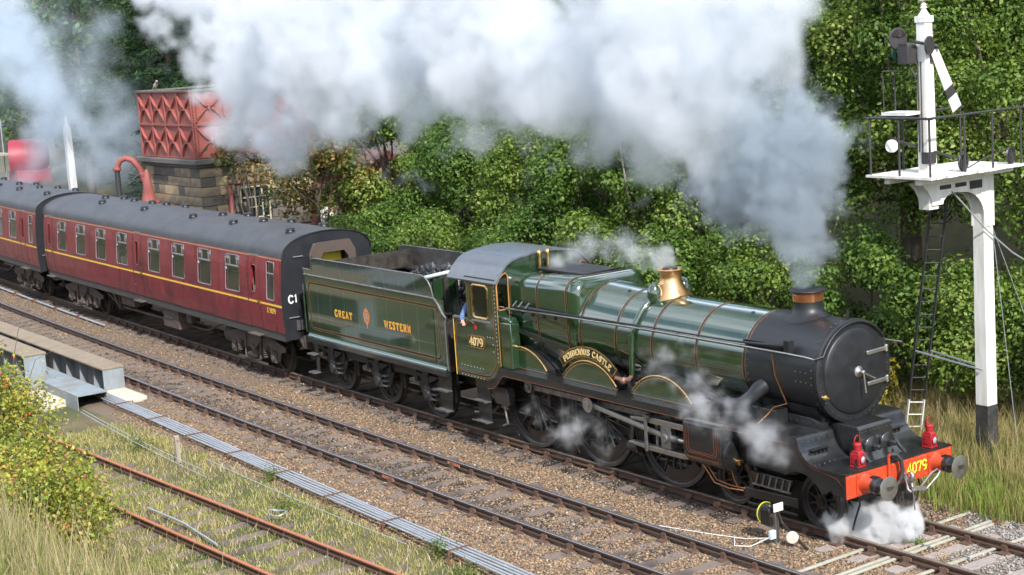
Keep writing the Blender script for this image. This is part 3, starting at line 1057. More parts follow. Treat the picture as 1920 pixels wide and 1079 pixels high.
# platform: x -0.95..0.70, y -2.35..0.55 at z 5.7
pf = MB()
zP = 6.0
DY, DX = -1.55, -0.18           # the doll post stands out over the track side
root_p = sg
k = 0
y = -2.3
while y < 0.36:
    mb = MB()
    mb.box(-0.88 + RNG.uniform(-0.02, 0.02), 0.72 + RNG.uniform(-0.03, 0.03), y, y + 0.135, zP - 0.045, zP)
    mb.build('plank', M['postwhite'], sg, 0)
    y += 0.146
mb = MB()
for x in (-0.45, 0.30):
    mb.box(x - 0.06, x + 0.06, -2.2, 0.5, zP - 0.17, zP - 0.047)
for o in (mb,):
    o.build('joist', M['postwhite'], sg, 0, 0.01)
for x in (0.145, -0.145):
    # cast bracket plate: spandrel with a quarter-circle arch between doll foot and post
    out = [(0.15, zP - 0.18), (0.15, 4.8), (-0.145, 4.8)]
    out += [(-0.145 - 0.60 * (1 - math.cos(a)), 5.0 + 0.55 * math.sin(a)) for a in np.linspace(0.0, math.pi / 2, 9)]
    out += [(-1.0, 5.57), (-1.2, 5.53), (-1.31, 5.45), (-1.33, 5.38), (-1.63, 5.38), (-1.66, 5.52), (-1.76, 5.68), (-1.92, zP - 0.18)]
    mb = MB()
    mb.prism([(yy, zz) for yy, zz in out], 'x', x - 0.02, x + 0.02)
    br = mb.build('bracket_plate', M['postwhite'], sg, 25)
    mb = MB()
    s = 1 if x > 0 else -1
    for (y0, y1, z0, z1) in ((-0.56, -0.20, 5.58, 5.74), (-0.98, -0.66, 5.66, 5.74), (-1.42, -1.10, 5.66, 5.74)):
        mb.box(x + s * 0.0205, x + s * 0.026, y0, y1, z0, z1)
    mb.build('slot', M['ironblack'], br, 0)
mb = MB()
mb.loft([[(s1 * a, DY + s2 * a, z) for s1, s2 in ((-1, -1), (1, -1), (1, 1), (-1, 1))] for a, z in ((0.13, 5.3), (0.125, 6.0), (0.105, 8.82))])
mb.box(-0.125, 0.125, DY - 0.125, DY + 0.125, 8.82, 8.94)
doll = mb.build('doll_post', M['postwhite'], sg, 20, 0.006)
mb = MB()
mb.lathe((0, DY, 8.94), (0, 0, 1), [(0.12, 0), (0.10, 0.03), (0.06, 0.09), (0.045, 0.13), (0.07, 0.15), (0.045, 0.18), (0.055, 0.20), (0.03, 0.25), (0.02, 0.28), (0.10, 0.29), (0.10, 0.32), (0.01, 0.33)], 16)
mb.build('finial', M['postwhite'], sg)
# arm (lower quadrant, pulled off): pivots on the +X side, hangs to +Y
ang = R(-62)
pv = Vector((0.16, DY + 0.05, 8.34))
dirv = Vector((0, math.cos(ang), math.sin(ang)))
upv = Vector((0, -math.sin(ang), math.cos(ang)))


def armpt(s, t, d=0.0):
    return tuple(pv + dirv * s + upv * t + Vector((d, 0, 0)))


def armquad(a, b, wa, wb, d0, d1):
    P8 = [armpt(a, -wa, d0), armpt(b, -wb, d0), armpt(b, wb, d0), armpt(a, wa, d0), armpt(a, -wa, d1), armpt(b, -wb, d1), armpt(b, wb, d1), armpt(a, wa, d1)]
    return P8, [(3, 2, 1, 0), (4, 5, 6, 7), (0, 1, 5, 4), (1, 2, 6, 5), (2, 3, 7, 6), (3, 0, 4, 7)]


mb = MB()
mb.add(*armquad(0.05, 0.86, 0.105, 0.125, -0.006, 0.006))
arm = mb.build('signal_arm', M['postwhite'], sg, 0)
mb = MB()
mb.add(*armquad(0.86, 1.06, 0.125, 0.13, -0.0062, 0.0062))
mb.build('black_stripe', M['ironblack'], arm, 0)
mb = MB()
mb.add(*armquad(1.06, 1.34, 0.13, 0.137, -0.006, 0.006))
mb.build('arm_tip', M['postwhite'], arm, 0)
mb = MB()
mb.cyl((0.02, DY - 0.30, 8.48), (0.10, DY + 0.14, 8.38), 0.03, n=8)
mb.cyl((0.06, DY + 0.10, 8.39), (0.24, DY + 0.13, 8.34), 0.035, n=8)
mb.prism([(DY + 0.0, 8.07), (DY + 0.1, 8.07), (DY + 0.1, 8.38), (DY, 8.38)], 'x', 0.125, 0.15)
mb.build('arm_pivot', M['ironblack'], sg)
sp = MB()
sp.lathe((0.20, DY - 0.10, 8.40), (1, 0.25, 0), [(0.001, -0.02), (0.17, -0.02), (0.17, 0.02), (0.001, 0.02)], 20)
o = sp.build('back_blinder', M['ironblack'], sg)
# spectacle with lamp on the far (track) side
mb = MB()
mb.lathe((-0.38, DY - 0.30, 8.54), (1, -0.2, 0), [(0.001, -0.02), (0.20, -0.02), (0.215, 0.0), (0.20, 0.02), (0.001, 0.02)], 22)
spc = mb.build('spectacle', M['ironblack'], sg)
mb = MB()
mb.lathe((-0.365, DY - 0.303, 8.57), (1, -0.2, 0), [(0.001, 0.0), (0.16, 0.0), (0.155, 0.02), (0.001, 0.03)], 22, R(-80), R(80))
mb.build('red_glass', mat('dark_red_glass', (0.02, 0.012, 0.014), 0.15, coat=0.6), spc)
mb = MB()
mb.lathe((-0.36, DY - 0.30, 8.26), (1, -0.2, 0), [(0.001, -0.02), (0.17, -0.02), (0.17, 0.02), (0.001, 0.02)], 20, R(60), R(300))
mb.build('green_glass', mat('dark_green_glass', (0.004, 0.02, 0.016), 0.15, coat=0.6), spc)
mb = MB()
mb.box(-0.32, -0.06, DY - 0.40, DY - 0.14, 8.07, 8.40)
mb.prism([(-0.32, 8.40), (-0.06, 8.40), (-0.10, 8.46), (-0.28, 8.46)], 'y', DY - 0.38, DY - 0.16)
mb.bar((-0.2, DY - 0.25, 8.07), (-0.1, DY - 0.11, 7.77), 0.05, 0.05)
mb.build('signal_lamp', M['ironblack'], sg, bevel=0.008)
# small upper stage by the lamp
mb = MB()
mb.box(-0.62, -0.02, DY - 0.55, DY - 0.11, 7.120, 7.180)
lst = mb.build('lamp_stage', M['postwhite'], sg)
mb = MB()
mb.box(-0.55, -0.10, DY - 0.50, DY - 0.12, 7.060, 7.118)
for (x, y) in ((-0.58, DY - 0.52), (-0.58, DY - 0.2)):
    mb.cyl((x, y, 7.100), (x, y, 7.950), 0.014, n=6)
mb.cyl((-0.58, DY - 0.55, 7.950), (-0.2, DY - 0.52, 7.950), 0.014, n=6)
mb.cyl((-0.58, DY - 0.52, 7.950), (-0.58, DY - 0.2, 7.950), 0.014, n=6)
mb.build('stage_rail', M['ironblack'], lst)
# platform railing
stan = [(-0.82, -2.22), (-0.1, -2.22), (0.64, -2.22), (0.64, -1.25), (0.64, -0.45), (0.64, 0.38), (-0.82, -1.3), (-0.82, -0.4), (-0.82, 0.38)]
for (x, y) in stan:
    mb = MB()
    mb.cyl((x, y, zP), (x, y, zP + 1.08), 0.022, n=8)
    mb.build('railing_post', M['ironblack'], sg)
for a, b in (((-0.95, -2.22), (0.72, -2.22)), ((0.64, -2.3), (0.64, 0.48)), ((-0.82, -2.3), (-0.82, 0.48))):
    mb = MB()
    mb.cyl((*a, zP + 1.08), (*b, zP + 1.08), 0.024, n=8)
    mb.build('handrail', M['ironblack'], sg)
# balance weight arm, pulleys, operating rods
mb = MB()
mb.lathe((-0.52, DY - 0.40, 6.53), (0.72, -0.69, 0), [(0.001, -0.02), (0.12, -0.02), (0.125, 0.0), (0.12, 0.02), (0.001, 0.03)], 22)
mb.build('balance_weight', M['white'], sg)
mb = MB()
mb.bar((-0.62, DY - 0.35, 6.68), (0.35, DY + 0.2, 6.30), 0.03, 0.05)
mb.bar((0.1, DY + 0.04, 6.40), (0.55, DY + 0.25, 6.26), 0.025, 0.04)
mb.box(0.0, 0.17, DY - 0.17, DY + 0.05, 6.18, 6.40)
mb.build('balance_arm', M['ironblack'], sg)
mb = MB()
for (x, y) in ((-0.06, DY - 0.145), (0.02, DY - 0.15)):
    mb.cyl((x, y, 6.40), (x, y, 8.1), 0.014, n=6)
mb.build('operating_rod', M['ironblack'], sg)
for (x, y, r) in ((0.50, DY + 0.42, 0.17), (0.50, 0.25, 0.16)):
    mb = MB()
    mb.lathe((x, y, zP + 0.18), (1, 0.25, 0), [(r - 0.03, -0.03), (r, -0.03), (r - 0.02, 0), (r, 0.03), (r - 0.03, 0.03), (r - 0.03, -0.03)], 22)
    for a in range(5):
        mb.bar((x, y, zP + 0.18), (x, y + (r - 0.03) * math.cos(a * 1.257), zP + 0.18 + (r - 0.03) * math.sin(a * 1.257)), 0.02, 0.02, (1, 0, 0))
    mb.box(x - 0.03, x + 0.03, y - 0.04, y + 0.04, zP, zP + 0.2)
    mb.build('pulley_wheel', M['ironblack'], sg)
mb = MB()
mb.tube([(0.5, DY + 0.55, zP + 0.05), (0.5, -0.5, zP + 0.2), (0.5, 0.35, zP + 0.33)], 0.012, 5)
mb.build('wire', M['ironblack'], sg)
mb = MB()
mb.tube([(0.19, -1.1, 5.6), (0.2, -0.15, 4.75), (0.22, 0.6, 4.2), (0.3, 3.5, 2.6)], 0.016, 6)
mb.build('stay_wire', M['galv'], sg)
for e in ((0.2, 2.4, 0.0), (0.2, 0.72, 0.0)):
    mb = MB()
    mb.tube([(0.1, 0.16, 4.75), e], 0.008, 5)
    mb.build('stay_wire', M['galv'], sg)
# ladder, leaning up to the platform
lb, lt = Vector((-1.95, -0.05, 0.0)), Vector((-0.62, -0.40, zP - 0.05))
side = Vector((0.16, 0.13, 0)) * 0.74
for s in (-1, 1):
    m_ = lb.lerp(lt, 0.18)
    mb = MB()
    mb.bar(lb + side * s, m_ + side * s, 0.025, 0.06)
    mb.build('ladder_foot', M['postwhite'], sg)
    mb = MB()
    mb.bar(m_ + side * s, lt + side * s, 0.025, 0.06)
    mb.build('ladder_stile', M['ironblack'], sg)
for k in range(21):
    q = lb.lerp(lt, 0.03 + k * 0.046)
    mb = MB()
    mb.cyl(q - side, q + side, 0.013, n=6)
    mb.build('rung', M['postwhite'] if k < 4 else M['ironblack'], sg)
mb = MB()
q = lb.lerp(lt, 0.36)
mb.bar(q + side, (-0.12, -0.16, q.z - 0.12), 0.02, 0.03)
mb.bar(q - side, (0.06, -0.19, q.z - 0.2), 0.02, 0.03)
mb.build('ladder_stay', M['galv'], sg)
# ================================================================ steam locomotive (origin: rail level under the leading axle, +X forward)
LO = thing('steam_locomotive', 'green steam locomotive with copper capped chimney and black smokebox', 'locomotive')
BZ = 2.654
NS = 48


def wheel(parent, x, s, r, nsp, spoke_w, hub_r, crank=None, weight=None, name='wheel', heavy=False, yo=0.80):
    """one wheel; s=-1 near side"""
    y1, y0 = s * yo, s * (yo - 0.14)
    mb = MB()
    rim = r - 0.085
    mb.lathe((x, 0, r), (0, s, 0), [(rim, yo - 0.13), (rim, yo - 0.012), (rim + 0.012, yo - 0.004), (r - 0.008, yo - 0.0), (r, yo - 0.012), (r - 0.0, yo - 0.09), (r + 0.028, yo - 0.11), (r + 0.028, yo - 0.14), (rim, yo - 0.14)], NS if r > 0.7 else 36)
    ty = mb.build(name, M['wheelblack'] if not heavy else M['dirty'], parent, 40)
    mb = MB()
    mb.lathe((x, 0, r), (0, s, 0), [(rim - 0.075, yo - 0.105), (rim - 0.07, yo - 0.03), (rim + 0.001, yo - 0.03), (rim + 0.001, yo - 0.105), (rim - 0.075, yo - 0.105)], NS if r > 0.7 else 36)
    for k in range(nsp):
        a = 2 * math.pi * (k + 0.5) / nsp
        c_, s_ = math.cos(a), math.sin(a)
        p0 = Vector((x + c_ * hub_r * 0.7, s * (yo - 0.055), r + s_ * hub_r * 0.7))
        p1 = Vector((x + c_ * (rim - 0.05), s * (yo - 0.065), r + s_ * (rim - 0.05)))
        t_ = (p1 - p0).normalized()
        n_ = Vector((0, s, 0))
        w_ = t_.cross(n_)
        sec = []
        for p, w in ((p0, spoke_w * 1.25), (p1, spoke_w * 0.85)):
            sec.append([p + w_ * (w / 2) * math.cos(b) + n_ * 0.028 * math.sin(b) for b in np.linspace(0, 2 * math.pi, 7)[:-1]])
        mb.loft(sec, cap=False)
    mb.build('spokes', M['wheelblack'] if not heavy else M['dirty'], ty, 50)
    mb = MB()
    mb.lathe((x, 0, r), (0, s, 0), [(0.001, yo + 0.0), (0.07, yo + 0.0), (0.075, yo - 0.02), (hub_r, yo - 0.022), (hub_r, yo - 0.10)], 24)
    if crank:
        cx_, cz_ = crank
        mb.lathe((x + cx_, 0, r + cz_), (0, s, 0), [(0.001, yo - 0.015), (0.15, yo - 0.018), (0.15, yo - 0.1)], 20)
        mb.bar((x, s * (yo - 0.06), r), (x + cx_, s * (yo - 0.06), r + cz_), 0.08, 0.26, (0, 1, 0))
    mb.build('hub', M['black'] if not heavy else M['dirty'], ty, 40)
    if weight:
        a0, a1 = weight
        mb = MB()
        ri, ro = rim - 0.34, rim - 0.045
        pts = arc(x, r, ro, a0, a1, 14)
        chord = [(x + ro * 0.80 * math.cos(a) * 0.95, r + ro * 0.80 * math.sin(a) * 0.95) for a in np.linspace(a1, a0, 8)]
        mb.prism(pts + chord, 'y', s * (yo - 0.09), s * (yo - 0.02))
        mb.build('balance_weight', M['black'], ty, 30)
    return ty


CRK = (0.33 * math.cos(R(80)), 0.33 * math.sin(R(80)))
DRV = (-3.81, -6.02, -8.306)
for x in DRV:
    wheel(LO, x, -1, 1.0225, 20, 0.052, 0.17, CRK, (R(-112), R(-38)) if x != DRV[1] else (R(-125), R(-25)), 'driving_wheel')
    wheel(LO, x, 1, 1.0225, 20, 0.052, 0.17, CRK, (R(-112), R(-38)), 'driving_wheel')
for x in (0.0, -2.134):
    wheel(LO, x, -1, 0.4826, 10, 0.036, 0.13, None, None, 'bogie_wheel')
    wheel(LO, x, 1, 0.4826, 10, 0.036, 0.13, None, None, 'bogie_wheel')
for x, r in [(q, 1.0225) for q in DRV] + [(0.0, 0.4826), (-2.134, 0.4826)]:
    mb = MB()
    mb.cyl((x, -0.7, r), (x, 0.7, r), 0.09, n=12)
    mb.build('axle', M['dirty'], LO)

# ---- boiler
def ring(x, r, zc, n=NS):
    return [(x, r * math.sin(2 * math.pi * k / n), zc + r * math.cos(2 * math.pi * k / n)) for k in range(n)]


RB = [(-1.66, 0.872, BZ), (-2.98, 0.874, BZ), (-4.22, 0.884, BZ + 0.004), (-5.28, 0.915, BZ + 0.02), (-6.45, 0.955, BZ + 0.045)]


def rb_at(x):
    for a, b in zip(RB, RB[1:]):
        if b[0] <= x <= a[0]:
            t = (x - a[0]) / (b[0] - a[0])
            return a[1] + (b[1] - a[1]) * t, a[2] + (b[2] - a[2]) * t
    return RB[-1][1], RB[-1][2]


mb = MB()
mb.loft([ring(x, r, z, 64) for x, r, z in RB], cap=True)
boiler = mb.build('boiler_barrel', M['green'], LO, 30)
for x in (-1.70, -2.98, -4.22, -5.28, -6.36):
    r, zc = rb_at(x)
    for dx_, w, lift, m in ((0, 0.062, 0.004, 'lineblack'), (-0.035, 0.007, 0.0055, 'orange'), (0.035, 0.007, 0.0055, 'orange')):
        mb = MB()
        n = 64
        A_ = [(x + dx_ - w / 2, (r + lift) * math.sin(2 * math.pi * k / n), zc + (r + lift) * math.cos(2 * math.pi * k / n)) for k in range(n)]
        B_ = [(x + dx_ + w / 2, p[1], p[2]) for p in A_]
        mb.loft([A_, B_], cap=False)
        mb.build('boiler_band' if m == 'lineblack' else 'band_line', M[m], boiler, 30)
# rivet-like washout plugs on the barrel
for (x, a) in ((-5.55, 18), (-2.05, 18)):
    r, zc = rb_at(x)
    n_ = Vector((0, -math.sin(R(a)), math.cos(R(a))))
    mb = MB()
    mb.cyl(Vector((x, 0, zc)) + n_ * (r - 0.01), Vector((x, 0, zc)) + n_ * (r + 0.012), 0.035, n=10)
    mb.build('washout_plug', M['lineblack'], boiler)

# ---- firebox (flat-topped)
def fb_sec(x, top, half_t, half_m, half_b, zb, rs=0.22, sc=1.0, zc=2.75):
    pts = []
    pts += [(half_t, top)]
    # shoulder
    for a in np.linspace(90, 5, 8):
        pts.append((half_t + (half_m - half_t) * math.cos(R(a)), top - rs * 1.35 + rs * 1.35 * math.sin(R(a))))
    pts += [(half_m, 3.0), (half_m, 2.72), (half_m - 0.03, 2.45), (half_m - 0.10, 2.2), (half_b, 1.95), (half_b, zb)]
    full = [(-y, z) for y, z in reversed(pts)] + pts
    return [(x, y * sc, zc + (z - zc) * sc) for y, z in full]


FBS = [fb_sec(-6.46, 3.70, 0.55, 0.90, 0.70, 1.75, sc=0.93), fb_sec(-6.50, 3.745, 0.60, 0.94, 0.70, 1.75, sc=0.972), fb_sec(-6.60, 3.765, 0.63, 0.965, 0.70, 1.75, sc=0.993),
       fb_sec(-6.74, 3.77, 0.65, 0.975, 0.70, 1.75), fb_sec(-7.8, 3.73, 0.66, 0.96, 0.68, 1.75), fb_sec(-8.84, 3.69, 0.66, 0.94, 0.66, 1.75)]
mb = MB()
mb.loft(FBS)
fbx = mb.build('firebox', M['green'], LO, 42)
for (x) in (-6.74, -7.76):
    t = (x + 6.74) / (-8.84 + 6.74)
    s0 = fb_sec(x, 3.77 - 0.08 * t, 0.652, 0.977 - 0.032 * t, 0.70 - 0.03 * t, 1.75)
    for dx_, w, lift, m in ((0, 0.05, 0.004, 'lineblack'), (-0.029, 0.007, 0.0055, 'orange'), (0.029, 0.007, 0.0055, 'orange')):
        mb = MB()
        k = 1 + lift / 0.9
        mb.loft([[(x + dx_ - w / 2, p[1] * k, 2.75 + (p[2] - 2.75) * k) for p in s0], [(x + dx_ + w / 2, p[1] * k, 2.75 + (p[2] - 2.75) * k) for p in s0]], cap=False, closed=False)
        mb.build('boiler_band' if m == 'lineblack' else 'band_line', M[m], fbx, 30)
mb = MB()
mb.box(-8.5, -6.9, -0.40, 0.55, 3.735, 3.79)
mb.build('firebox_cover', M['sbox'], fbx, bevel=0.01)
for i, (x, z) in enumerate(((-8.35, 2.93), (-7.95, 2.93), (-7.55, 2.93), (-7.15, 2.93), (-7.85, 2.33), (-7.2, 2.33), (-7.05, 3.42))):
    mb = MB()
    y = -0.968 if z > 2.5 else -0.93
    if z > 3.3:
        y = -0.93
    mb.cyl((x, y + 0.03, z), (x, y - 0.018, z), 0.042 if z < 3.3 else 0.06, n=10)
    mb.build('mudhole_plug', M['lineblack'] if z < 3.3 else M['green'], fbx)

# ---- safety valve bonnet
mb = MB()
prof = [(0.43, -0.12), (0.385, -0.02), (0.31, 0.09), (0.245, 0.20), (0.212, 0.31), (0.208, 0.41), (0.235, 0.47), (0.255, 0.485), (0.24, 0.50), (0.20, 0.495), (0.17, 0.44)]
mb.lathe((-4.62, 0, BZ + 0.885), (0, 0, 1), prof, 32)
sv = mb.build('safety_valve_cover', mat('valve_brass', (0.84, 0.50, 0.24), 0.27, 1.0, (0.70, 0.40, 0.18), 5, 0.6, rough2=0.4), LO, 50)
mb = MB()
mb.cyl((-4.62, 0, 3.95), (-4.62, 0, 4.06), 0.18, 0.14, 14)
mb.build('safety_valve', M['dirty'], sv)
for s in (-1, 1):
    mb = MB()
    mb.ball((-4.66, s * 0.37, 3.56), (0.15, 0.17, 0.26), 14, 8)
    cl = mb.build('clack_box', M['green'], LO, 60)
    mb = MB()
    r, zc = rb_at(-4.7)
    mb.tube([(-4.68 - 0.10 * k / 11, s * (r + 0.03) * math.sin(R(20 + 7.0 * k)), zc + (r + 0.03) * math.cos(R(20 + 7.0 * k))) for k in range(12)], 0.062, 10)
    mb.tube([(-4.77, s * 0.93, 2.85), (-4.78, s * 0.94, 2.35), (-4.78, s * 0.95, 2.08)], 0.058, 10)
    mb.build('feed_pipe', M['green'], cl, 60)
    mb = MB()
    mb.tube([(-4.78, s * 0.95, 2.08), (-4.80, s * 0.99, 2.0), (-4.95, s * 1.02, 1.95), (-5.2, s * 1.02, 1.97)], 0.045, 10)
    mb.ball((-4.96, s * 1.02, 1.95), 0.075, 10, 6)
    mb.build('pipe_elbow', mat('copper_dull', (0.30, 0.16, 0.11), 0.5, 0.6), cl, 60)

# ---- smokebox
mb = MB()
mb.lathe((0, 0, BZ), (1, 0, 0), [(0.872, -1.665), (0.876, -1.66), (0.876, 0.04), (0.878, 0.05)], 64)
mb.build('smokebox', M['sbox'], LO, 30)
sb = bpy.data.objects[LO.children[-1].name]
mb = MB()
mb.lathe((0, 0, BZ), (1, 0, 0), [(0.86, 0.045), (0.895, 0.05), (0.905, 0.075), (0.90, 0.10), (0.865, 0.118), (0.80, 0.12), (0.745, 0.122), (0.735, 0.10)], 64)
mb.build('front_ring', M['sbox'], sb, 45)
mb = MB()
mb.lathe((0, 0, BZ), (1, 0, 0), [(0.75, 0.11), (0.745, 0.135), (0.725, 0.15), (0.66, 0.168), (0.5, 0.195), (0.3, 0.21), (0.12, 0.215), (0.001, 0.216)], 64)
door = mb.build('smokebox_door', M['sbox'], sb, 50)
mb = MB()
mb.lathe((0.2, 0, BZ), (1, 0, 0), [(0.10, 0.01), (0.10, 0.022), (0.05, 0.035), (0.035, 0.05), (0.035, 0.14), (0.02, 0.15), (0.001, 0.15)], 20)
mb.build('door_boss', M['steel'], door, 50)
mb = MB()
mb.cyl((0.33, 0, BZ), (0.34, 0.03, BZ - 0.36), 0.014, 0.018, 8)
mb.build('door_handle', M['steel'], door)
mb = MB()
mb.cyl((0.30, 0, BZ), (0.31, 0.30, BZ - 0.16), 0.014, 0.018, 8)
mb.build('door_handle', M['steel'], door)
for z in (2.94, 2.40):
    mb = MB()
    zz = z - BZ
    for k in range(5):
        pass
    mb.loft([[(0.235 + d - (y / 0.72) ** 2 * 0.06, y, z + h) for d, h in ((-0.03, -0.035), (0.012, -0.035), (0.012, 0.035), (-0.03, 0.035))] for y in (0.2, 0.35, 0.5, 0.62, 0.72)])
    mb.cyl((0.17, 0.74, z - 0.06), (0.17, 0.74, z + 0.06), 0.035, n=10)
    mb.build('hinge_strap', M['steel'], door, 40, 0.008)
mb = MB()
rivets(mb, [], (1, 0, 0))
for x in (-1.61, -0.05):
    for k in range(44):
        a = 2 * math.pi * k / 44
        n_ = Vector((0, math.sin(a), math.cos(a)))
        rivets(mb, [Vector((x, 0, BZ)) + n_ * 0.876], n_, 0.018, 0.014)
for k in range(44):
    a = 2 * math.pi * k / 44
    if 0.9 < a < 5.4:
        rivets(mb, [(0.1195, 0.835 * math.sin(a), BZ + 0.835 * math.cos(a))], (1, 0, 0), 0.014, 0.01)
for x in (-0.42, -0.30, -0.18):
    for z in (2.55, 2.72):
        rivets(mb, [(x, -math.sqrt(0.876 ** 2 - (z - BZ) ** 2), z)], (0, -1, 0), 0.018, 0.014)
mb.build('rivets', M['sbox'], sb, 60)
mb = MB()
mb.bar((0.0, 0.0, BZ + 0.87), (0.0, 0.0, BZ + 1.06), 0.06, 0.02)
mb.build('lamp_iron', M['black'], sb)

# ---- chimney
ZC = BZ + 0.876
mb = MB()
n = 40
base, mid = [], []
secs = []
for (r, dz, drape) in ((0.42, 0.0, 1.0), (0.36, 0.02, 0.9), (0.29, 0.07, 0.5), (0.265, 0.14, 0.1), (0.262, 0.20, 0.0)):
    loop = []
    for k in range(n):
        a = 2 * math.pi * k / n
        y = r * math.sin(a)
        zs = math.sqrt(0.880 ** 2 - y * y) - 0.880
        loop.append((-0.93 + r * math.cos(a), y, ZC + 0.004 + dz + zs * drape))
    secs.append(loop)
mb.loft(secs, cap=False)
mb.lathe((-0.93, 0, ZC), (0, 0, 1), [(0.262, 0.20), (0.262, 0.245), (0.268, 0.25)], n)
chm = mb.build('chimney', M['sbox'], LO, 50)
mb = MB()
mb.lathe((-0.93, 0, ZC), (0, 0, 1), [(0.268, 0.25), (0.275, 0.30), (0.275, 0.38), (0.29, 0.405), (0.325, 0.42)], n)
mb.build('copper_cap', M['copper'], chm, 50)
mb = MB()
mb.lathe((-0.93, 0, ZC), (0, 0, 1), [(0.325, 0.42), (0.335, 0.43), (0.33, 0.45), (0.28, 0.455), (0.255, 0.47), (0.22, 0.48), (0.20, 0.44), (0.20, 0.2)], n)
mb.build('chimney_lip', M['sbox'], chm, 50)

# ---- cab
def roofz(y):
    y = abs(y)
    return 4.10 - 0.10 * (min(y, 0.85) / 0.85) ** 2 - (0.46 * ((y - 0.85) / 0.47) ** 1.5 if y > 0.85 else 0)


ys = [-1.32, -1.25, -1.15, -1.0, -0.85, -0.6, -0.3, 0, 0.3, 0.6, 0.85, 1.0, 1.15, 1.25, 1.32]
mb = MB()
for x0, x1 in ((-10.62, -8.74),):
    lo_s = [(y, roofz(y)) for y in ys]
    poly = lo_s + [(y * 0.99, z - 0.035) for y, z in reversed(lo_s)]
    mb.loft([[(x0, y, z) for y, z in poly], [(x1, y, z) for y, z in poly]])
roof = mb.build('cab_roof', M['roofgrey'], LO, 35)
mb = MB()
for x in (-8.80, -9.7, -10.55):
    for y in np.linspace(-1.25, 1.25, 26):
        d = (roofz(y + 0.01) - roofz(y - 0.01)) / 0.02
        rivets(mb, [(x, y, roofz(y))], (0, -d, 1), 0.013, 0.009)
for y in (-1.28, -0.75, 0.0):
    for x in np.linspace(-10.5, -8.85, 14):
        d = (roofz(y + 0.01) - roofz(y - 0.01)) / 0.02
        rivets(mb, [(x, y, roofz(y))], (0, -d, 1), 0.013, 0.009)
mb.build('rivets', M['roofgrey'], roof, 60)


def plate_with_hole(outer, hole, to3, thick):
    """flat plate with one opening, built by bridging two loops"""
    bm = bmesh.new()
    vs_o = [bm.verts.new(to3(p, 0)) for p in outer]
    vs_h = [bm.verts.new(to3(p, 0)) for p in hole]
    eds = [bm.edges.new((vs_o[i], vs_o[(i + 1) % len(vs_o)])) for i in range(len(vs_o))]
    eds += [bm.edges.new((vs_h[i], vs_h[(i + 1) % len(vs_h)])) for i in range(len(vs_h))]
    bmesh.ops.triangle_fill(bm, edges=eds, use_beauty=True)
    r_ = bmesh.ops.extrude_face_region(bm, geom=list(bm.faces))
    nv = [e for e in r_['geom'] if isinstance(e, bmesh.types.BMVert)]
    d = Vector(to3((0, 0), thick)) - Vector(to3((0, 0), 0))
    bmesh.ops.translate(bm, verts=nv, vec=d)
    bmesh.ops.recalc_face_normals(bm, faces=bm.faces)
    bm.verts.ensure_lookup_table()
    bm.verts.index_update()
    mb = MB()
    mb.add([v.co.copy() for v in bm.verts], [tuple(v.index for v in f.verts) for f in bm.faces])
    bm.free()
    return mb


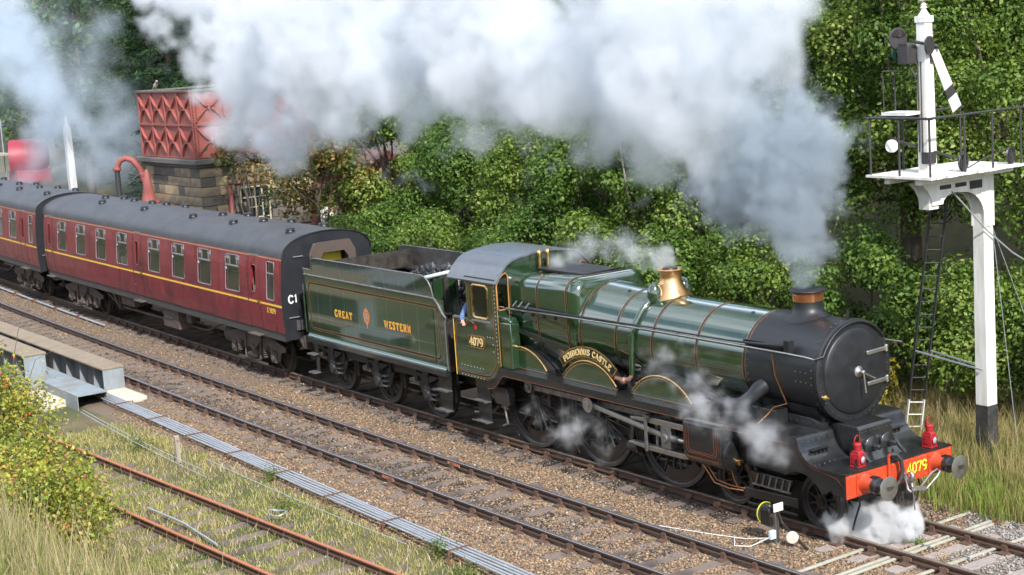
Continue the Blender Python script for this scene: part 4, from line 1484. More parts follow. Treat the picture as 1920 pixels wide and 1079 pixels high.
CABS = [(-8.82, 1.74), (-8.93, 1.62), (-9.05, 1.48), (-9.2, 1.40), (-9.35, 1.37), (-10.52, 1.37), (-10.52, 2.66), (-10.06, 2.66)]
CABS += [(-10.06 + 0.10 * math.sin(a), 2.76 - 0.10 * math.cos(a)) for a in np.linspace(0.2, math.pi / 2, 5)]
CABS += [(-9.96, 3.62), (-8.82, 3.62)]
WIN = rrect(-9.70, -9.13, 2.76, 3.44, 0.09)
for s in (-1, 1):
    mb = plate_with_hole(CABS, WIN, lambda p, d: (p[0], s * (1.285 - d), p[1]), 0.02)
    cs = mb.build('cab_side', M['green'], LO, 0)
    mb = MB()
    mb.tube([(x, s * 1.287, z) for x, z in rrect(-9.715, -9.115, 2.745, 3.455, 0.10)], 0.022, 6, closed=True)
    mb.build('window_frame', M['brass'], cs, 50)
    mb = MB()
    mb.box(-9.70, -9.13, s * 1.275 - 0.003, s * 1.275 + 0.003, 2.76, 3.44)
    mb.build('window_pane', M['cabglass'], cs)
    mb = MB()
    mb.box(-9.72, -9.08, s * 1.287, s * 1.33, 2.665, 2.69)
    mb.box(-10.5, -10.02, s * 1.25, s * 1.31, 2.66, 2.695)
    mb.build('arm_rest', M['steel'], cs)
    # lining
    loop = [(-8.91, 1.80), (-8.91, 3.46), (-9.03, 3.52), (-9.82, 3.52), (-9.88, 3.4), (-9.88, 2.75), (-9.92, 2.65), (-10.0, 2.58), (-10.37, 2.58), (-10.44, 2.5), (-10.44, 1.52), (-10.38, 1.46), (-9.36, 1.46), (-9.2, 1.49), (-9.05, 1.60), (-8.91, 1.80)]
    for dlt, w, m, lf in ((0, 0.035, 'lineblack', 0.0025), (1, 0.008, 'orange', 0.0035), (-1, 0.008, 'orange', 0.0035)):
        cx_, cz_ = -9.5, 2.3
        pts = []
        L_ = loop[:-1]
        for i, p in enumerate(L_):
            a, b = Vector(L_[i - 1]), Vector(L_[(i + 1) % len(L_)])
            q = Vector(p)
            t_ = ((q - a).normalized() + (b - q).normalized()).normalized()
            nn = Vector((-t_.y, t_.x))
            pts.append(q + nn * (0.024 * dlt))
        pts.append(pts[0])
        mb = MB()
        mb.ribbon([(p[0], s * 1.285, p[1]) for p in pts], w, (0, s, 0), lf)
        mb.build('lining', M[m], cs, 0, recalc=False)
    # edge beading
    mb = MB()
    mb.tube([(-10.525, s * 1.285, 1.37), (-10.525, s * 1.285, 2.66)], 0.009, 6)
    mb.build('beading', M['gold'], cs)
    mb = MB()
    rivets(mb, [(x, s * 1.285, z) for z in (1.62, 1.40) for x in np.arange(-10.3, -9.35, 0.12)] + [(-8.86, s * 1.285, z) for z in np.arange(1.85, 3.5, 0.09)] + [(-9.02, s * 1.285, z) for z in (2.05, 2.2, 2.35)] + [(-9.22, s * 1.285, 2.35), (-9.12, s * 1.285, 2.35)], (0, s, 0), 0.010, 0.007)
    mb.build('rivets', M['white'], cs, 60)
# number plate on the near and far cab side
for s in (-1, 1):
    mb = MB()
    mb.prism(rrect(-9.93, -9.34, 2.06, 2.335, 0.05), 'y', s * 1.286, s * 1.305)
    np_ = mb.build('number_plate', M['brass'], LO, 30)
    mb = MB()
    mb.prism(rrect(-9.905, -9.365, 2.085, 2.31, 0.04), 'y', s * 1.3055, s * 1.308)
    mb.build('plate_ground', mat('plate_brown', (0.05, 0.018, 0.012), 0.4), np_, 30)
    mb = lettering('4079', 0.17, lambda a, b, d: (-9.635 - s * a, s * (1.308 + d), 2.113 + b), 0.16, False, 0.05, (0.0, 0.012))
    mb.build('numerals', M['plategold'], np_, 0)
    mb = MB()
    mb.cyl((-9.66, s * 1.285, 2.52), (-9.66, s * 1.288, 2.52), 0.06, n=20)
    mb.build('red_disc', M['redshade'], LO)
# cab front (weatherboard)
for s in (-1, 1):
    outer = [(0.60, 3.3), (0.93, 3.1), (0.95, 1.74), (1.285, 1.74), (1.285, 3.52), (1.2, 3.72), (1.05, 3.88), (0.85, 3.985), (0.60, 4.03)]
    hole = [(0.99, 2.97), (1.21, 2.97), (1.245, 3.02), (1.245, 3.50), (1.17, 3.62), (1.10, 3.69), (1.02, 3.72), (0.97, 3.66), (0.97, 3.02)]
    mb = plate_with_hole(outer, hole, lambda p, d: (-8.82 + d, s * p[0], p[1]), 0.02)
    cf = mb.build('cab_front', M['green'], LO, 0)
    mb = MB()
    mb.tube([(-8.798, s * a, b) for a, b in [(0.98, 2.96), (1.215, 2.96), (1.255, 3.02), (1.255, 3.505), (1.175, 3.63), (1.1, 3.7), (1.01, 3.735), (0.96, 3.67), (0.96, 3.02)]], 0.014, 6, closed=True)
    mb.build('window_frame', M['orange'], cf, 50)
    mb = MB()
    mb.box(-8.812, -8.808, s * 1.11 - 0.14, s * 1.11 + 0.135, 2.97, 3.62)
    mb.build('window_pane', M['cabglass'], cf)
    mb = MB()
    mb.ribbon([(-8.80, s * 1.27, 1.76), (-8.80, s * 1.27, 3.5), (-8.80, s * 1.15, 3.76), (-8.80, s * 0.95, 3.92), (-8.80, s * 0.6, 4.0)], 0.012, (1, 0, 0), 0.002)
    mb.ribbon([(-8.80, s * 0.96, 1.76), (-8.80, s * 0.965, 3.05), (-8.80, s * 0.9, 3.4), (-8.80, s * 0.66, 3.68)], 0.012, (1, 0, 0), 0.002)
    mb.build('lining', M['orange'], cf, 0, recalc=False)
mb = MB()
mb.prism([(-0.6, 3.3), (0.6, 3.3), (0.6, 4.03), (0.3, 4.06), (-0.3, 4.06), (-0.6, 4.03)], 'x', -8.82, -8.80)
mb.build('cab_front', M['green'], LO, 0)
mb = MB()
mb.box(-10.5, -8.82, -1.25, 1.25, 1.42, 1.48)
mb.box(-8.9, -8.82, -0.95, 0.95, 1.48, 3.5)
mb.box(-10.5, -9.6, 0.7, 1.2, 1.48, 2.0)
mb.build('cab_floor', M['dirty'], LO)
for y in (-0.22, 0.0):
    mb = MB()
    mb.cyl((-8.62, y, 3.72), (-8.62, y, 4.02), 0.035, n=10)
    mb.lathe((-8.62, y, 3.98), (0, 0, 1), [(0.03, 0), (0.05, 0.03), (0.05, 0.12), (0.03, 0.15), (0.001, 0.16)], 12)
    mb.build('whistle', M['brass'], LO)

# ---- running plate
YP = 1.31
mb = MB()
mb.box(-8.82, -0.12, -YP, -0.62, 1.685, 1.72)
mb.box(-8.82, -0.12, 0.62, YP, 1.685, 1.72)
rp = mb.build('running_plate', M['black'], LO, 0)
for s in (-1, 1):
    mb = MB()
    poly = [(-9.35, 1.335), (-9.18, 1.37), (-9.04, 1.46), (-8.93, 1.60), (-8.82, 1.684), (-0.02, 1.684), (-0.02, 1.60), (-0.2, 1.56), (-8.70, 1.56), (-8.84, 1.46), (-8.95, 1.33), (-9.08, 1.24), (-9.3, 1.20)]
    mb.prism(poly, 'y', s * YP, s * (YP - 0.025))
    va = mb.build('valance', M['black'], LO, 0)
    mb = MB()
    mb.ribbon([(x, s * YP, z) for x, z in [(-9.3, 1.215), (-9.07, 1.255), (-8.94, 1.345), (-8.83, 1.47), (-8.69, 1.575), (-0.2, 1.575)]], 0.009, (0, s, 0), 0.003)
    mb.build('lining', M['cyllining'], va, 0, recalc=False)
    mb = MB()
    rivets(mb, [(x, s * YP, 1.645) for x in np.arange(-8.6, -0.3, 0.17)], (0, s, 0), 0.012, 0.009)
    rivets(mb, [(x, s * (YP - 0.06), 1.72) for x in np.arange(-8.6, -0.3, 0.13)], (0, 0, 1), 0.012, 0.007)
    mb.build('rivets', M['black'], va, 60)
# drop at the front
for s in (-1, 1):
    prof = [(-0.14, 1.72), (-0.04, 1.715), (0.0, 1.68), (0.02, 1.60), (0.06, 1.50), (0.14, 1.40), (0.26, 1.31), (0.40, 1.27), (0.5, 1.262)]
    mb = MB()
    mb.loft([[(x, s * YP, z), (x, s * 0.45, z), (x - 0.012, s * 0.45, z - 0.02), (x - 0.012, s * YP, z - 0.02)] for x, z in prof])
    ap = mb.build('front_apron', M['black'], LO, 40)
    mb = MB()
    rivets(mb, [(0.022, s * y, 1.60) for y in np.arange(0.55, 1.25, 0.13)], (1, 0, 0.2), 0.016, 0.012)
    rivets(mb, [(0.36, s * y, 1.285) for y in np.arange(0.55, 1.3, 0.12)], (0.2, 0, 1), 0.012, 0.009)
    mb.build('rivets', M['black'], ap, 60)
    mb = MB()
    mb.bar((0.12, s * 0.72, 1.47), (0.12, s * 1.12, 1.47), 0.10, 0.02)
    for y in (0.76, 0.85, 0.94, 1.03):
        mb.box(0.08, 0.17, s * y - 0.01, s * y + 0.01, 1.40, 1.47)
    mb.build('step', M['black'], ap)
    mb = MB()
    side = [(-0.14, 1.70)] + [(x - 0.02, z - 0.02) for x, z in prof[2:]] + [(1.08, 1.24), (1.08, 0.86), (1.0, 0.86), (0.72, 0.92)]
    side += [(0.62 * math.cos(a), 0.4826 + 0.62 * math.sin(a)) for a in np.linspace(R(32), R(125), 9)]
    side += [(-0.5, 1.1), (-0.5, 1.58)]
    mb.prism(side, 'y', s * (YP - 0.03), s * (YP - 0.055))
    fs = mb.build('front_side_sheet', M['black'], LO, 0)
    mb = MB()
    line = [(-0.3, 1.62)] + [(x - 0.055, z - 0.04) for x, z in prof[2:-1]] + [(0.66, 1.19), (0.86, 1.16), (1.0, 1.05), (1.03, 0.92)]
    mb.ribbon([(x, s * (YP - 0.03), z) for x, z in line], 0.010, (0, s, 0), 0.003)
    mb.build('lining', M['cyllining'], fs, 0, recalc=False)
mb = MB()
mb.box(0.48, 1.085, -YP, YP, 1.235, 1.262)
fp = mb.build('front_platform', M['black'], LO, 0)
mb = MB()
rivets(mb, [(1.04, y, 1.262) for y in np.arange(-1.25, 1.26, 0.11)] + [(x, -1.26, 1.262) for x in np.arange(0.55, 1.0, 0.11)] + [(x, 1.26, 1.262) for x in np.arange(0.55, 1.0, 0.11)], (0, 0, 1), 0.012, 0.008)
mb.build('rivets', M['black'], fp, 60)
# inside cylinder casing
mb = MB()
mb.prism([(-0.42, 1.80), (0.50, 1.80), (0.56, 1.76), (0.58, 1.46), (0.72, 1.32), (0.82, 1.262), (-0.42, 1.262)], 'y', -0.40, 0.40)
ic = mb.build('cylinder_casing', M['black'], LO, 20, 0.012)
for s in (-1, 1):
    mb = MB()
    mb.prism([(0.40, 1.262), (0.84, 1.262), (0.74, 1.33), (0.62, 1.45), (0.58, 1.52), (0.40, 1.52)], 'y', s * 0.40, s * 0.46)
    mb.build('casing_cheek', M['black'], ic, 0)
    mb = MB()
    mb.lathe((0.60, s * 0.19, 1.46), (1, 0, 0), [(0.17, -0.1), (0.17, 0.05), (0.155, 0.065), (0.06, 0.075), (0.05, 0.08), (0.045, 0.22), (0.03, 0.24), (0.001, 0.24)], 24)
    mb.build('valve_cover', M['black'], LO, 40)
mb = MB()
rivets(mb, [(x, -0.40, 1.755) for x in np.arange(-0.35, 0.55, 0.11)] + [(0.45, -0.40, z) for z in np.arange(1.3, 1.7, 0.1)], (0, -1, 0), 0.014, 0.01)
rivets(mb, [(0.575, y, 1.70) for y in np.arange(-0.35, 0.36, 0.1)], (1, 0, 0), 0.014, 0.01)
mb.build('rivets', M['black'], ic, 60)
# smokebox saddle and casings beside it
mb = MB()
mb.prism([(-0.62, 1.55), (0.62, 1.55), (0.55, 1.8), (0.72, 2.1), (-0.72, 2.1), (-0.55, 1.8)], 'x', -1.5, -0.1)
mb.build('saddle', M['black'], LO, 30)
for s in (-1, 1):
    mb = MB()
    mb.prism([(-2.6, 1.72), (-0.05, 1.72), (-0.05, 1.82), (-0.3, 1.88), (-2.4, 1.88)], 'y', s * 0.50, s * 0.66)
    mb.build('frame_top', M['black'], LO, 0, 0.01)
    mb = MB()
    rivets(mb, [(x, s * 0.66, 1.79) for x in np.arange(-2.4, -0.1, 0.16)], (0, s, 0), 0.02, 0.014)
    mb.build('rivets', M['black'], LO, 60)
    mb = MB()
    mb.box(-1.25, -0.85, s * 0.66, s * 0.95, 1.72, 1.98)
    mb.build('valve_box', M['black'], LO, 0, 0.012)
# main frames
for s in (-1, 1):
    mb = MB()
    mb.prism([(0.95, 0.78), (1.06, 1.24), (-10.4, 1.40), (-10.4, 0.9), (-9.4, 0.62), (-2.6, 0.62), (-1.6, 0.92), (0.6, 0.9)], 'y', s * 0.60, s * 0.63)
    mb.build('frame_plate', M['dirty'], LO, 0)
mb = MB()
mb.prism([(-6.9, 0.72), (-8.9, 0.55), (-8.9, 1.7), (-6.9, 1.7)], 'y', -0.55, 0.55)
mb.build('ashpan', M['dirty'], LO, 0)

# ---- splashers and nameplate
def splasher(x, s, a0, a1, beading=True, zc=1.08, r=1.12, yf=1.05):
    b = [(x + r * math.cos(a), zc + r * math.sin(a)) for a in np.linspace(a0, a1, 20)]
    poly = [p for p in b if p[1] >= 1.72]
    poly = [(poly[0][0], 1.722)] + poly + [(poly[-1][0], 1.722)]
    mb = MB()
    mb.prism(poly, 'y', s * yf, s * 0.68)
    o = mb.build('splasher', M['black'], LO, 30)
    mb = MB()
    mb.prism([(x + (px - x) * 0.985, max(1.723, zc + (pz - zc) * 0.985)) for px, pz in poly], 'y', s * (yf + 0.004), s * (yf - 0.01))
    mb.build('splasher_face', M['green'], o, 0)
    if beading:
        mb = MB()
        mb.tube([(px, s * (yf + 0.004), pz) for px, pz in poly[1:-1]], 0.02, 8)
        mb.build('brass_beading', M['brass'], o, 60)
        mb = MB()
        mb.ribbon([(x + (px - x) * 0.955, s * yf, zc + (pz - zc) * 0.955) for px, pz in poly[1:-1] if zc + (pz - zc) * 0.955 > 1.75] , 0.010, (0, s, 0), 0.008)
        mb.ribbon([(poly[1][0] - 0.05, s * yf, 1.755), (poly[-2][0] + 0.05, s * yf, 1.755)], 0.010, (0, s, 0), 0.008)
        mb.build('lining', M['orange'], o, 0, recalc=False)
    return o


for s in (-1, 1):
    splasher(DRV[0], s, R(140), R(40))
    splasher(DRV[1], s, R(140), R(40))
    splasher(DRV[2], s, R(100), R(40))
    # nameplate, concentric with the middle splasher
    zc, xm = 1.08, DRV[1]
    th = np.linspace(R(131), R(49), 30)
    out = [(xm + 1.42 * math.cos(a), zc + 1.42 * math.sin(a)) for a in th] + [(xm + 1.20 * math.cos(a), zc + 1.20 * math.sin(a)) for a in th[::-1]]
    mb = MB()
    mb.prism(out, 'y', s * 1.06, s * 1.085)
    npl = mb.build('nameplate', M['brass'], LO, 30)
    th2 = np.linspace(R(130), R(50), 30)
    out = [(xm + 1.395 * math.cos(a), zc + 1.395 * math.sin(a)) for a in th2] + [(xm + 1.225 * math.cos(a), zc + 1.225 * math.sin(a)) for a in th2[::-1]]
    mb = MB()
    mb.prism(out, 'y', s * 1.0855, s * 1.088)
    mb.build('plate_ground', M['lineblack'], npl, 0)
    mb = lettering('PENDENNIS CASTLE', 0.117, lambda a, b, d: (xm + (1.25 + b) * math.sin(-s * a / 1.30), s * (1.088 + d), zc + (1.25 + b) * math.cos(a / 1.30)), 0.16, True, 0.12, (0.0, 0.010))
    mb.build('letters', M['plategold'], npl, 0)
    mb = MB()
    mb.prism([(xm + 1.2 * math.cos(a), zc + 1.2 * math.sin(a)) for a in np.linspace(R(122), R(58), 16)] + [(xm + 1.12 * math.cos(a), zc + 1.12 * math.sin(a)) for a in np.linspace(R(58), R(122), 16)], 'y', s * 1.055, s * 1.045)
    mb.build('plate_backing', M['green'], npl, 0)
    # box in front of the cab
    mb = MB()
    mb.box(-8.80, -8.42, s * 0.98, s * 1.24, 1.72, 2.72)
    mb.prism([(-8.80, 2.72), (-8.42, 2.72), (-8.50, 2.82), (-8.80, 2.84)], 'y', s * 1.0, s * 1.22)
    mb.build('sand_box', M['green'], LO, 20, 0.03)

# ---- reversing rod, handrails, ejector pipe
mb = MB()
mb.bar((-8.5, -1.02, 2.56), (-6.72, -1.02, 2.34), 0.02, 0.09)
mb.bar((-6.8, -1.0, 2.36), (-6.75, -0.95, 1.72), 0.03, 0.05)
mb.build('reversing_rod', M['black'], LO)
hr = [(-8.78, -1.06, 2.99), (-8.4, -1.03, 2.99), (-6.5, -1.02, 3.02), (-4.2, -0.955, 3.03), (-1.7, -0.94, 3.03), (-0.6, -0.94, 3.03), (-0.05, -0.945, 3.02), (0.1, -0.93, 3.0)]
mb = MB()
mb.tube(hr, 0.017, 8)
mb.build('handrail', M['steel'], LO, 60)
mb = MB()
mb.tube([hr[-1]] + [(0.16, 0.86 * math.sin(a), BZ + 0.86 * math.cos(a)) for a in np.linspace(R(-64), R(54), 13)], 0.018, 8)
mb.build('handrail', M['sbox'], LO, 60)
mb = MB()
mb.tube([(-8.78, 1.06, 2.99), (-6.5, 1.02, 3.02), (-4.2, 0.955, 3.03), (0.0, 0.94, 3.03), (0.3, 1.0, 3.02)], 0.019, 8)
mb.build('handrail', M['dullsteel'], LO, 60)
for x, y in ((-6.0, -1.0), (-5.0, -0.97), (-3.4, -0.94), (-1.75, -0.93), (-0.5, -0.93)):
    mb = MB()
    mb.cyl((x, y + 0.12, 3.0), (x, y - 0.005, 3.03), 0.02, 0.028, 8)
    mb.build('handrail_knob', M['black'], LO)
mb = MB()
mb.tube([(-8.5, -1.04, 3.05), (-8.2, -1.05, 3.06), (-7.6, -1.05, 3.06), (-6.6, -1.03, 3.07), (-4.2, -0.965, 3.085), (-2.0, -0.95, 3.09), (-1.2, -0.95, 3.12), (-0.8, -0.92, 3.14), (-0.55, -0.84, 3.14)], [0.035, 0.05, 0.035, 0.020, 0.017, 0.017, 0.025, 0.045, 0.06], 12)
mb.box(-0.62, -0.5, -0.93, -0.8, 3.0, 3.24)
for x in (-8.45, -8.25, -8.0):
    mb.cyl((x, -1.12, 3.06), (x, -1.0, 3.16), 0.03, n=8)
mb.build('ejector_pipe', M['sbox'], LO, 60)
mb = MB()
mb.loft([[(x, -math.sin(R(62)) * (0.88 + d) + w * 0.0, BZ + math.cos(R(62)) * (0.88 + d) + w) for d, w in ((0, -hh), (0.09, -hh * 0.7), (0.09, hh * 0.7), (0, hh))] for x, hh in ((-1.72, 0.03), (-1.6, 0.06), (-1.0, 0.07), (-0.86, 0.10), (-0.75, 0.07))])
mb.build('lubricator_cover', M['sbox'], LO, 50, 0.015)
mb = MB()
mb.tube([(-0.95, -0.90, 2.98), (-0.9, -0.89, 2.6), (-0.8, -0.84, 2.3), (-0.72, -0.80, 2.1), (-0.95, -0.90, 2.02), (-1.02, -0.98, 1.9), (-1.15, -1.1, 1.73)], 0.012, 6)
mb.build('copper_pipe', M['copper'], LO, 60)
mb = MB()
mb.lathe((0.13, -0.80, 2.34), (1, 0, 0), [(0.03, 0), (0.03, 0.05), (0.045, 0.06), (0.045, 0.09), (0.02, 0.1), (0.02, 0.15), (0.001, 0.15)], 12)
mb.build('brass_tap', M['brass'], LO)
# outside steam pipe
mb = MB()
mb.tube([(-1.28, -0.74, 2.36), (-1.34, -0.86, 2.28), (-1.42, -0.98, 2.14), (-1.55, -1.07, 2.03), (-1.75, -1.11, 1.98), (-2.0, -1.12, 1.97), (-2.15, -1.12, 1.92), (-2.2, -1.12, 1.80), (-2.2, -1.12, 1.70)], [0.15, 0.145, 0.125, 0.12, 0.12, 0.12, 0.125, 0.135, 0.15], 18)
mb.build('steam_pipe', M['sbox'], LO, 60)
mb = MB()
mb.tube([(-1.28, 0.74, 2.36), (-1.42, 0.98, 2.14), (-1.75, 1.11, 1.98), (-2.15, 1.12, 1.92), (-2.2, 1.12, 1.70)], 0.125, 14)
mb.build('steam_pipe', M['sbox'], LO, 60)

# ---- outside cylinders and motion
for s in (-1, 1):
    cyp = [(0.72, 1.62), (1.40, 1.62), (1.44, 1.56), (1.45, 1.08)] + [(1.12 + 0.33 * math.cos(a), 1.07 + 0.31 * math.sin(a)) for a in np.linspace(0, -math.pi, 12)] + [(0.72, 1.07)]
    mb = MB()
    mb.prism([(s * y, z) for y, z in cyp], 'x', -2.78, -1.78)
    cyl_ = mb.build('cylinder', M['black'], LO, 30, 0.012)
    mb = MB()
    mb.box(-2.74, -1.80, s * 0.9, s * 1.43, 1.6205, 1.64)
    mb.build('cylinder_top_plate', M['dullsteel'], cyl_, 0, 0.005)
    for inset in (0.05, 0.10, 0.16):
        x0, x1, z0, z1 = -2.78 + inset, -1.78 - inset, 0.98 + inset * 0.6, 1.60
        if inset == 0.05:
            z0 = 0.95
        mb = MB()
        q = [(x0, z1), (x0, z0 + 0.05), (x0 + 0.05, z0), (x1 - 0.05, z0), (x1, z0 + 0.05), (x1, z1)]
        def sidey(z):
            return 1.4515 if z >= 1.08 else 1.12 + 0.33 * math.sqrt(max(0, 1 - ((1.07 - z) / 0.31) ** 2)) + 0.003
        mb.ribbon([(x, s * sidey(z), z) for x, z in q], 0.009, (0, s, 0), 0.002)
        mb.build('lining', M['cyllining'], cyl_, 0, recalc=False)
    mb = MB()
    mb.lathe((-1.78, s * 1.12, 1.07), (1, 0, 0), [(0.30, 0.0), (0.30, 0.05), (0.285, 0.075), (0.15, 0.10), (0.001, 0.105)], 30)
    for k in range(10):
        a = 2 * math.pi * k / 10
        mb.cyl((-1.72, s * 1.12 + 0.25 * math.cos(a), 1.07 + 0.25 * math.sin(a)), (-1.685, s * 1.12 + 0.25 * math.cos(a), 1.07 + 0.25 * math.sin(a)), 0.016, n=6)
    mb.build('cylinder_cover', M['black'], cyl_, 40)
    mb = MB()
    mb.lathe((-1.68, s * 1.14, 0.95), (1, 0, 0), [(0.05, 0), (0.05, 0.06), (0.065, 0.065), (0.065, 0.09), (0.03, 0.1), (0.001, 0.1)], 10)
    mb.build('relief_valve', M['brass'], cyl_)
    # slide bars
    for z in (1.32, 0.82):
        mb = MB()
        if z > 1:
            mb.prism([(-4.62, 1.285), (-4.62, 1.33), (-3.9, 1.40), (-3.1, 1.40), (-2.78, 1.34), (-2.78, 1.285)], 'y', s * 1.18, s * 1.06)
        else:
            mb.prism([(-4.72, 0.83), (-4.72, 0.80), (-4.0, 0.745), (-3.1, 0.745), (-2.78, 0.80), (-2.78, 0.845), (-4.6, 0.845)], 'y', s * 1.18, s * 1.06)
        mb.build('slide_bar', M['steel'], LO, 0, 0.006)
    mb = MB()
    mb.bar((-4.12, s * 1.22, 0.74), (-4.12, s * 1.22, 1.45), 0.03, 0.06, (1, 0, 0))
    mb.bar((-4.02, s * 1.02, 0.72), (-4.02, s * 1.02, 1.6), 0.03, 0.07, (1, 0, 0))
    mb.box(-4.16, -4.0, s * 0.98, s * 1.24, 1.40, 1.44)
    mb.build('motion_bracket', M['dullsteel'], LO, 0)
    mb = MB()
    mb.cyl((-3.55, s * 1.12, 1.07), (-2.75, s * 1.12, 1.07), 0.045, n=12)
    mb.build('piston_rod', M['steel'], LO)
    mb = MB()
    mb.box(-3.72, -3.44, s * 1.05, s * 1.19, 0.86, 1.28)
    mb.cyl((-3.58, s * 1.02, 1.07), (-3.58, s * 1.24, 1.07), 0.085, n=16)
    mb.cyl((-3.46, s * 1.12, 1.07), (-3.28, s * 1.12, 1.07), 0.085, 0.06, 14)
    mb.build('crosshead', M['dullsteel'], LO, 30, 0.01)
    pin = [(x + CRK[0], 1.0225 + CRK[1]) for x in DRV]
    mb = MB()
    for a, b in ((pin[2], pin[1]), (pin[1], pin[0])):
        mb.bar((a[0], s * 0.93, a[1]), (b[0], s * 0.93, b[1]), 0.05, 0.115)
    for p in pin:
        mb.cyl((p[0], s * 0.86, p[1]), (p[0], s * 1.0, p[1]), 0.13, n=20)
        mb.cyl((p[0], s * 0.99, p[1]), (p[0], s * 1.03, p[1]), 0.06, n=14)
    mb.build('coupling_rod', M['dullsteel'], LO, 40, 0.008)
    mb = MB()
    a, b = Vector((pin[1][0], s * 1.11, pin[1][1])), Vector((-3.58, s * 1.12, 1.07))
    mb.bar(a, b, 0.05, 0.10)
    mb.bar(a.lerp(b, 0.05), a.lerp(b, 0.95), 0.065, 0.03)
    mb.cyl((a.x, s * 1.03, a.z), (a.x, s * 1.19, a.z), 0.155, n=22)
    mb.cyl((a.x, s * 1.18, a.z), (a.x, s * 1.23, a.z), 0.075, n=14)
    mb.build('connecting_rod', M['steel'], LO, 40, 0.008)
    # drain cock pipes
    mb = MB()
    for k in (0, 1):
        mb.tube([(-2.62, s * (1.20 - 0.08 * k), 0.80), (-2.5, s * (1.18 - 0.08 * k), 0.70), (-2.25, s * (1.2 - 0.06 * k), 0.48 + 0.04 * k), (-1.9, s * (1.18 - 0.05 * k), 0.44 + 0.04 * k), (-1.55, s * (1.14 - 0.04 * k), 0.45 + 0.03 * k)], 0.013, 6)
    mb.tube([(-1.85, s * 1.15, 0.80), (-1.75, s * 1.17, 0.62), (-1.65, s * 1.16, 0.47)], 0.012, 6)
    mb.build('drain_pipe', M['copper'], LO, 60)
    # sand pipes and brake gear between the wheels
    for x in (-4.9, -7.15, -9.3):
        mb = MB()
        mb.tube([(x, s * 0.85, 1.55), (x + 0.02, s * 0.86, 0.95), (x + 0.18, s * 0.80, 0.35), (x + 0.30, s * 0.77, 0.12)], 0.02, 6)
        mb.build('sand_pipe', M['dirty'], LO, 60)
        mb = MB()
        mb.prism([(x - 0.10, 1.35), (x + 0.04, 1.35), (x + 0.03, 0.8), (x + 0.10, 0.45), (x - 0.02, 0.4), (x - 0.07, 0.8)], 'y', s * 0.66, s * 0.76)
        mb.build('brake_hanger', M['dirty'], LO, 0)
    for k, x in enumerate((-5.05, -7.3)):
        mb = MB()
        mb.cyl((x, s * 0.88, 0.62), (x + 0.3, s * 0.9, 0.62), 0.10, 0.10, 12)
        mb.build('brake_cylinder', M['dirty'], LO)
    # springs hung under the frame edge
    for x in DRV:
        mb = MB()
        mb.cyl((x + 0.62, s * 0.86, 1.2), (x + 0.62, s * 0.86, 1.56), 0.045, n=10)
        mb.bar((x + 0.62, s * 0.86, 1.0), (x + 0.62, s * 0.86, 1.2), 0.05, 0.09)
        mb.build('spring_hanger', M['dirty'], LO)

# ---- bogie
mb = MB()
mb.box(-2.75, 0.62, -0.55, 0.55, 0.55, 0.66)
for s in (-1, 1):
    mb.prism([(-2.55, 0.30), (-2.65, 0.42), (-2.4, 0.66), (0.25, 0.66), (0.52, 0.42), (0.45, 0.30), (0.15, 0.32), (-0.45, 0.24), (-1.7, 0.24), (-2.3, 0.32)], 'y', s * 0.52, s * 0.56)
mb.build('bogie_frame', M['dirty'], LO, 0)
for s in (-1, 1):
    mb = MB()
    mb.bar((-1.75, s * 0.93, 0.36), (-0.40, s * 0.93, 0.40), 0.04, 0.17)
    mb.bar((-1.7, s * 0.90, 0.15), (-0.45, s * 0.90, 0.17), 0.03, 0.05)
    mb.prism([(-1.5, 0.55), (-0.62, 0.55), (-0.5, 0.78), (-1.62, 0.78)], 'y', s * 0.88, s * 0.95)
    mb.build('bogie_side_bar', M['black'], LO, 0, 0.01)
    mb = MB()
    for k in range(6):
        x = -1.42 + 0.16 * k
        mb.bar((x, s * 0.96, 0.56), (x + 0.07, s * 0.96, 0.76), 0.025, 0.035)
    mb.bar((-1.5, s * 0.965, 0.56), (-0.55, s * 0.965, 0.56), 0.03, 0.03)
    mb.build('bogie_spring', M['dullsteel'], LO, 0)
    mb = MB()
    mb.tube([(0.75, s * 0.72, 1.0), (0.85, s * 0.74, 0.6), (0.72, s * 0.75, 0.25), (0.68, s * 0.75, 0.12)], 0.018, 6)
    mb.build('guard_iron', M['dirty'], LO)
    mb = MB()
    mb.box(-0.55, -0.2, s * 0.70, s * 1.20, 1.0, 1.5)
    mb.box(-1.7, -0.6, s * 0.64, s * 0.9, 0.85, 1.55)
    mb.build('frame_casting', M['dirty'], LO, 0, 0.02)
    mb = MB()
    mb.lathe((-0.75, s * 1.285, 1.42), (0, s, 0), [(0.05, -0.1), (0.055, 0), (0.08, 0.01), (0.08, 0.02), (0.05, 0.03), (0.001, 0.03)], 14)
    mb.build('lubricator', M['black'], LO)

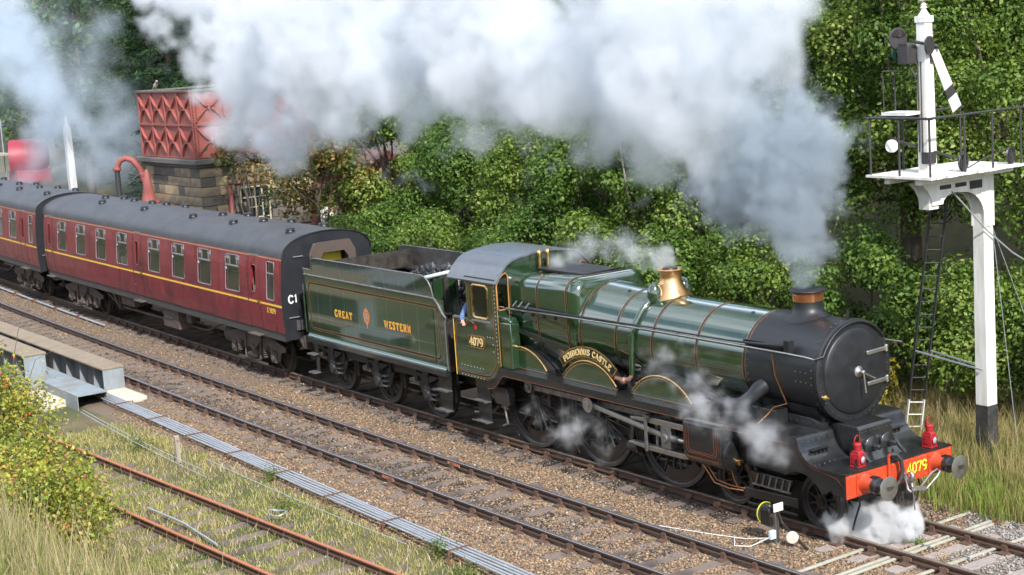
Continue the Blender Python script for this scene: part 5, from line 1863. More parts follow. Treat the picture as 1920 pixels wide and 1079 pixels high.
# ---- buffer beam
mb = MB()
mb.box(1.062, 1.086, -1.295, 1.295, 0.84, 1.234)
bb = mb.build('buffer_beam', M['beam'], LO, 0)
mb = MB()
rivets(mb, [(1.086, y, z) for y in np.arange(-1.24, 1.25, 0.155) for z in (0.885, 1.195)] + [(1.086, y, 1.04) for y in (-1.24, -0.4, 0.35, 1.24)], (1, 0, 0), 0.016, 0.012)
mb.build('rivets', M['beam'], bb, 60)
mb = MB()
mb.box(1.04, 1.0875, -1.31, -1.296, 0.83, 1.25)
mb.build('beam_edge', M['black'], bb, 0)
mb = MB()
mb.box(1.04, 1.0875, 1.296, 1.31, 0.83, 1.25)
mb.build('beam_edge', M['black'], bb, 0)
for m_, dy, dz_, lf in ((M['lineblack'], 0.012, -0.012, (0.001, 0.0015)), (M['yellow'], 0.0, 0.0, (0.0022, 0.003))):
    mb = lettering('4079', 0.172, lambda a, b, d: (1.0865 + d, 0.415 + a, 0.965 + b), 0.18, False, 0.03, lf, dy, dz_)
    mb.build('numerals', m_, bb, 0)
for s in (-1, 1):
    mb = MB()
    mb.box(1.087, 1.105, s * 0.87 - 0.19, s * 0.87 + 0.19, 0.86, 1.215)
    for (yy, zz) in ((-0.15, -0.14), (0.15, -0.14), (-0.15, 0.13), (0.15, 0.13)):
        mb.cyl((1.105, s * 0.87 + yy, 1.045 + zz), (1.125, s * 0.87 + yy, 1.045 + zz), 0.022, n=6)
    mb.lathe((1.1, s * 0.87, 1.048), (1, 0, 0), [(0.17, 0.0), (0.155, 0.03), (0.145, 0.06), (0.13, 0.20), (0.13, 0.24)], 26)
    bf = mb.build('buffer', M['beam'], LO, 40)
    mb = MB()
    mb.lathe((1.1, s * 0.87, 1.048), (1, 0, 0), [(0.135, 0.225), (0.14, 0.23), (0.14, 0.31), (0.105, 0.33), (0.10, 0.36), (0.10, 0.50)], 26)
    mb.box(1.26, 1.40, s * 0.87 - 0.05, s * 0.87 + 0.05, 1.17, 1.195)
    mb.build('buffer_sleeve', M['black'], bf, 40)
    mb = MB()
    mb.lathe((1.1, s * 0.87, 1.048), (1, 0, 0), [(0.08, 0.49), (0.19, 0.505), (0.205, 0.515), (0.205, 0.525), (0.14, 0.535), (0.001, 0.54)], 34)
    hd = mb.build('buffer_head', M['steel'], bf, 40)
    mb = MB()
    g2 = [(0.075 * math.cos(a) * (1 + 0.35 * math.sin(3 * a + 1)), 0.05 * math.sin(a) * (1 + 0.3 * math.cos(2 * a))) for a in np.linspace(0, 2 * math.pi, 15)[:-1]]
    mb.prism([(s * 0.87 + p[0], 1.05 + p[1]) for p in g2], 'x', 1.641, 1.6435)
    mb.build('grease_patch', M['dirty'], hd, 0)
# draw hook and screw coupling
mb = MB()
mb.bar((1.08, 0, 0.98), (1.22, 0, 0.97), 0.07, 0.12)
mb.tube([(1.18, 0, 0.97), (1.29, 0, 0.93), (1.35, 0, 0.98), (1.35, 0, 1.05), (1.30, 0, 1.09)], [0.055, 0.055, 0.045, 0.035, 0.022], 10)
mb.build('draw_hook', M['dullsteel'], LO, 50)
mb = MB()
mb.tube([(1.24, -0.05, 0.98), (1.30, -0.06, 0.80), (1.36, -0.05, 0.76)], 0.02, 6)
mb.tube([(1.24, 0.05, 0.98), (1.30, 0.06, 0.80), (1.36, 0.05, 0.76)], 0.02, 6)
mb.bar((1.30, 0.0, 0.80), (1.36, 0.30, 0.76), 0.07, 0.06)
mb.tube([(1.36, 0.28, 0.72), (1.40, 0.55, 0.92), (1.40, 0.62, 0.99), (1.36, 0.60, 1.02), (1.32, 0.50, 0.96), (1.30, 0.24, 0.76)], 0.02, 6)
mb.cyl((1.33, 0.02, 0.80), (1.33, 0.06, 0.42), 0.012, n=6)
mb.build('screw_coupling', M['dullsteel'], LO, 60)
mb = MB()
mb.tube([(1.11, -0.30, 0.80), (1.11, -0.30, 1.34), (1.12, -0.30, 1.40), (1.16, -0.28, 1.42)], 0.028, 10)
vb = mb.build('vacuum_pipe', M['beam'], LO, 60)
mb = MB()
mb.tube([(1.15, -0.29, 1.42), (1.19, -0.20, 1.41), (1.21, -0.11, 1.30), (1.21, -0.08, 1.12), (1.19, -0.11, 0.96), (1.16, -0.19, 0.86), (1.12, -0.27, 0.82)], 0.036, 10)
mb.build('vacuum_hose', M['rubber'], vb, 60)
mb = MB()
mb.prism([(0.98, 0.30), (1.08, 0.30), (1.08, 0.84), (0.98, 0.84)], 'y', -0.02, 0.3)
mb.build('drag_box', M['dirty'], LO, 0)
for y in (-0.87, 0.0, 0.9):
    mb = MB()
    mb.bar((0.93, y, 1.262), (0.93, y, 1.42), 0.04, 0.015)
    mb.box(0.88, 0.99, y - 0.05, y + 0.05, 1.262, 1.275)
    mb.build('lamp_iron', M['black'], LO)

# ---- steps below the cab
def steps(parent, x, s, y, ztop, name='cab_steps'):
    mb = MB()
    mb.prism([(x - 0.30, ztop), (x + 0.30, ztop), (x + 0.26, 0.92), (x + 0.24, 0.36), (x - 0.24, 0.36), (x - 0.26, 0.92)], 'y', s * (y - 0.20), s * (y - 0.18))
    st = mb.build(name, M['black'], parent, 0)
    for z in (0.86, 0.40):
        mb = MB()
        mb.box(x - 0.26, x + 0.26, s * y, s * (y - 0.20), z, z + 0.022)
        mb.box(x - 0.26, x + 0.26, s * y, s * (y - 0.012), z, z + 0.05)
        mb.build('tread', M['dullsteel'], st, 0)
    return st


for s in (-1, 1):
    steps(LO, -9.72, s, 1.33, 1.37)
    mb = MB()
    mb.prism([(-9.35, 1.25), (-8.85, 1.25), (-8.78, 1.1), (-8.86, 0.86), (-9.28, 0.86), (-9.4, 1.1)], 'y', s * 0.95, s * 1.15)
    mb.build('injector_box', M['dirty'], LO, 0, 0.02)
    mb = MB()
    mb.tube([(-9.1, s * 1.05, 0.9), (-9.05, s * 1.05, 0.6), (-9.0, s * 1.05, 0.45), (-9.2, s * 1.04, 0.36)], 0.025, 8)
    mb.tube([(-9.4, s * 1.0, 0.75), (-9.7, s * 1.02, 0.55), (-10.3, s * 1.02, 0.5)], 0.03, 8)
    mb.build('injector_pipe', M['dullsteel'], LO, 60)

# ---- red lamps on the front platform
def lamp(x, y, label):
    t = thing('headlamp', label, 'lamp', (x, y, 1.264), 0.12, 'red lamps on the front platform')
    t.scale = (1.22, 1.22, 1.22)
    mb = MB()
    mb.box(-0.075, 0.075, -0.07, 0.07, 0.02, 0.19)
    mb.prism([(-0.075, 0.19), (0.075, 0.19), (0.05, 0.225), (-0.05, 0.225)], 'y', -0.055, 0.055)
    mb.box(-0.085, 0.085, -0.08, 0.08, 0.0, 0.02)
    b = mb.build('lamp_body', M['red'], t, 20, 0.006)
    mb = MB()
    mb.lathe((0, 0, 0.22), (0, 0, 1), [(0.048, 0), (0.052, 0.07), (0.058, 0.075), (0.058, 0.095), (0.045, 0.11), (0.001, 0.115)], 18)
    mb.build('lamp_top', M['red'], b, 40)
    mb = MB()
    mb.tube([(0, -0.055, 0.29)] + [(0, -0.06 * math.cos(a), 0.36 + 0.075 * math.sin(a)) for a in np.linspace(0, math.pi, 9)] + [(0, 0.055, 0.29)], 0.008, 6)
    mb.build('lamp_handle', M['red'], b, 60)
    mb = MB()
    mb.lathe((0.075, 0, 0.11), (1, 0, 0), [(0.062, 0), (0.062, 0.02), (0.05, 0.022)], 20)
    mb.build('lens_rim', M['red'], b, 40)
    mb = MB()
    mb.lathe((0.075, 0, 0.11), (1, 0, 0), [(0.052, 0.012), (0.035, 0.026), (0.001, 0.032)], 20)
    mb.build('lens', M['lens'], b, 60)
    mb = MB()
    mb.box(-0.03, 0.03, -0.082, -0.071, 0.06, 0.15)
    mb.build('side_clip', M['red'], b)


lamp(0.87, -0.78, 'red oil lamp on the buffer beam end nearer the ground signal')
lamp(0.92, 0.93, 'red oil lamp on the buffer beam end nearer the white signal post')
# ================================================================ tender (local: x=0 over the middle axle)
TX = -14.4785
TE = thing('tender', 'green coal tender lettered GREAT WESTERN behind the locomotive', 'tender', (TX, yA(TX), 0), math.atan(slopeA(TX)))
for x in (-2.286, 0, 2.286):
    for s in (-1, 1):
        wheel(TE, x, s, 0.628, 10, 0.075, 0.15, None, None, 'tender_wheel', True)
    mb = MB()
    mb.cyl((x, -0.7, 0.628), (x, 0.7, 0.628), 0.09, n=12)
    mb.build('axle', M['dirty'], TE)
XR, XF = -3.24, 3.45
# tank sides with an inward-rolled bottom flange
for s in (-1, 1):
    mb = MB()
    mb.box(XR, XF, s * 1.205, s * 1.22, 1.44, 2.955)
    ts = mb.build('tank_side', M['green'], TE, 0)
    mb = MB()
    mb.prism([(s * 1.22, 1.46), (s * 1.225, 1.42), (s * 1.26, 1.37), (s * 1.285, 1.36), (s * 1.285, 1.335), (s * 1.20, 1.335), (s * 1.20, 1.46)], 'x', XR, XF)
    mb.build('bottom_flange', M['green'], ts, 40)
    mb = MB()
    mb.box(XR - 0.01, XF + 0.02, s * 1.17, s * 1.30, 1.22, 1.334)
    mb.build('frame_angle', M['black'], ts, 0)
    # coping: straight fender above the moulding
    mb = MB()
    mb.tube([(XR, s * 1.235, 2.965), (XF - 0.36, s * 1.235, 2.965), (XF - 0.2, s * 1.235, 2.84), (XF - 0.05, s * 1.235, 2.66), (XF + 0.10, s * 1.235, 2.56)], 0.022, 8)
    mb.build('moulding', M['dullsteel'], ts, 60)
    top = [(XR, 3.12), (-2.82, 3.11), (-2.76, 3.14), (-2.70, 3.30), (-2.62, 3.41), (-2.45, 3.44), (2.70, 3.47), (2.86, 3.44), (2.98, 3.36), (3.06, 3.22), (3.08, 2.97), (XR, 2.97)]
    mb = MB()
    def flare(z):
        return 1.235 + (z - 2.97) * 0.16
    mb.add([(x, s * flare(z), z) for x, z in top] + [(x, s * (flare(z) - 0.015), z) for x, z in top], [tuple(range(12)), tuple(range(23, 11, -1))] + [(i, (i + 1) % 12, 12 + (i + 1) % 12, 12 + i) for i in range(12)])
    fe = mb.build('fender', M['green'], TE, 0)
    mb = MB()
    mb.add([(x, s * (flare(z) - 0.02), z - 0.004) for x, z in top], [tuple(range(12))])
    mb.build('fender_inner', M['dirty'], fe, 0, recalc=False)
    mb = MB()
    mb.tube([(x, s * flare(z), z) for x, z in top[:-1]], 0.014, 6)
    mb.build('fender_beading', M['dullsteel'], fe, 60)
    mb = MB()
    for x in np.arange(-2.7, 3.0, 0.72):
        rivets(mb, [(x + (0.018 if k % 2 else -0.018), s * (flare(z) + 0.001), z) for k, z in enumerate(np.arange(3.0, 3.42, 0.045)) if not (x < -2.5 and z > 3.2)], (0, s, -0.15), 0.009, 0.006)
    rivets(mb, [(x, s * (flare(3.0) + 0.001), 3.0) for x in np.arange(-3.1, 3.0, 0.085)], (0, s, -0.15), 0.008, 0.006)
    mb.build('rivets', M['dullsteel'], fe, 60)
    mb = MB()
    for x in np.arange(-2.62, 2.5, 0.70):
        rivets(mb, [(x, s * 1.22, z) for z in np.arange(1.62, 2.74, 0.055)], (0, s, 0), 0.008, 0.006)
    rivets(mb, [(x, s * 1.22, 1.90) for x in np.arange(-3.15, 3.1, 0.06)] + [(3.06, s * 1.22, z) for z in np.arange(1.45, 2.75, 0.05)], (0, s, 0), 0.008, 0.006)
    mb.build('rivets', M['dullsteel'], ts, 60)
    # lining panel
    x0, x1, z0, z1 = -3.06, 3.19, 1.58, 2.76
    c = 0.07
    loop = [(x0 + c, z0), (x1 - c, z0), (x1, z0 + c), (x1, z1 - c), (x1 - c, z1), (x0 + c, z1), (x0, z1 - c), (x0, z0 + c), (x0 + c, z0)]
    for dlt, w, m, lf in ((0, 0.040, 'lineblack', 0.0025), (1, 0.008, 'orange', 0.0035), (-1, 0.008, 'orange', 0.0035)):
        d_ = 0.027 * dlt
        lp = [(x0 + d_ + c, z0 + d_), (x1 - d_ - c, z0 + d_), (x1 - d_, z0 + d_ + c), (x1 - d_, z1 - d_ - c), (x1 - d_ - c, z1 - d_), (x0 + d_ + c, z1 - d_), (x0 + d_, z1 - d_ - c), (x0 + d_, z0 + d_ + c), (x0 + d_ + c, z0 + d_)]
        mb = MB()
        mb.ribbon([(x, s * 1.22, z) for x, z in lp], w, (0, s, 0), lf)
        mb.build('lining', M[m], ts, 0, recalc=False)
    # lettering
    for txt, xc_ in (('GREAT', -1.27), ('WESTERN', 1.35)):
        if s > 0:
            xc_ = -xc_ - 0.24
        for m_, ddx, ddz, lf in ((M['redshade'], 0.016, -0.018, (0.003, 0.004)), (M['gold'], 0, 0, (0.0046, 0.006))):
            mb = lettering(txt, 0.165, lambda a, b, d: (xc_ - s * a, s * (1.22 + d), 2.03 + b), 0.22, True, 0.34 if txt == 'GREAT' else 0.27, lf, ddx, ddz)
            mb.build('lettering', m_, ts, 0)
    # crest: garter ring with a shield and a pendant strap
    xc_ = -0.12
    mb = MB()
    n = 28
    ro, ri = [], []
    for k in range(n):
        a = 2 * math.pi * k / n
        ro.append((xc_ + 0.135 * math.cos(a), s * 1.2245, 2.20 + 0.175 * math.sin(a)))
        ri.append((xc_ + 0.088 * math.cos(a), s * 1.2245, 2.20 + 0.122 * math.sin(a)))
    mb.add(ro + ri, [(k, (k + 1) % n, n + (k + 1) % n, n + k) for k in range(n)])
    mb.add([(xc_ - 0.03, s * 1.2247, 2.06), (xc_ + 0.04, s * 1.2247, 2.05), (xc_ + 0.02, s * 1.2247, 1.93), (xc_ + 0.0, s * 1.2247, 1.90)], [(0, 1, 2, 3)])
    cr = mb.build('crest', mat('crest_red', (0.60, 0.12, 0.07), 0.4), ts, 0, recalc=False)
    mb = MB()
    for rr in (0.138, 0.092):
        mb.ribbon([(xc_ + rr * math.cos(2 * math.pi * k / n), s * 1.2250, 2.20 + rr * 1.32 * math.sin(2 * math.pi * k / n)) for k in range(n + 1)], 0.012, (0, s, 0), 0.0)
    mb.ribbon([(xc_ + 0.01, s * 1.225, 2.04), (xc_ + 0.01, s * 1.225, 1.91)], 0.02, (0, s, 0), 0.0)
    mb.build('crest_gold', M['gold'], cr, 0, recalc=False)
    mb = MB()
    mb.add([(xc_ + 0.07 * math.cos(a), s * 1.2240, 2.20 + 0.10 * math.sin(a)) for a in np.linspace(0, 2 * math.pi, 15)[:-1]], [tuple(range(14))])
    mb.build('crest_shield', mat('crest_field', (0.45, 0.42, 0.38), 0.5, 0, (0.35, 0.08, 0.06), 28, 1.0), cr, 0, recalc=False)
    # frames, hornguides, axleboxes, springs
    fr = [(XR - 0.02, 1.22)]
    for x in (-2.286, 0, 2.286):
        fr = fr
    out = [(XR, 1.22), (XF, 1.22), (XF, 0.98)]
    for x in (2.286, 0.0, -2.286):
        out += [(x + 0.62, 0.92), (x + 0.36, 0.46), (x - 0.36, 0.46), (x - 0.62, 0.92)]
    out += [(XR, 1.0)]
    mb = MB()
    mb.prism(out, 'y', s * 0.96, s * 0.99)
    mb.build('frame_plate', M['dirty'], TE, 0)
    for x in (-2.286, 0, 2.286):
        mb = MB()
        mb.box(x - 0.13, x + 0.13, s * 0.99, s * 1.12, 0.48, 0.80)
        mb.cyl((x, s * 1.11, 0.63), (x, s * 1.16, 0.63), 0.11, n=16)
        mb.cyl((x - 0.07, s * 1.12, 0.52), (x - 0.07, s * 1.15, 0.52), 0.02, n=8)
        ab = mb.build('axlebox', mat('axlebox_grey', (0.12, 0.12, 0.125), 0.35, 0.7, (0.05, 0.045, 0.04), 9, 0.8) if (x, s) == (-2.286, -1) else bpy.data.materials['axlebox_grey'] if 'axlebox_grey' in bpy.data.materials else M['dirty'], TE, 30, 0.012)
        mb = MB()
        for k in range(7):
            h_ = 0.50 - 0.055 * k
            mb.bar((x - h_, s * 1.05, 1.06 - 0.024 * k), (x + h_, s * 1.05, 1.06 - 0.024 * k), 0.09, 0.020)
        mb.box(x - 0.06, x + 0.06, s * 1.0, s * 1.11, 0.80, 1.10)
        mb.build('leaf_spring', M['dirty'], TE, 0)
        for dx_ in (-0.52, 0.52):
            mb = MB()
            mb.cyl((x + dx_, s * 1.05, 0.84), (x + dx_, s * 1.05, 1.20), 0.028, n=8)
            mb.cyl((x + dx_, s * 1.05, 0.86), (x + dx_, s * 1.05, 0.98), 0.055, n=10)
            mb.build('spring_hanger', M['dirty'], TE)
        mb = MB()
        mb.prism([(x - 0.26, 1.22), (x + 0.26, 1.22), (x, 1.0)], 'y', s * 1.12, s * 1.13)
        mb.build('gusset', M['dirty'], TE, 0)
        for k in range(3):
            mb = MB()
            mb.box(x + 0.14, x + 0.34, s * 0.99, s * 1.09, 0.50 + 0.12 * k, 0.53 + 0.12 * k)
            mb.build('horn_stay', M['dullsteel'], TE, 0)
        mb = MB()
        mb.prism([(x + 0.66, 1.0), (x + 0.76, 1.0), (x + 0.80, 0.5), (x + 0.70, 0.45)], 'y', s * 0.70, s * 0.80)
        mb.build('brake_hanger', M['dirty'], TE, 0)
    # steps and grab rails
    steps(TE, 3.18, s, 1.33, 1.22, 'tender_steps')
    mb = MB()
    mb.prism([(-3.20, 1.22), (-2.88, 1.22), (-2.92, 0.8), (-2.94, 0.40), (-3.08, 0.40), (-3.06, 0.8)], 'y', s * 1.15, s * 1.17)
    rs_ = mb.build('tender_steps', M['dirty'], TE, 0)
    for z in (0.90, 0.42):
        mb = MB()
        mb.box(-3.20, -2.86, s * 1.17, s * 1.36, z, z + 0.03)
        mb.build('tread', M['dullsteel'], rs_, 0)
    mb = MB()
    mb.tube([(-3.30, s * 1.22, 1.45), (-3.30, s * 1.25, 1.5), (-3.30, s * 1.25, 2.68), (-3.28, s * 1.22, 2.70)], 0.018, 8)
    mb.build('grab_rail', M['green'], TE, 60)
    mb = MB()
    mb.tube([(XF + 0.04, s * 1.22, 1.35), (XF + 0.06, s * 1.25, 1.5), (XF + 0.06, s * 1.25, 2.45), (XF + 0.1, s * 1.235, 2.56)], 0.016, 8)
    mb.build('grab_rail', M['dullsteel'], TE, 60)
# body: rear sheet, tank top, coal space, front bulkhead
mb = MB()
mb.box(XR, XR + 0.02, -1.205, 1.205, 1.36, 3.1)
mb.build('rear_sheet', M['black'], TE, 0)
mb = MB()
mb.box(XR + 0.02, -1.9, -1.2, 1.2, 2.93, 2.96)
mb.cyl((-2.6, 0.0, 2.96), (-2.6, 0.0, 3.15), 0.22, n=20)
mb.build('tank_top', M['black'], TE, 30)
mb = MB()
mb.box(-1.92, -1.88, -1.2, 1.2, 2.96, 3.40)
mb.build('coal_plate', M['dirty'], TE, 0)
mb = MB()
for s in (-1, 1):
    mb.box(-1.9, 2.95, s * 0.98, s * 1.21, 2.9, 2.95)
mb.box(-1.9, 3.0, -1.0, 1.0, 2.2, 2.3)
mb.build('coal_floor', M['dirty'], TE, 0)
mb = MB()
mb.prism([(-1.24, 1.5), (1.24, 1.5), (1.24, 2.55), (1.14, 3.35), (0.55, 3.42), (0.45, 2.6), (-0.45, 2.6), (-0.55, 3.42), (-1.14, 3.35), (-1.24, 2.55)], 'x', 2.95, 2.99)
mb.build('front_bulkhead', M['green'], TE, 0)
mb = MB()
mb.box(3.0, 3.45, -1.2, 1.2, 1.30, 1.45)
for s in (-1, 1):
    mb.box(2.99, 3.42, s * 0.75, s * 1.18, 1.45, 2.45)
mb.build('tool_locker', M['dirty'], TE, 0)
mb = MB()
mb.tube([(3.0, -1.0, 2.6), (3.35, -1.1, 2.62), (3.6, -1.12, 2.66)], 0.02, 6)
mb.cyl((3.3, -0.95, 2.45), (3.3, -0.95, 2.85), 0.014, n=6)
mb.cyl((3.1, -0.6, 2.4), (3.1, -0.6, 3.3), 0.03, n=8)
mb.box(3.02, 3.08, -0.92, -0.80, 2.6, 3.4)
mb.build('handbrake_column', M['dirty'], TE, 60)
# white rolled sheet edge at the front of the coal space
mb = MB()
mb.tube([(2.55, -1.15, 3.36), (2.95, -0.95, 3.46), (3.05, -0.4, 3.50), (3.0, 0.2, 3.50)], 0.045, 8)
mb.build('storm_sheet', mat('pale_sheet', (0.42, 0.48, 0.44), 0.6), TE, 60)
mb = MB()
mb.box(-3.4, 3.5, -0.55, 0.55, 0.9, 1.3)
mb.box(3.3, 4.2, -0.4, 0.4, 1.0, 1.2)
mb.build('drag_frame', M['dirty'], TE, 0)
for s in (-1, 1):
    mb = MB()
    mb.lathe((-3.25, s * 0.87, 1.05), (-1, 0, 0), [(0.13, 0), (0.10, 0.12), (0.10, 0.36), (0.22, 0.38), (0.22, 0.41), (0.001, 0.43)], 24)
    mb.build('buffer', M['dirty'], TE, 40)
# coal
g = nrand(77)
cl = MB()
n = 1100
for k in range(n):
    x = g.uniform(-1.7, 2.8)
    y = g.uniform(-0.95, 0.95)
    hgt = 2.35 + 0.98 * math.exp(-((x - 1.2) / 1.4) ** 2) * math.exp(-(y / 1.0) ** 2 * 0.6)
    r = g.uniform(0.03, 0.085)
    base = [(1, 0, 0), (-1, 0, 0), (0, 1, 0), (0, -1, 0), (0, 0, 1), (0, 0, -1)]
    rot = Matrix.Rotation(g.uniform(0, 6.28), 3, Vector(g.normal(size=3)).normalized())
    vs_ = [rot @ (Vector(b) * (r * g.uniform(0.7, 1.3))) + Vector((x, y, hgt + g.uniform(-0.05, 0.08))) for b in base]
    cl.add(vs_, [(0, 2, 4), (2, 1, 4), (1, 3, 4), (3, 0, 4), (2, 0, 5), (1, 2, 5), (3, 1, 5), (0, 3, 5)])
co_ = cl.build('coal', M['coal'], None, 0)
co_.location = TE.location
co_.rotation_euler = TE.rotation_euler
tag(co_, 'heap of black coal lumps in the tender', 'coal', kind='stuff')
# ================================================================ maroon coaches (local: x=0 mid body, +X towards the locomotive)
HL = 9.83
WINS = [6.70, 4.74, 2.78, 0.84, -1.94, -3.90, -5.90, -7.88]     # big window centres


def side_profile():
    """half section of the body side: (y,z)"""
    return [(1.365, 1.30), (1.395, 1.55), (1.41, 2.0), (1.40, 2.4), (1.365, 2.9), (1.315, 3.22), (1.30, 3.28)]


def side_y(z):
    P_ = side_profile()
    for a, b in zip(P_, P_[1:]):
        if a[1] <= z <= b[1]:
            return a[0] + (b[0] - a[0]) * (z - a[1]) / (b[1] - a[1])
    return P_[0][0] if z < P_[0][1] else P_[-1][0]


def coach(x_mid, label, front_detail):
    CO = thing('railway_coach', label, 'coach', (x_mid, yA(x_mid), 0), math.atan(slopeA(x_mid)), 'maroon coaches behind the tender')
    holes = [(xc_ - 0.49, xc_ + 0.49, 2.15, 3.18) for xc_ in WINS]
    holes += [(8.90, 9.40, 2.13, 3.17), (7.93, 8.27, 2.25, 3.02), (-0.74, -0.42, 2.25, 3.02), (-9.40, -9.12, 2.25, 3.02)]
    holes.sort()
    zs = [1.30, 1.55, 2.0]
    for s in (-1, 1):
        # body side: vertical strips between the window openings
        mb = MB()

        def strip(xa, xb, za, zb):
            zz = [za] + [z for _, z in side_profile() if za < z < zb] + [zb]
            for a, b in zip(zz, zz[1:]):
                mb.add([(xa, s * side_y(a), a), (xb, s * side_y(a), a), (xb, s * side_y(b), b), (xa, s * side_y(b), b)], [(0, 1, 2, 3)])
        prev = -HL
        for (xa, xb, za, zb) in holes:
            strip(prev, xa, 1.30, 3.28)
            strip(xa, xb, 1.30, za)
            strip(xa, xb, zb, 3.28)
            # reveal
            d = 0.07
            q = [(xa, za), (xb, za), (xb, zb), (xa, zb)]
            for i in range(4):
                (ax, az), (bx_, bz) = q[i], q[(i + 1) % 4]
                mb.add([(ax, s * side_y(az), az), (bx_, s * side_y(bz), bz), (bx_, s * (side_y(bz) - d), bz), (ax, s * (side_y(az) - d), az)], [(0, 1, 2, 3)])
            prev = xb
        strip(prev, HL, 1.30, 3.28)
        bs = mb.build('body_side', M['maroon'], CO, 25, recalc=False)
        # gold waist line and upper line
        for z, w in ((2.025, 0.055), (3.245, 0.022)):
            mb = MB()
            yy = side_y(z)
            mb.add([(-HL, s * (side_y(z - w / 2) + 0.003), z - w / 2), (HL, s * (side_y(z - w / 2) + 0.003), z - w / 2), (HL, s * (side_y(z + w / 2) + 0.003), z + w / 2), (-HL, s * (side_y(z + w / 2) + 0.003), z + w / 2)], [(0, 1, 2, 3)])
            mb.build('gold_line', M['gold'] if w > 0.03 else M['orange'], bs, 0, recalc=False)
        # windows
        for xc_ in WINS:
            y = lambda z: s * (side_y(z) - 0.03)
            mb = MB()
            mb.add([(xc_ - 0.49, y(2.15), 2.15), (xc_ + 0.49, y(2.15), 2.15), (xc_ + 0.49, y(3.18), 3.18), (xc_ - 0.49, y(3.18), 3.18)], [(0, 1, 2, 3)])
            wd = mb.build('window', M['glass'], CO, 0, recalc=False)
            mb = MB()
            fr = [(xc_ + dx_, s * (side_y(z) - 0.005), z) for dx_, z in rrect(-0.47, 0.47, 2.17, 3.16, 0.06)]
            mb.tube(fr, 0.011, 5, closed=True)
            mb.build('window_frame', M['alu'], wd, 60)
            mb = MB()
            mb.box(xc_ - 0.47, xc_ + 0.47, s * (side_y(2.86) - 0.03) - 0.015, s * (side_y(2.86) - 0.03) + 0.015, 2.84, 2.875)
            for dx_ in (-0.23, 0.23):
                mb.box(xc_ + dx_ - 0.015, xc_ + dx_ + 0.015, s * (side_y(3.0) - 0.045) - 0.015, s * (side_y(3.0) - 0.03) + 0.012, 2.87, 3.15)
            mb.build('ventilator_bar', M['alu'], wd, 0)
            for dx_ in (-0.36, 0.36):
                mb = MB()
                mb.box(xc_ + dx_ - 0.11, xc_ + dx_ + 0.11, s * (side_y(3.0) - 0.05) - 0.004, s * (side_y(3.0) - 0.05) + 0.004, 2.88, 3.14)
                mb.build('sliding_light', mat('frosted_pane', (0.42, 0.40, 0.42), 0.3) if 'frosted_pane' not in bpy.data.materials else bpy.data.materials['frosted_pane'], wd, 0)
            mb = MB()
            mb.box(xc_ - 0.45, xc_ - 0.39, s * (side_y(2.8) - 0.02) - 0.002, s * (side_y(2.8) - 0.02) + 0.002, 2.73, 2.80)
            mb.build('window_label', M['white'], wd, 0)
        for (xa, xb, za, zb, nm) in ((8.90, 9.40, 2.13, 3.17, 'lavatory'), (-0.74, -0.42, 2.25, 3.02, 'door'), (-9.40, -9.12, 2.25, 3.02, 'door'), (7.93, 8.27, 2.25, 3.02, 'open')):
            mb = MB()
            zt = 2.48 if nm == 'open' and s < 0 and front_detail else zb
            mb.add([(xa, s * (side_y(za) - 0.03), za), (xb, s * (side_y(za) - 0.03), za), (xb, s * (side_y(zt) - 0.03), zt), (xa, s * (side_y(zt) - 0.03), zt)], [(0, 1, 2, 3)])
            wd = mb.build('window', M['glass'], CO, 0, recalc=False)
            mb = MB()
            mb.tube([(x, s * (side_y(z) - 0.004), z) for x, z in rrect(xa + 0.015, xb - 0.015, za + 0.02, zb - 0.02, 0.06)], 0.014, 5, closed=True)
            mb.build('window_frame', M['alu'] if nm == 'lavatory' else M['maroon'], wd, 60)
            if nm == 'lavatory':
                mb = MB()
                mb.box(xa + 0.02, xb - 0.02, s * (side_y(2.85) - 0.03) - 0.012, s * (side_y(2.85) - 0.03) + 0.012, 2.83, 2.86)
                mb.build('ventilator_bar', M['alu'], wd, 0)
        # doors: outline seams, hinges and handles
        for xd in (8.10, -0.58, -9.27):
            x0d, x1d = (xd - 0.34, xd + 0.38)
            for xx in (x0d, x1d):
                mb = MB()
                zz = [1.32, 1.55, 2.0, 2.4, 2.9, 3.2]
                mb.tube([(xx, s * (side_y(z) + 0.001), z) for z in zz], 0.007, 4)
                mb.build('door_seam', M['coachend'], bs, 0)
            for z in (1.62, 2.06, 3.08):
                mb = MB()
                mb.box(x0d - 0.03, x0d + 0.03, s * (side_y(z)), s * (side_y(z) + 0.018), z - 0.03, z + 0.03)
                mb.build('hinge', M['solebar'], bs, 0)
            mb = MB()
            mb.box(x1d - 0.12, x1d - 0.05, s * side_y(2.05), s * (side_y(2.05) + 0.03), 2.02, 2.07)
            mb.cyl((x1d + 0.05, s * (side_y(2.1) + 0.03), 1.95), (x1d + 0.05, s * (side_y(2.1) + 0.03), 2.25), 0.012, n=6)
            mb.build('door_handle', M['brass'], bs, 0)
            mb = MB()
            mb.box(xd - 0.34, xd + 0.3, s * 1.32, s * 1.52, 1.10, 1.14)
            mb.build('foot_board', M['under'], CO, 0, 0.008)
            mb = MB()
            mb.box(xd - 0.25, xd + 0.25, s * (side_y(3.27) + 0.0), s * (side_y(3.27) + 0.02), 3.262, 3.285)
            mb.build('rain_strip', M['alu'], bs, 0)
        # solebar
        mb = MB()
        mb.box(-HL + 0.05, HL - 0.05, s * 1.20, s * 1.34, 1.08, 1.30)
        mb.build('solebar', M['solebar'], CO, 0)
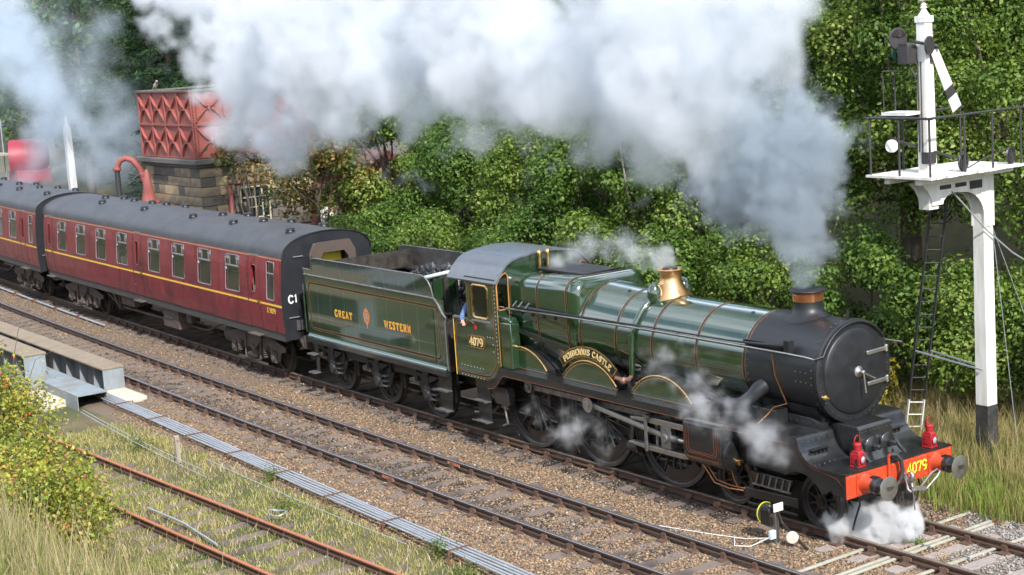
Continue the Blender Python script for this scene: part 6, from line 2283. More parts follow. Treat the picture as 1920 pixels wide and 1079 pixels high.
    # roof: arc from cantrail to cantrail
    def roof_sec(x, sc=1.0):
        pts = []
        for k in range(21):
            a = R(180 - 9 * k)
            yy = 1.30 * math.cos(a)
            zz = 3.27 + 0.61 * math.sin(a) ** 0.78 if 0 < k < 20 else 3.27
            pts.append((x, yy * sc, 3.27 + (zz - 3.27) * sc))
        return pts
    mb = MB()
    mb.loft([roof_sec(-HL - 0.02), roof_sec(HL + 0.02)], cap=False, closed=False)
    rf = mb.build('roof', M['coachroof'], CO, 40)
    for xe in (HL + 0.03, -HL - 0.03):
        mb = MB()
        pts = roof_sec(xe, 1.012)
        mb.tube(pts, 0.022, 5)
        mb.build('roof_edge', M['coachend'], rf, 60)
    for x in np.arange(-8.0, 9, 2.0):
        pass
    for (x, y) in ((8.9, -0.55), (6.9, 0.45), (6.05, 0.0), (5.2, -0.55), (4.0, 0.45), (3.2, 0.0), (2.25, -0.55), (-0.8, 0.45), (-1.75, -0.55), (-2.15, 0.35), (-3.0, 0.2), (-4.65, 0.2), (-5.7, -0.55), (-5.9, 0.3), (-6.9, 0.0), (8.6, 0.6)):
        zz = 3.27 + 0.61 * (1 - (y / 1.3) ** 2) ** 0.39
        mb = MB()
        mb.lathe((x, y, zz - 0.02), (0, 0, 1), [(0.13, 0), (0.135, 0.04), (0.11, 0.08), (0.14, 0.09), (0.12, 0.125), (0.05, 0.14), (0.001, 0.14)], 14)
        mb.build('roof_ventilator', M['coachend'], rf, 50)
    # ends
    for e in (-1, 1):
        mb = MB()
        prof = [(-y, z) for y, z in reversed(side_profile())]
        prof = prof + list(side_profile())
        poly = [(-1.365, 1.12)] + [(-y, z) for y, z in side_profile()] + [(p[1], p[2]) for p in roof_sec(0)] + [(y, z) for y, z in reversed(side_profile())] + [(1.365, 1.12)]
        mb.add([(e * (HL + 0.012), y, z) for y, z in poly], [tuple(range(len(poly)))])
        en = mb.build('end_wall', M['coachend'], CO, 0, recalc=False)
        # gangway bellows and scissor plate
        mb = MB()
        gw = [(-0.52, 1.28), (-0.55, 3.30), (-0.42, 3.58), (0.42, 3.58), (0.55, 3.30), (0.52, 1.28)]
        secs = []
        for k in range(7):
            xx = e * (HL + 0.02 + 0.065 * k)
            sc = 1.0 if k % 2 else 0.94
            secs.append([(xx, y * sc, 2.4 + (z - 2.4) * sc) for y, z in gw])
        mb.loft(secs, cap=False, closed=False)
        gb = mb.build('gangway', M['rust'], CO, 0, recalc=False)
        mb = MB()
        mb.prism([(-0.60, 1.20), (-0.64, 3.34), (-0.48, 3.64), (0.48, 3.64), (0.64, 3.34), (0.60, 1.20), (0.44, 1.20), (0.42, 3.2), (0.3, 3.36), (-0.3, 3.36), (-0.42, 3.2), (-0.44, 1.20)], 'x', e * (HL + 0.41), e * (HL + 0.45))
        mb.build('gangway_frame', M['rust'], gb, 0)
        mb = MB()
        mb.box(e * (HL + 0.02), e * (HL + 0.05), -0.40, 0.40, 1.25, 3.30)
        mb.build('gangway_door', M['yellow'], gb, 0)
        for s in (-1, 1):
            mb = MB()
            mb.lathe((e * (HL + 0.0), s * 0.87, 1.06), (e, 0, 0), [(0.11, 0), (0.11, 0.25), (0.20, 0.28), (0.20, 0.31), (0.001, 0.33)], 18)
            mb.build('buffer', M['under'], CO, 40)
        if e == 1:
            for (z, y0, y1) in ((1.72, -1.25, -0.95), (3.30, -1.0, -0.72)):
                mb = MB()
                mb.bar((HL + 0.05, y0, z), (HL + 0.05, y1, z), 0.03, 0.02)
                mb.build('end_step', M['alu'], en, 0)
            mb = MB()
            mb.box(HL + 0.013, HL + 0.08, -1.06, -0.72, 1.36, 1.62)
            mb.build('jumper_box', M['solebar'], en, 0, 0.01)
            mb = MB()
            mb.cyl((HL + 0.02, -0.82, 2.3), (HL + 0.12, -0.82, 2.3), 0.07, n=12)
            mb.tube([(HL + 0.1, -0.82, 2.25), (HL + 0.18, -0.84, 1.9), (HL + 0.12, -0.86, 1.5)], 0.025, 6)
            mb.build('jumper_cable', M['coachend'], en, 60)
            mb = MB()
            mb.tube([(HL + 0.2, -0.5, 1.2), (HL + 0.28, -0.62, 0.9), (HL + 0.25, -0.66, 0.62)], 0.03, 8)
            mb.box(HL + 0.1, HL + 0.35, -0.75, -0.55, 0.56, 0.62)
            mb.build('brake_pipe', M['under'], CO, 60)
        if e == 1 and front_detail:
            mb = lettering('C1', 0.20, lambda a, b, d: (HL + 0.0125 + d, -1.08 + a, 2.10 + b), 0.2, False, 0.08, (0.002, 0.004))
            mb.build('lettering', M['white'], en, 0)
    for txt, xx in (('E 5029', 9.15),):
        for s in (-1,):
            mb = lettering(txt, 0.125, lambda a, b, d: (xx + a if front_detail else -xx + a + 0.4, s * (side_y(1.85) + d), 1.80 + b), 0.2, False, 0.05, (0.004, 0.006))
            mb.build('lettering', M['gold'], CO, 0)
    # interior: floor, far-side partition, seats and tables
    mb = MB()
    mb.box(-HL + 0.05, HL - 0.05, -1.3, 1.3, 1.32, 1.36)
    mb.box(-HL + 0.05, HL - 0.05, -1.22, 1.22, 3.21, 3.25)
    for x in (8.75, 7.75, 0.0 - 0.2, -1.0, -8.7):
        mb.box(x - 0.02, x + 0.02, -1.28, 1.28, 1.36, 3.2)
    mb.build('interior_panel', M['interior'], CO, 0)
    mb = MB()
    mb.box(7.78, 8.45, -0.80, -0.76, 1.36, 3.2)
    mb.build('vestibule_panel', M['woodpanel'], CO, 0)
    for xc_ in WINS:
        for s in (-1, 1):
            for e in (-1, 1):
                mb = MB()
                x0 = xc_ + e * 0.62
                mb.box(x0 - 0.24, x0 + 0.24, s * 0.30, s * 1.26, 1.62, 1.80)
                mb.prism([(x0 + e * 0.20, 1.62), (x0 + e * 0.33, 1.62), (x0 + e * 0.36, 2.50), (x0 + e * 0.28, 2.50)], 'y', s * 0.30, s * 1.26)
                mb.build('seat', M['seat'], CO, 0, 0.02)
            mb = MB()
            mb.box(xc_ - 0.32, xc_ + 0.32, s * 0.42, s * 1.30, 2.06, 2.09)
            mb.build('table', M['table'], CO, 0)
            if s == -1:
                mb = MB()
                mb.cyl((xc_ + 0.12, s * 1.16, 2.09), (xc_ + 0.12, s * 1.16, 2.22), 0.05, n=12)
                mb.lathe((xc_ + 0.12, s * 1.16, 2.22), (0, 0, 1), [(0.02, 0), (0.10, 0.02), (0.07, 0.12), (0.05, 0.14)], 12)
                mb.build('table_lamp', M['white'], CO, 50)
    for xc_ in (-1.94, -3.90, 6.70):
        mb = MB()
        mb.box(xc_ + 0.36, xc_ + 0.47, -1.28, -0.95, 2.12, 2.5)
        mb.build('headrest_cover', M['teal'], CO, 0, 0.02)
    # underframe equipment
    for s in (-1, 1):
        mb = MB()
        mb.box(0.75, 1.98, s * 0.75, s * 1.22, 0.46, 1.08)
        bxo = mb.build('battery_box', M['under'], CO, 0, 0.015)
        mb = MB()
        for xx in (1.1, 1.42):
            mb = MB()
            mb.box(xx - 0.1, xx + 0.1, s * 1.22, s * 1.26, 0.76, 0.80)
            mb.build('box_latch', M['under'], bxo, 0)
        mb = MB()
        mb.bar((-9, s * 0.6, 1.0), (9, s * 0.6, 1.0), 0.1, 0.16)
        mb.bar((-3.5, s * 0.95, 0.55), (3.0, s * 0.75, 0.50), 0.05, 0.07)
        mb.bar((-3.55, s * 1.05, 0.5), (-3.75, s * 1.15, 1.08), 0.06, 0.05)
        mb.bar((-3.55, s * 1.05, 0.5), (-3.25, s * 1.15, 1.08), 0.06, 0.05)
        mb.bar((-3.4, s * 1.0, 0.5), (-5.6, s * 0.9, 1.05), 0.06, 0.06)
        mb.bar((3.0, s * 0.75, 0.5), (5.0, s * 0.7, 1.05), 0.06, 0.06)
        mb.build('truss_bar', M['under'], CO, 0)
        mb = MB()
        mb.box(2.3, 2.65, s * 0.8, s * 1.1, 0.72, 1.02)
        mb.build('equipment_box', M['under'], CO, 0, 0.02)
        mb = MB()
        mb.box(-3.1, -1.9, s * 0.7, s * 1.15, 0.72, 1.06)
        mb.build('equipment_box', M['under'], CO, 0, 0.02)
    mb = MB()
    mb.lathe((5.0, -0.75, 0.68), (-1, 0, 0), [(0.001, -0.5), (0.24, -0.5), (0.27, -0.45), (0.27, 0.10), (0.20, 0.24), (0.08, 0.30), (0.001, 0.32)], 22)
    mb.build('vacuum_cylinder', M['under'], CO, 50)
    # bogies
    for bxx in (7.09, -7.09):
        for ax in (-1.295, 1.295):
            for s in (-1, 1):
                mb = MB()
                mb.lathe((bxx + ax, 0, 0.457), (0, s, 0), [(0.001, 0.76), (0.10, 0.77), (0.12, 0.72), (0.36, 0.72), (0.37, 0.79), (0.449, 0.79), (0.457, 0.78), (0.457, 0.70), (0.485, 0.68), (0.485, 0.65), (0.001, 0.65)], 32)
                mb.build('wheel', M['dirty'], CO, 40)
                mb = MB()
                mb.box(bxx + ax - 0.13, bxx + ax + 0.13, s * 0.95, s * 1.13, 0.30, 0.60)
                mb.cyl((bxx + ax, s * 1.12, 0.44), (bxx + ax, s * 1.17, 0.44), 0.09, n=12)
                mb.build('axlebox', M['under'], CO, 30, 0.015)
            mb = MB()
            mb.cyl((bxx + ax, -0.7, 0.457), (bxx + ax, 0.7, 0.457), 0.08, n=10)
            mb.build('axle', M['dirty'], CO)
        for s in (-1, 1):
            mb = MB()
            out = [(-1.95, 0.78), (-1.95, 0.66), (-1.66, 0.60), (-1.52, 0.34), (-1.40, 0.34), (-1.40, 0.62), (-1.18, 0.62), (-1.18, 0.34), (-1.02, 0.30), (-0.80, 0.52), (0.80, 0.52), (1.02, 0.30), (1.18, 0.34), (1.18, 0.62), (1.40, 0.62), (1.40, 0.34), (1.52, 0.34), (1.66, 0.60), (1.95, 0.66), (1.95, 0.78), (1.55, 0.86), (1.15, 0.95), (0.60, 0.98), (-0.60, 0.98), (-1.15, 0.95), (-1.55, 0.86)]
            mb.prism([(bxx + x, z) for x, z in out], 'y', s * 1.02, s * 1.06)
            mb.build('bogie_side', M['under'], CO, 0, 0.008)
            for cx_ in (-0.85, 0.85):
                mb = MB()
                for k in range(5):
                    mb.lathe((bxx + cx_, s * 1.10, 0.40 + 0.06 * k), (0, 0, 1), [(0.07, 0.0), (0.10, 0.012), (0.10, 0.032), (0.07, 0.044)], 12)
                mb.build('coil_spring', M['under'], CO, 50)
            mb = MB()
            mb.tube([(bxx - 0.50, s * 1.08, 0.90), (bxx - 0.48, s * 1.14, 0.30), (bxx - 0.40, s * 1.15, 0.26), (bxx + 0.40, s * 1.15, 0.26), (bxx + 0.48, s * 1.14, 0.30), (bxx + 0.50, s * 1.08, 0.90)], 0.03, 6)
            mb.bar((bxx - 0.95, s * 1.15, 0.24), (bxx + 0.95, s * 1.15, 0.22), 0.03, 0.05)
            mb.build('swing_link', M['under'], CO, 0)
            mb = MB()
            mb.ball((bxx, s * 1.14, 0.36), (0.36, 0.07, 0.09), 14, 6)
            mb.build('bolster_spring', M['under'], CO, 50)
            mb = MB()
            mb.tube([(bxx - 0.25, s * 1.08, 0.62), (bxx + 0.15, s * 1.14, 0.54), (bxx + 0.45, s * 1.12, 0.76), (bxx + 0.55, s * 1.08, 0.90)], 0.045, 8)
            mb.cyl((bxx + 0.05, s * 1.08, 0.52), (bxx + 0.18, s * 1.16, 0.50), 0.09, n=10)
            mb.build('damper', M['under'], CO, 60)
        mb = MB()
        mb.box(bxx - 0.45, bxx + 0.45, -1.0, 1.0, 0.55, 0.95)
        mb.box(bxx - 1.7, bxx + 1.7, -0.55, 0.55, 0.7, 0.85)
        mb.build('bolster', M['under'], CO, 0)
    return CO


C1X = -18.667 - HL + 0.0
co1 = coach(C1X, 'nearer maroon coach with grey roof coupled to the tender', True)
C2X = C1X - 2 * HL - 0.95
co2 = coach(C2X, 'maroon coach at the left edge fading into the drifting smoke', False)
# ================================================================ water tower
M['stonewall'] = mat('sandstone', (0.42, 0.32, 0.19), 0.9, 0, (0.20, 0.155, 0.105), 3, 0.9, bump=0.4, bscale=12, col3=(0.10, 0.09, 0.08), scale3=0.6)
M['stone2'] = mat('sandstone_pale', (0.48, 0.37, 0.21), 0.9, 0, (0.25, 0.20, 0.13), 3, 0.8, bump=0.4, bscale=12)
M['stone3'] = mat('sandstone_dark', (0.15, 0.13, 0.105), 0.9, 0, (0.09, 0.08, 0.07), 3, 0.8, bump=0.4, bscale=12)
M['mortar'] = mat('mortar', (0.13, 0.115, 0.095), 0.95)
M['cornice'] = mat('cornice_stone', (0.10, 0.095, 0.088), 0.85, 0, (0.17, 0.155, 0.13), 4, 0.8, bump=0.3)
M['tankred'] = mat('tank_red', (0.30, 0.080, 0.066), 0.65, 0, (0.24, 0.066, 0.058), 3, 0.8, col3=(0.24, 0.085, 0.065), scale3=1.3, stretch=(2, 2, 0.4))
WT = thing('water_tower', 'stone water tower carrying a red panelled iron tank', 'water tower', (-38.8, 7.0, -0.35))
x0, x1, y0, y1 = -2.45, 2.45, -2.4, 2.4
ZT = 4.95
mb = MB()
mb.box(x0 + 0.06, x1 - 0.06, y0 + 0.06, y1 - 0.06, 0, ZT)
core = mb.build('base_core', M['mortar'], WT, 0)
BL = {}
def block(w, m):
    k = (round(w, 2), m)
    if k not in BL:
        q = MB()
        q.box(-w / 2, w / 2, -0.05, 0.05, -0.165, 0.165)
        me = q.mesh('stone_block', 0)
        me.materials.append(M[m])
        BL[k] = me
    return BL[k]
g = nrand(5)
z = 2.35
row = 0
while z < ZT - 0.05:
    for face in ('Y', 'X'):
        u = -2.45
        end = 2.45
        first = True
        while u < end - 0.05:
            w = float(g.choice([0.5, 0.6, 0.75, 0.9]))
            if end - u - w < 0.35:
                w = round(end - u, 2)
            m = g.choice(['stonewall', 'stone2', 'stone3'], p=[0.55, 0.27, 0.18] if face == 'Y' else [0.5, 0.12, 0.38])  # X face draws more dark stones: the tree's shade put into its colour
            uc = u + w / 2
            skip = face == 'X' and -0.95 < uc < 0.35 and z < 3.95
            if not skip:
                o = put('stone_block', block(w - 0.025, m), WT, 0.0)
                if face == 'Y':
                    o.location = (uc, y0 + 0.03 - g.uniform(0, 0.02), z + 0.17)
                else:
                    o.location = (x1 - 0.03 + g.uniform(0, 0.02), uc * 2.4 / 2.45, z + 0.17)
                    o.rotation_euler = (0, 0, math.pi / 2)
            u += w
    z += 0.352
mb = MB()
mb.box(x0 - 0.30, x1 + 0.30, y0 - 0.30, y1 + 0.30, ZT, ZT + 0.20)
mb.box(x0 - 0.16, x1 + 0.16, y0 - 0.16, y1 + 0.16, ZT - 0.12, ZT)
mb.build('cornice', M['cornice'], WT, 0, 0.03)
# window with glazing bars on the side away from the train's front
mb = MB()
mb.box(x1 - 0.02, x1 + 0.0, -0.85, 0.30, 2.3, 3.95)
wn = mb.build('window', mat('dark_pane', (0.02, 0.03, 0.035), 0.12), WT, 0)
mb = MB()
for yy in np.linspace(-0.85, 0.30, 5):
    mb.box(x1 + 0.0, x1 + 0.035, yy - 0.025, yy + 0.025, 2.3, 3.95)
for zz in np.linspace(2.4, 3.93, 5):
    mb.box(x1 + 0.0, x1 + 0.03, -0.85, 0.30, zz - 0.02, zz + 0.02)
mb.build('glazing_bars', mat('cream_bars', (0.45, 0.40, 0.27), 0.6), wn, 0)
mb = MB()
mb.tube([(x1 - 0.05, -1.35, 4.0), (x1 + 0.12, -1.35, 4.02), (x1 + 0.2, -1.35, 3.9), (x1 + 0.2, -1.33, 2.0)], 0.085, 12)
mb.build('down_pipe', M['tankred'], WT, 60)
# tank panels
PW = 1.225
def panel_mesh():
    q = MB()
    q.box(-PW / 2, PW / 2, 0.0, 0.02, -PW / 2, PW / 2)
    e = 0.05
    for (xa, xb, za, zb) in ((-PW / 2, PW / 2, -PW / 2, -PW / 2 + 0.035), (-PW / 2, PW / 2, PW / 2 - 0.035, PW / 2), (-PW / 2, -PW / 2 + 0.035, -PW / 2 + 0.035, PW / 2 - 0.035), (PW / 2 - 0.035, PW / 2, -PW / 2 + 0.035, PW / 2 - 0.035)):
        q.box(xa, xb, -0.07, 0.0, za, zb)
    # curved ribs from each corner to the middle
    for sx in (-1, 1):
        for sz in (-1, 1):
            sec = []
            for t in np.linspace(0, 1, 7):
                xx = sx * (PW / 2 - 0.03) * (1 - t) ** 1.0 * (1 if True else 1)
                zz = sz * ((PW / 2 - 0.03) * (1 - t) ** 1.55)
                w = 0.018
                d = 0.11 * (1 - (2 * t - 1) ** 2 * 0.75)
                sec.append([(xx - w, 0.0, zz), (xx + w, 0.0, zz), (xx + w, -d, zz), (xx - w, -d, zz)])
            q.loft(sec)
    q.box(-0.04, 0.04, -0.10, 0.0, -0.07, 0.07)
    me = q.mesh('tank_panel', 30)
    me.materials.append(M['tankred'])
    return me
PANEL = panel_mesh()
zt0 = ZT + 0.22
for r_ in range(2):
    for c_ in range(4):
        put('tank_panel', PANEL, WT, loc=((c_ - 1.5) * PW, -2 * PW, zt0 + (r_ + 0.5) * PW))
        o = put('tank_panel', PANEL, WT, loc=(2 * PW, (c_ - 1.5) * PW, zt0 + (r_ + 0.5) * PW))
        o.rotation_euler = (0, 0, math.pi / 2)
mb = MB()
mb.box(-2 * PW + 0.03, 2 * PW - 0.03, -2 * PW + 0.03, 2 * PW - 0.03, zt0, zt0 + 2 * PW - 0.1)
mb.build('tank_inner', M['tankred'], WT, 0)
mb = MB()
for a, b in (((-2 * PW, -2 * PW), (2 * PW, -2 * PW)), ((2 * PW, -2 * PW), (2 * PW, 2 * PW)), ((2 * PW, 2 * PW), (-2 * PW, 2 * PW)), ((-2 * PW, 2 * PW), (-2 * PW, -2 * PW))):
    mb.bar((*a, zt0 + 2 * PW + 0.03), (*b, zt0 + 2 * PW + 0.03), 0.22, 0.06)
mb.build('tank_rim', M['cornice'], WT, 0)
mb = MB()
rivets(mb, [(2 * PW + 0.075, -2 * PW - 0.0 + dy, zt0 + z_) for z_ in np.arange(0.05, 2.45, 0.10) for dy in (0.10, )] + [(2 * PW + 0.07, -2 * PW - 0.03, zt0 + z_) for z_ in np.arange(0.05, 2.45, 0.10)], (1, 0, 0), 0.03, 0.03)
mb.build('corner_bolts', M['tankred'], WT, 60)
# a bird on the rim
bd = thing('bird', 'small pale bird perched on the rim of the red water tank', 'bird', (-39.5, 4.55, zt0 + 2 * PW - 0.29))
mb = MB()
mb.loft([[(x, r * math.cos(a), z + r * 1.1 * math.sin(a)) for a in np.linspace(0, 2 * math.pi, 9)[:-1]] for x, z, r in ((-0.30, 0.06, 0.012), (-0.16, 0.12, 0.05), (-0.05, 0.16, 0.085), (0.06, 0.22, 0.075), (0.11, 0.30, 0.045), (0.15, 0.34, 0.05), (0.20, 0.345, 0.03), (0.26, 0.335, 0.006))])
mb.build('body', mat('bird_grey', (0.30, 0.27, 0.24), 0.8), bd, 60)
mb = MB()
mb.cyl((0.0, -0.02, 0.0), (0.0, -0.02, 0.10), 0.008, n=5)
mb.cyl((0.02, 0.02, 0.0), (0.02, 0.02, 0.10), 0.008, n=5)
mb.build('legs', M['rust'], bd)

# ---------------------------------------------------------------- water crane and conical pump beside the tower
wc = thing('water_crane', 'arched salmon red water crane with a black hanging hose', 'water crane', (-40.6, 3.75, -0.55))
mb = MB()
mb.tube([(0.6, 0.75, 0.0), (0.55, 0.62, 2.2), (0.35, 0.4, 4.2), (0.2, 0.2, 5.0), (0.05, 0.0, 5.3), (-0.12, -0.2, 5.38), (-0.28, -0.38, 5.28), (-0.36, -0.48, 5.0)], [0.16, 0.15, 0.13, 0.125, 0.12, 0.115, 0.11, 0.11], 16)
mb.build('pipe', M['tankred'], wc, 60)
mb = MB()
mb.tube([(-0.36, -0.48, 5.0), (-0.37, -0.49, 4.2), (-0.34, -0.47, 3.2), (-0.35, -0.48, 2.6)], [0.105, 0.10, 0.105, 0.10], 12)
mb.build('hose', M['rubber'], wc, 60)
mb = MB()
mb.lathe((-0.36, -0.48, 4.98), (0, 0, 1), [(0.15, -0.06), (0.17, -0.03), (0.17, 0.04), (0.15, 0.06)], 14)
mb.lathe((0.36, 0.42, 4.1), (0, 0, 1), [(0.18, -0.04), (0.2, 0), (0.18, 0.04)], 14)
mb.build('flange', M['tankred'], wc, 40)
pc_ = thing('conical_stand', 'tall conical salmon red iron stand beside the water crane', 'stand', (-40.0, 4.05, -0.7))
mb = MB()
mb.lathe((0, 0, 0), (0, 0, 1), [(0.3, 0), (0.28, 2.6), (0.24, 3.4), (0.26, 3.7), (0.42, 3.74), (0.44, 3.82), (0.30, 3.88), (0.27, 3.95), (0.20, 4.3), (0.10, 4.95), (0.06, 5.05), (0.001, 5.08)], 18)
mb.build('cone', M['tankred'], pc_, 40)
mb = MB()
mb.tube([(0.05, -0.02, 5.0), (0.3, -0.1, 4.3), (0.55, -0.15, 3.4)], 0.025, 6)
mb.build('stay_rod', M['tankred'], pc_, 60)
mb = MB()
mb.ball((0.25, 0.2, 3.55), (0.5, 0.35, 0.22), 14, 8)
mb.build('dome', M['tankred'], pc_, 60)
mb = MB()
mb.tube([(0.02, 0, 4.98), (-0.2, -0.25, 4.9), (-0.35, -0.4, 4.75)], 0.015, 5)
mb.build('chain', M['dullsteel'], pc_, 60)

# ---------------------------------------------------------------- far left: red barrel on a wagon, scaffolding, white post
M['barrelred'] = mat('barrel_red', (0.24, 0.022, 0.04), 0.5, 0, (0.33, 0.025, 0.04), 3, 0.6)
rw = thing('tank_wagon', 'far off wagon carrying a rounded crimson barrel', 'wagon', (-55.6, 4.9, -0.4))
mb = MB()
prof = [(0.001, 1.55), (0.45, 1.45), (0.72, 1.15), (0.88, 0.6), (0.92, 0.0), (0.92, -1.6)]
mb.lathe((0, 0, 4.75), (0.42, 0.91, 0), [(r_ * 0.9, h_ * 0.55) for r_, h_ in prof], 28)
mb.lathe((0, 0, 4.75), (0.42, 0.91, 0), [(0.83, -0.05), (0.87, -0.04), (0.87, 0.04), (0.83, 0.05)], 28)
mb.build('barrel', M['barrelred'], rw, 50)
mb = MB()
mb.box(-0.6, 0.6, -0.9, 0.7, 3.66, 4.2)
mb.build('cradle', M['barrelred'], rw, 0)
mb = MB()
mb.box(-4, 3.5, -1.25, 1.25, 1.0, 1.3)
mb.box(-1.5, 1.0, -0.6, 0.6, 1.3, 3.66)
for x in (-2.6, 2.2):
    for s in (-1, 1):
        mb.cyl((x, s * 0.7, 0.8), (x, s * 0.84, 0.8), 0.48, n=22)
mb.build('chassis', M['under'], rw, 30)
sc_ = thing('scaffolding', 'silver scaffolding tubes with plank deck and yellow lamps at the left edge', 'scaffolding', (-57.5, 3.2, -0.3))
for (x, y) in ((-2.6, 0), (-0.4, 0), (1.0, 0.1), (-2.6, 1.2), (-0.4, 1.2)):
    mb = MB()
    mb.cyl((x, y, 0), (x + 0.05, y, 6.4 if x < 0.5 else 5.2), 0.03, n=6)
    mb.build('upright', M['galv'], sc_)
for (a, b) in (((-3.5, 0, 6.0), (1.2, 0, 6.0)), ((-3.5, 0, 5.3), (1.0, 0, 5.35)), ((-3.5, 0, 3.6), (1.0, 0, 3.6)), ((-3.2, 0, 5.0), (5.2, -0.4, 2.9)), ((-3.2, 0.1, 5.1), (5.2, -0.3, 3.0)), ((-2.6, 0, 6.0), (-2.6, 1.2, 6.0))):
    mb = MB()
    mb.cyl(a, b, 0.032, n=6)
    mb.build('tube', M['galv'], sc_)
mb = MB()
mb.box(-3.6, 0.6, -0.3, 1.3, 4.75, 4.82)
mb.build('deck', M['greywood'], sc_)
for z in (5.0, 5.75):
    mb = MB()
    mb.ball((-1.4, -0.15, z + 0.2), (0.22, 0.2, 0.2), 12, 8)
    mb.build('yellow_lamp', M['yellow'], sc_, 60)
wp = thing('distant_post', 'far off leaning white signal post in front of dark firs', 'signal', (-53.8, 6.1, -0.3))
mb = MB()
mb.loft([[(s1 * a, s2 * a, z) for s1, s2 in ((-1, -1), (1, -1), (1, 1), (-1, 1))] for a, z in ((0.17, 0), (0.14, 5.9))])
mb.lathe((0, 0, 5.9), (0, 0, 1), [(0.16, 0), (0.1, 0.15), (0.05, 0.3), (0.09, 0.36), (0.03, 0.5), (0.001, 0.6)], 10)
mb.build('post', M['postwhite'], wp, 30)
mb = MB()
mb.bar((0.16, -0.05, 5.5), (0.18, 0.12, 4.7), 0.02, 0.2, (1, 0, 0))
mb.build('signal_arm', M['postwhite'], wp, 0)

# ---------------------------------------------------------------- brick building and board behind the autumn tree
M['brick'] = mat('red_brick', (0.20, 0.075, 0.06), 0.9, 0, (0.13, 0.055, 0.05), 9, 0.8, bump=0.2)
bb_ = thing('brick_building', 'low red brick building half hidden by the autumn tree', 'building', (-35.2, 11.0, -0.3))
mb = MB()
mb.prism([(-2.0, 0), (2.0, 0), (2.0, 3.6), (0, 4.9), (-2.0, 3.6)], 'x', -2.2, 1.6)
mb.build('wall', M['brick'], bb_, 0)
for s in (-1, 1):
    mb = MB()
    mb.bar((-2.4, s * 1.1, 4.33), (1.85, s * 1.1, 4.33), 2.7, 0.1, (0, -s * 0.545, 0.84))
    mb.build('roof', M['cornice'], bb_, 0)
for k, zz in enumerate(np.arange(0.3, 3.6, 0.3)):
    mb = MB()
    mb.box(1.601, 1.606, -2.0, 2.0, zz, zz + 0.02)
    mb.build('brick_course', M['mortar'], bb_, 0)
nb = thing('notice_board', 'small white framed board standing beside the autumn tree trunk', 'board', (-30.4, 6.6, -0.3))
mb = MB()
mb.box(-0.02, 0.02, -0.35, 0.40, 2.75, 3.45)
mb.build('panel', M['white'], nb, 0)
mb = MB()
mb.box(0.021, 0.026, -0.28, 0.33, 2.80, 3.1)
mb.build('green_print', mat('board_green', (0.18, 0.26, 0.12), 0.7), nb, 0)
for y in (-0.3, 0.35):
    mb = MB()
    mb.box(-0.03, 0.03, y - 0.03, y + 0.03, 0, 3.5)
    mb.build('leg', M['greywood'], nb, 0)
lw = MB()
lw.box(-32.6, -32.3, 8.6, 12.5, -0.5, 2.75)
lw.box(-32.66, -32.24, 8.55, 12.55, 2.75, 2.9)
tag(lw.build('low_wall', M['concrete'], None, 0, 0.01), 'pale low wall behind the white framed board', 'wall')
# ================================================================ people
def skin(name, joints, bones, m, parent, grow=0.0, sub=2):
    """joints: name -> (x,y,z,r)"""
    ks = list(joints)
    used = [k for k in ks if any(k in b for b in bones)]
    me = bpy.data.meshes.new(name)
    me.from_pydata([joints[k][:3] for k in used], [(used.index(a), used.index(b)) for a, b in bones], [])
    me.materials.append(m)
    o = put(name, me, parent)
    md = o.modifiers.new('skin', 'SKIN')
    md.use_smooth_shade = True
    sv_ = me.skin_vertices[0].data
    for i, k in enumerate(used):
        r = joints[k][3] + grow
        sv_[i].radius = (r, r)
        sv_[i].use_root = (i == 0)
    sd = o.modifiers.new('sub', 'SUBSURF')
    sd.levels = sub
    sd.render_levels = sub
    return o


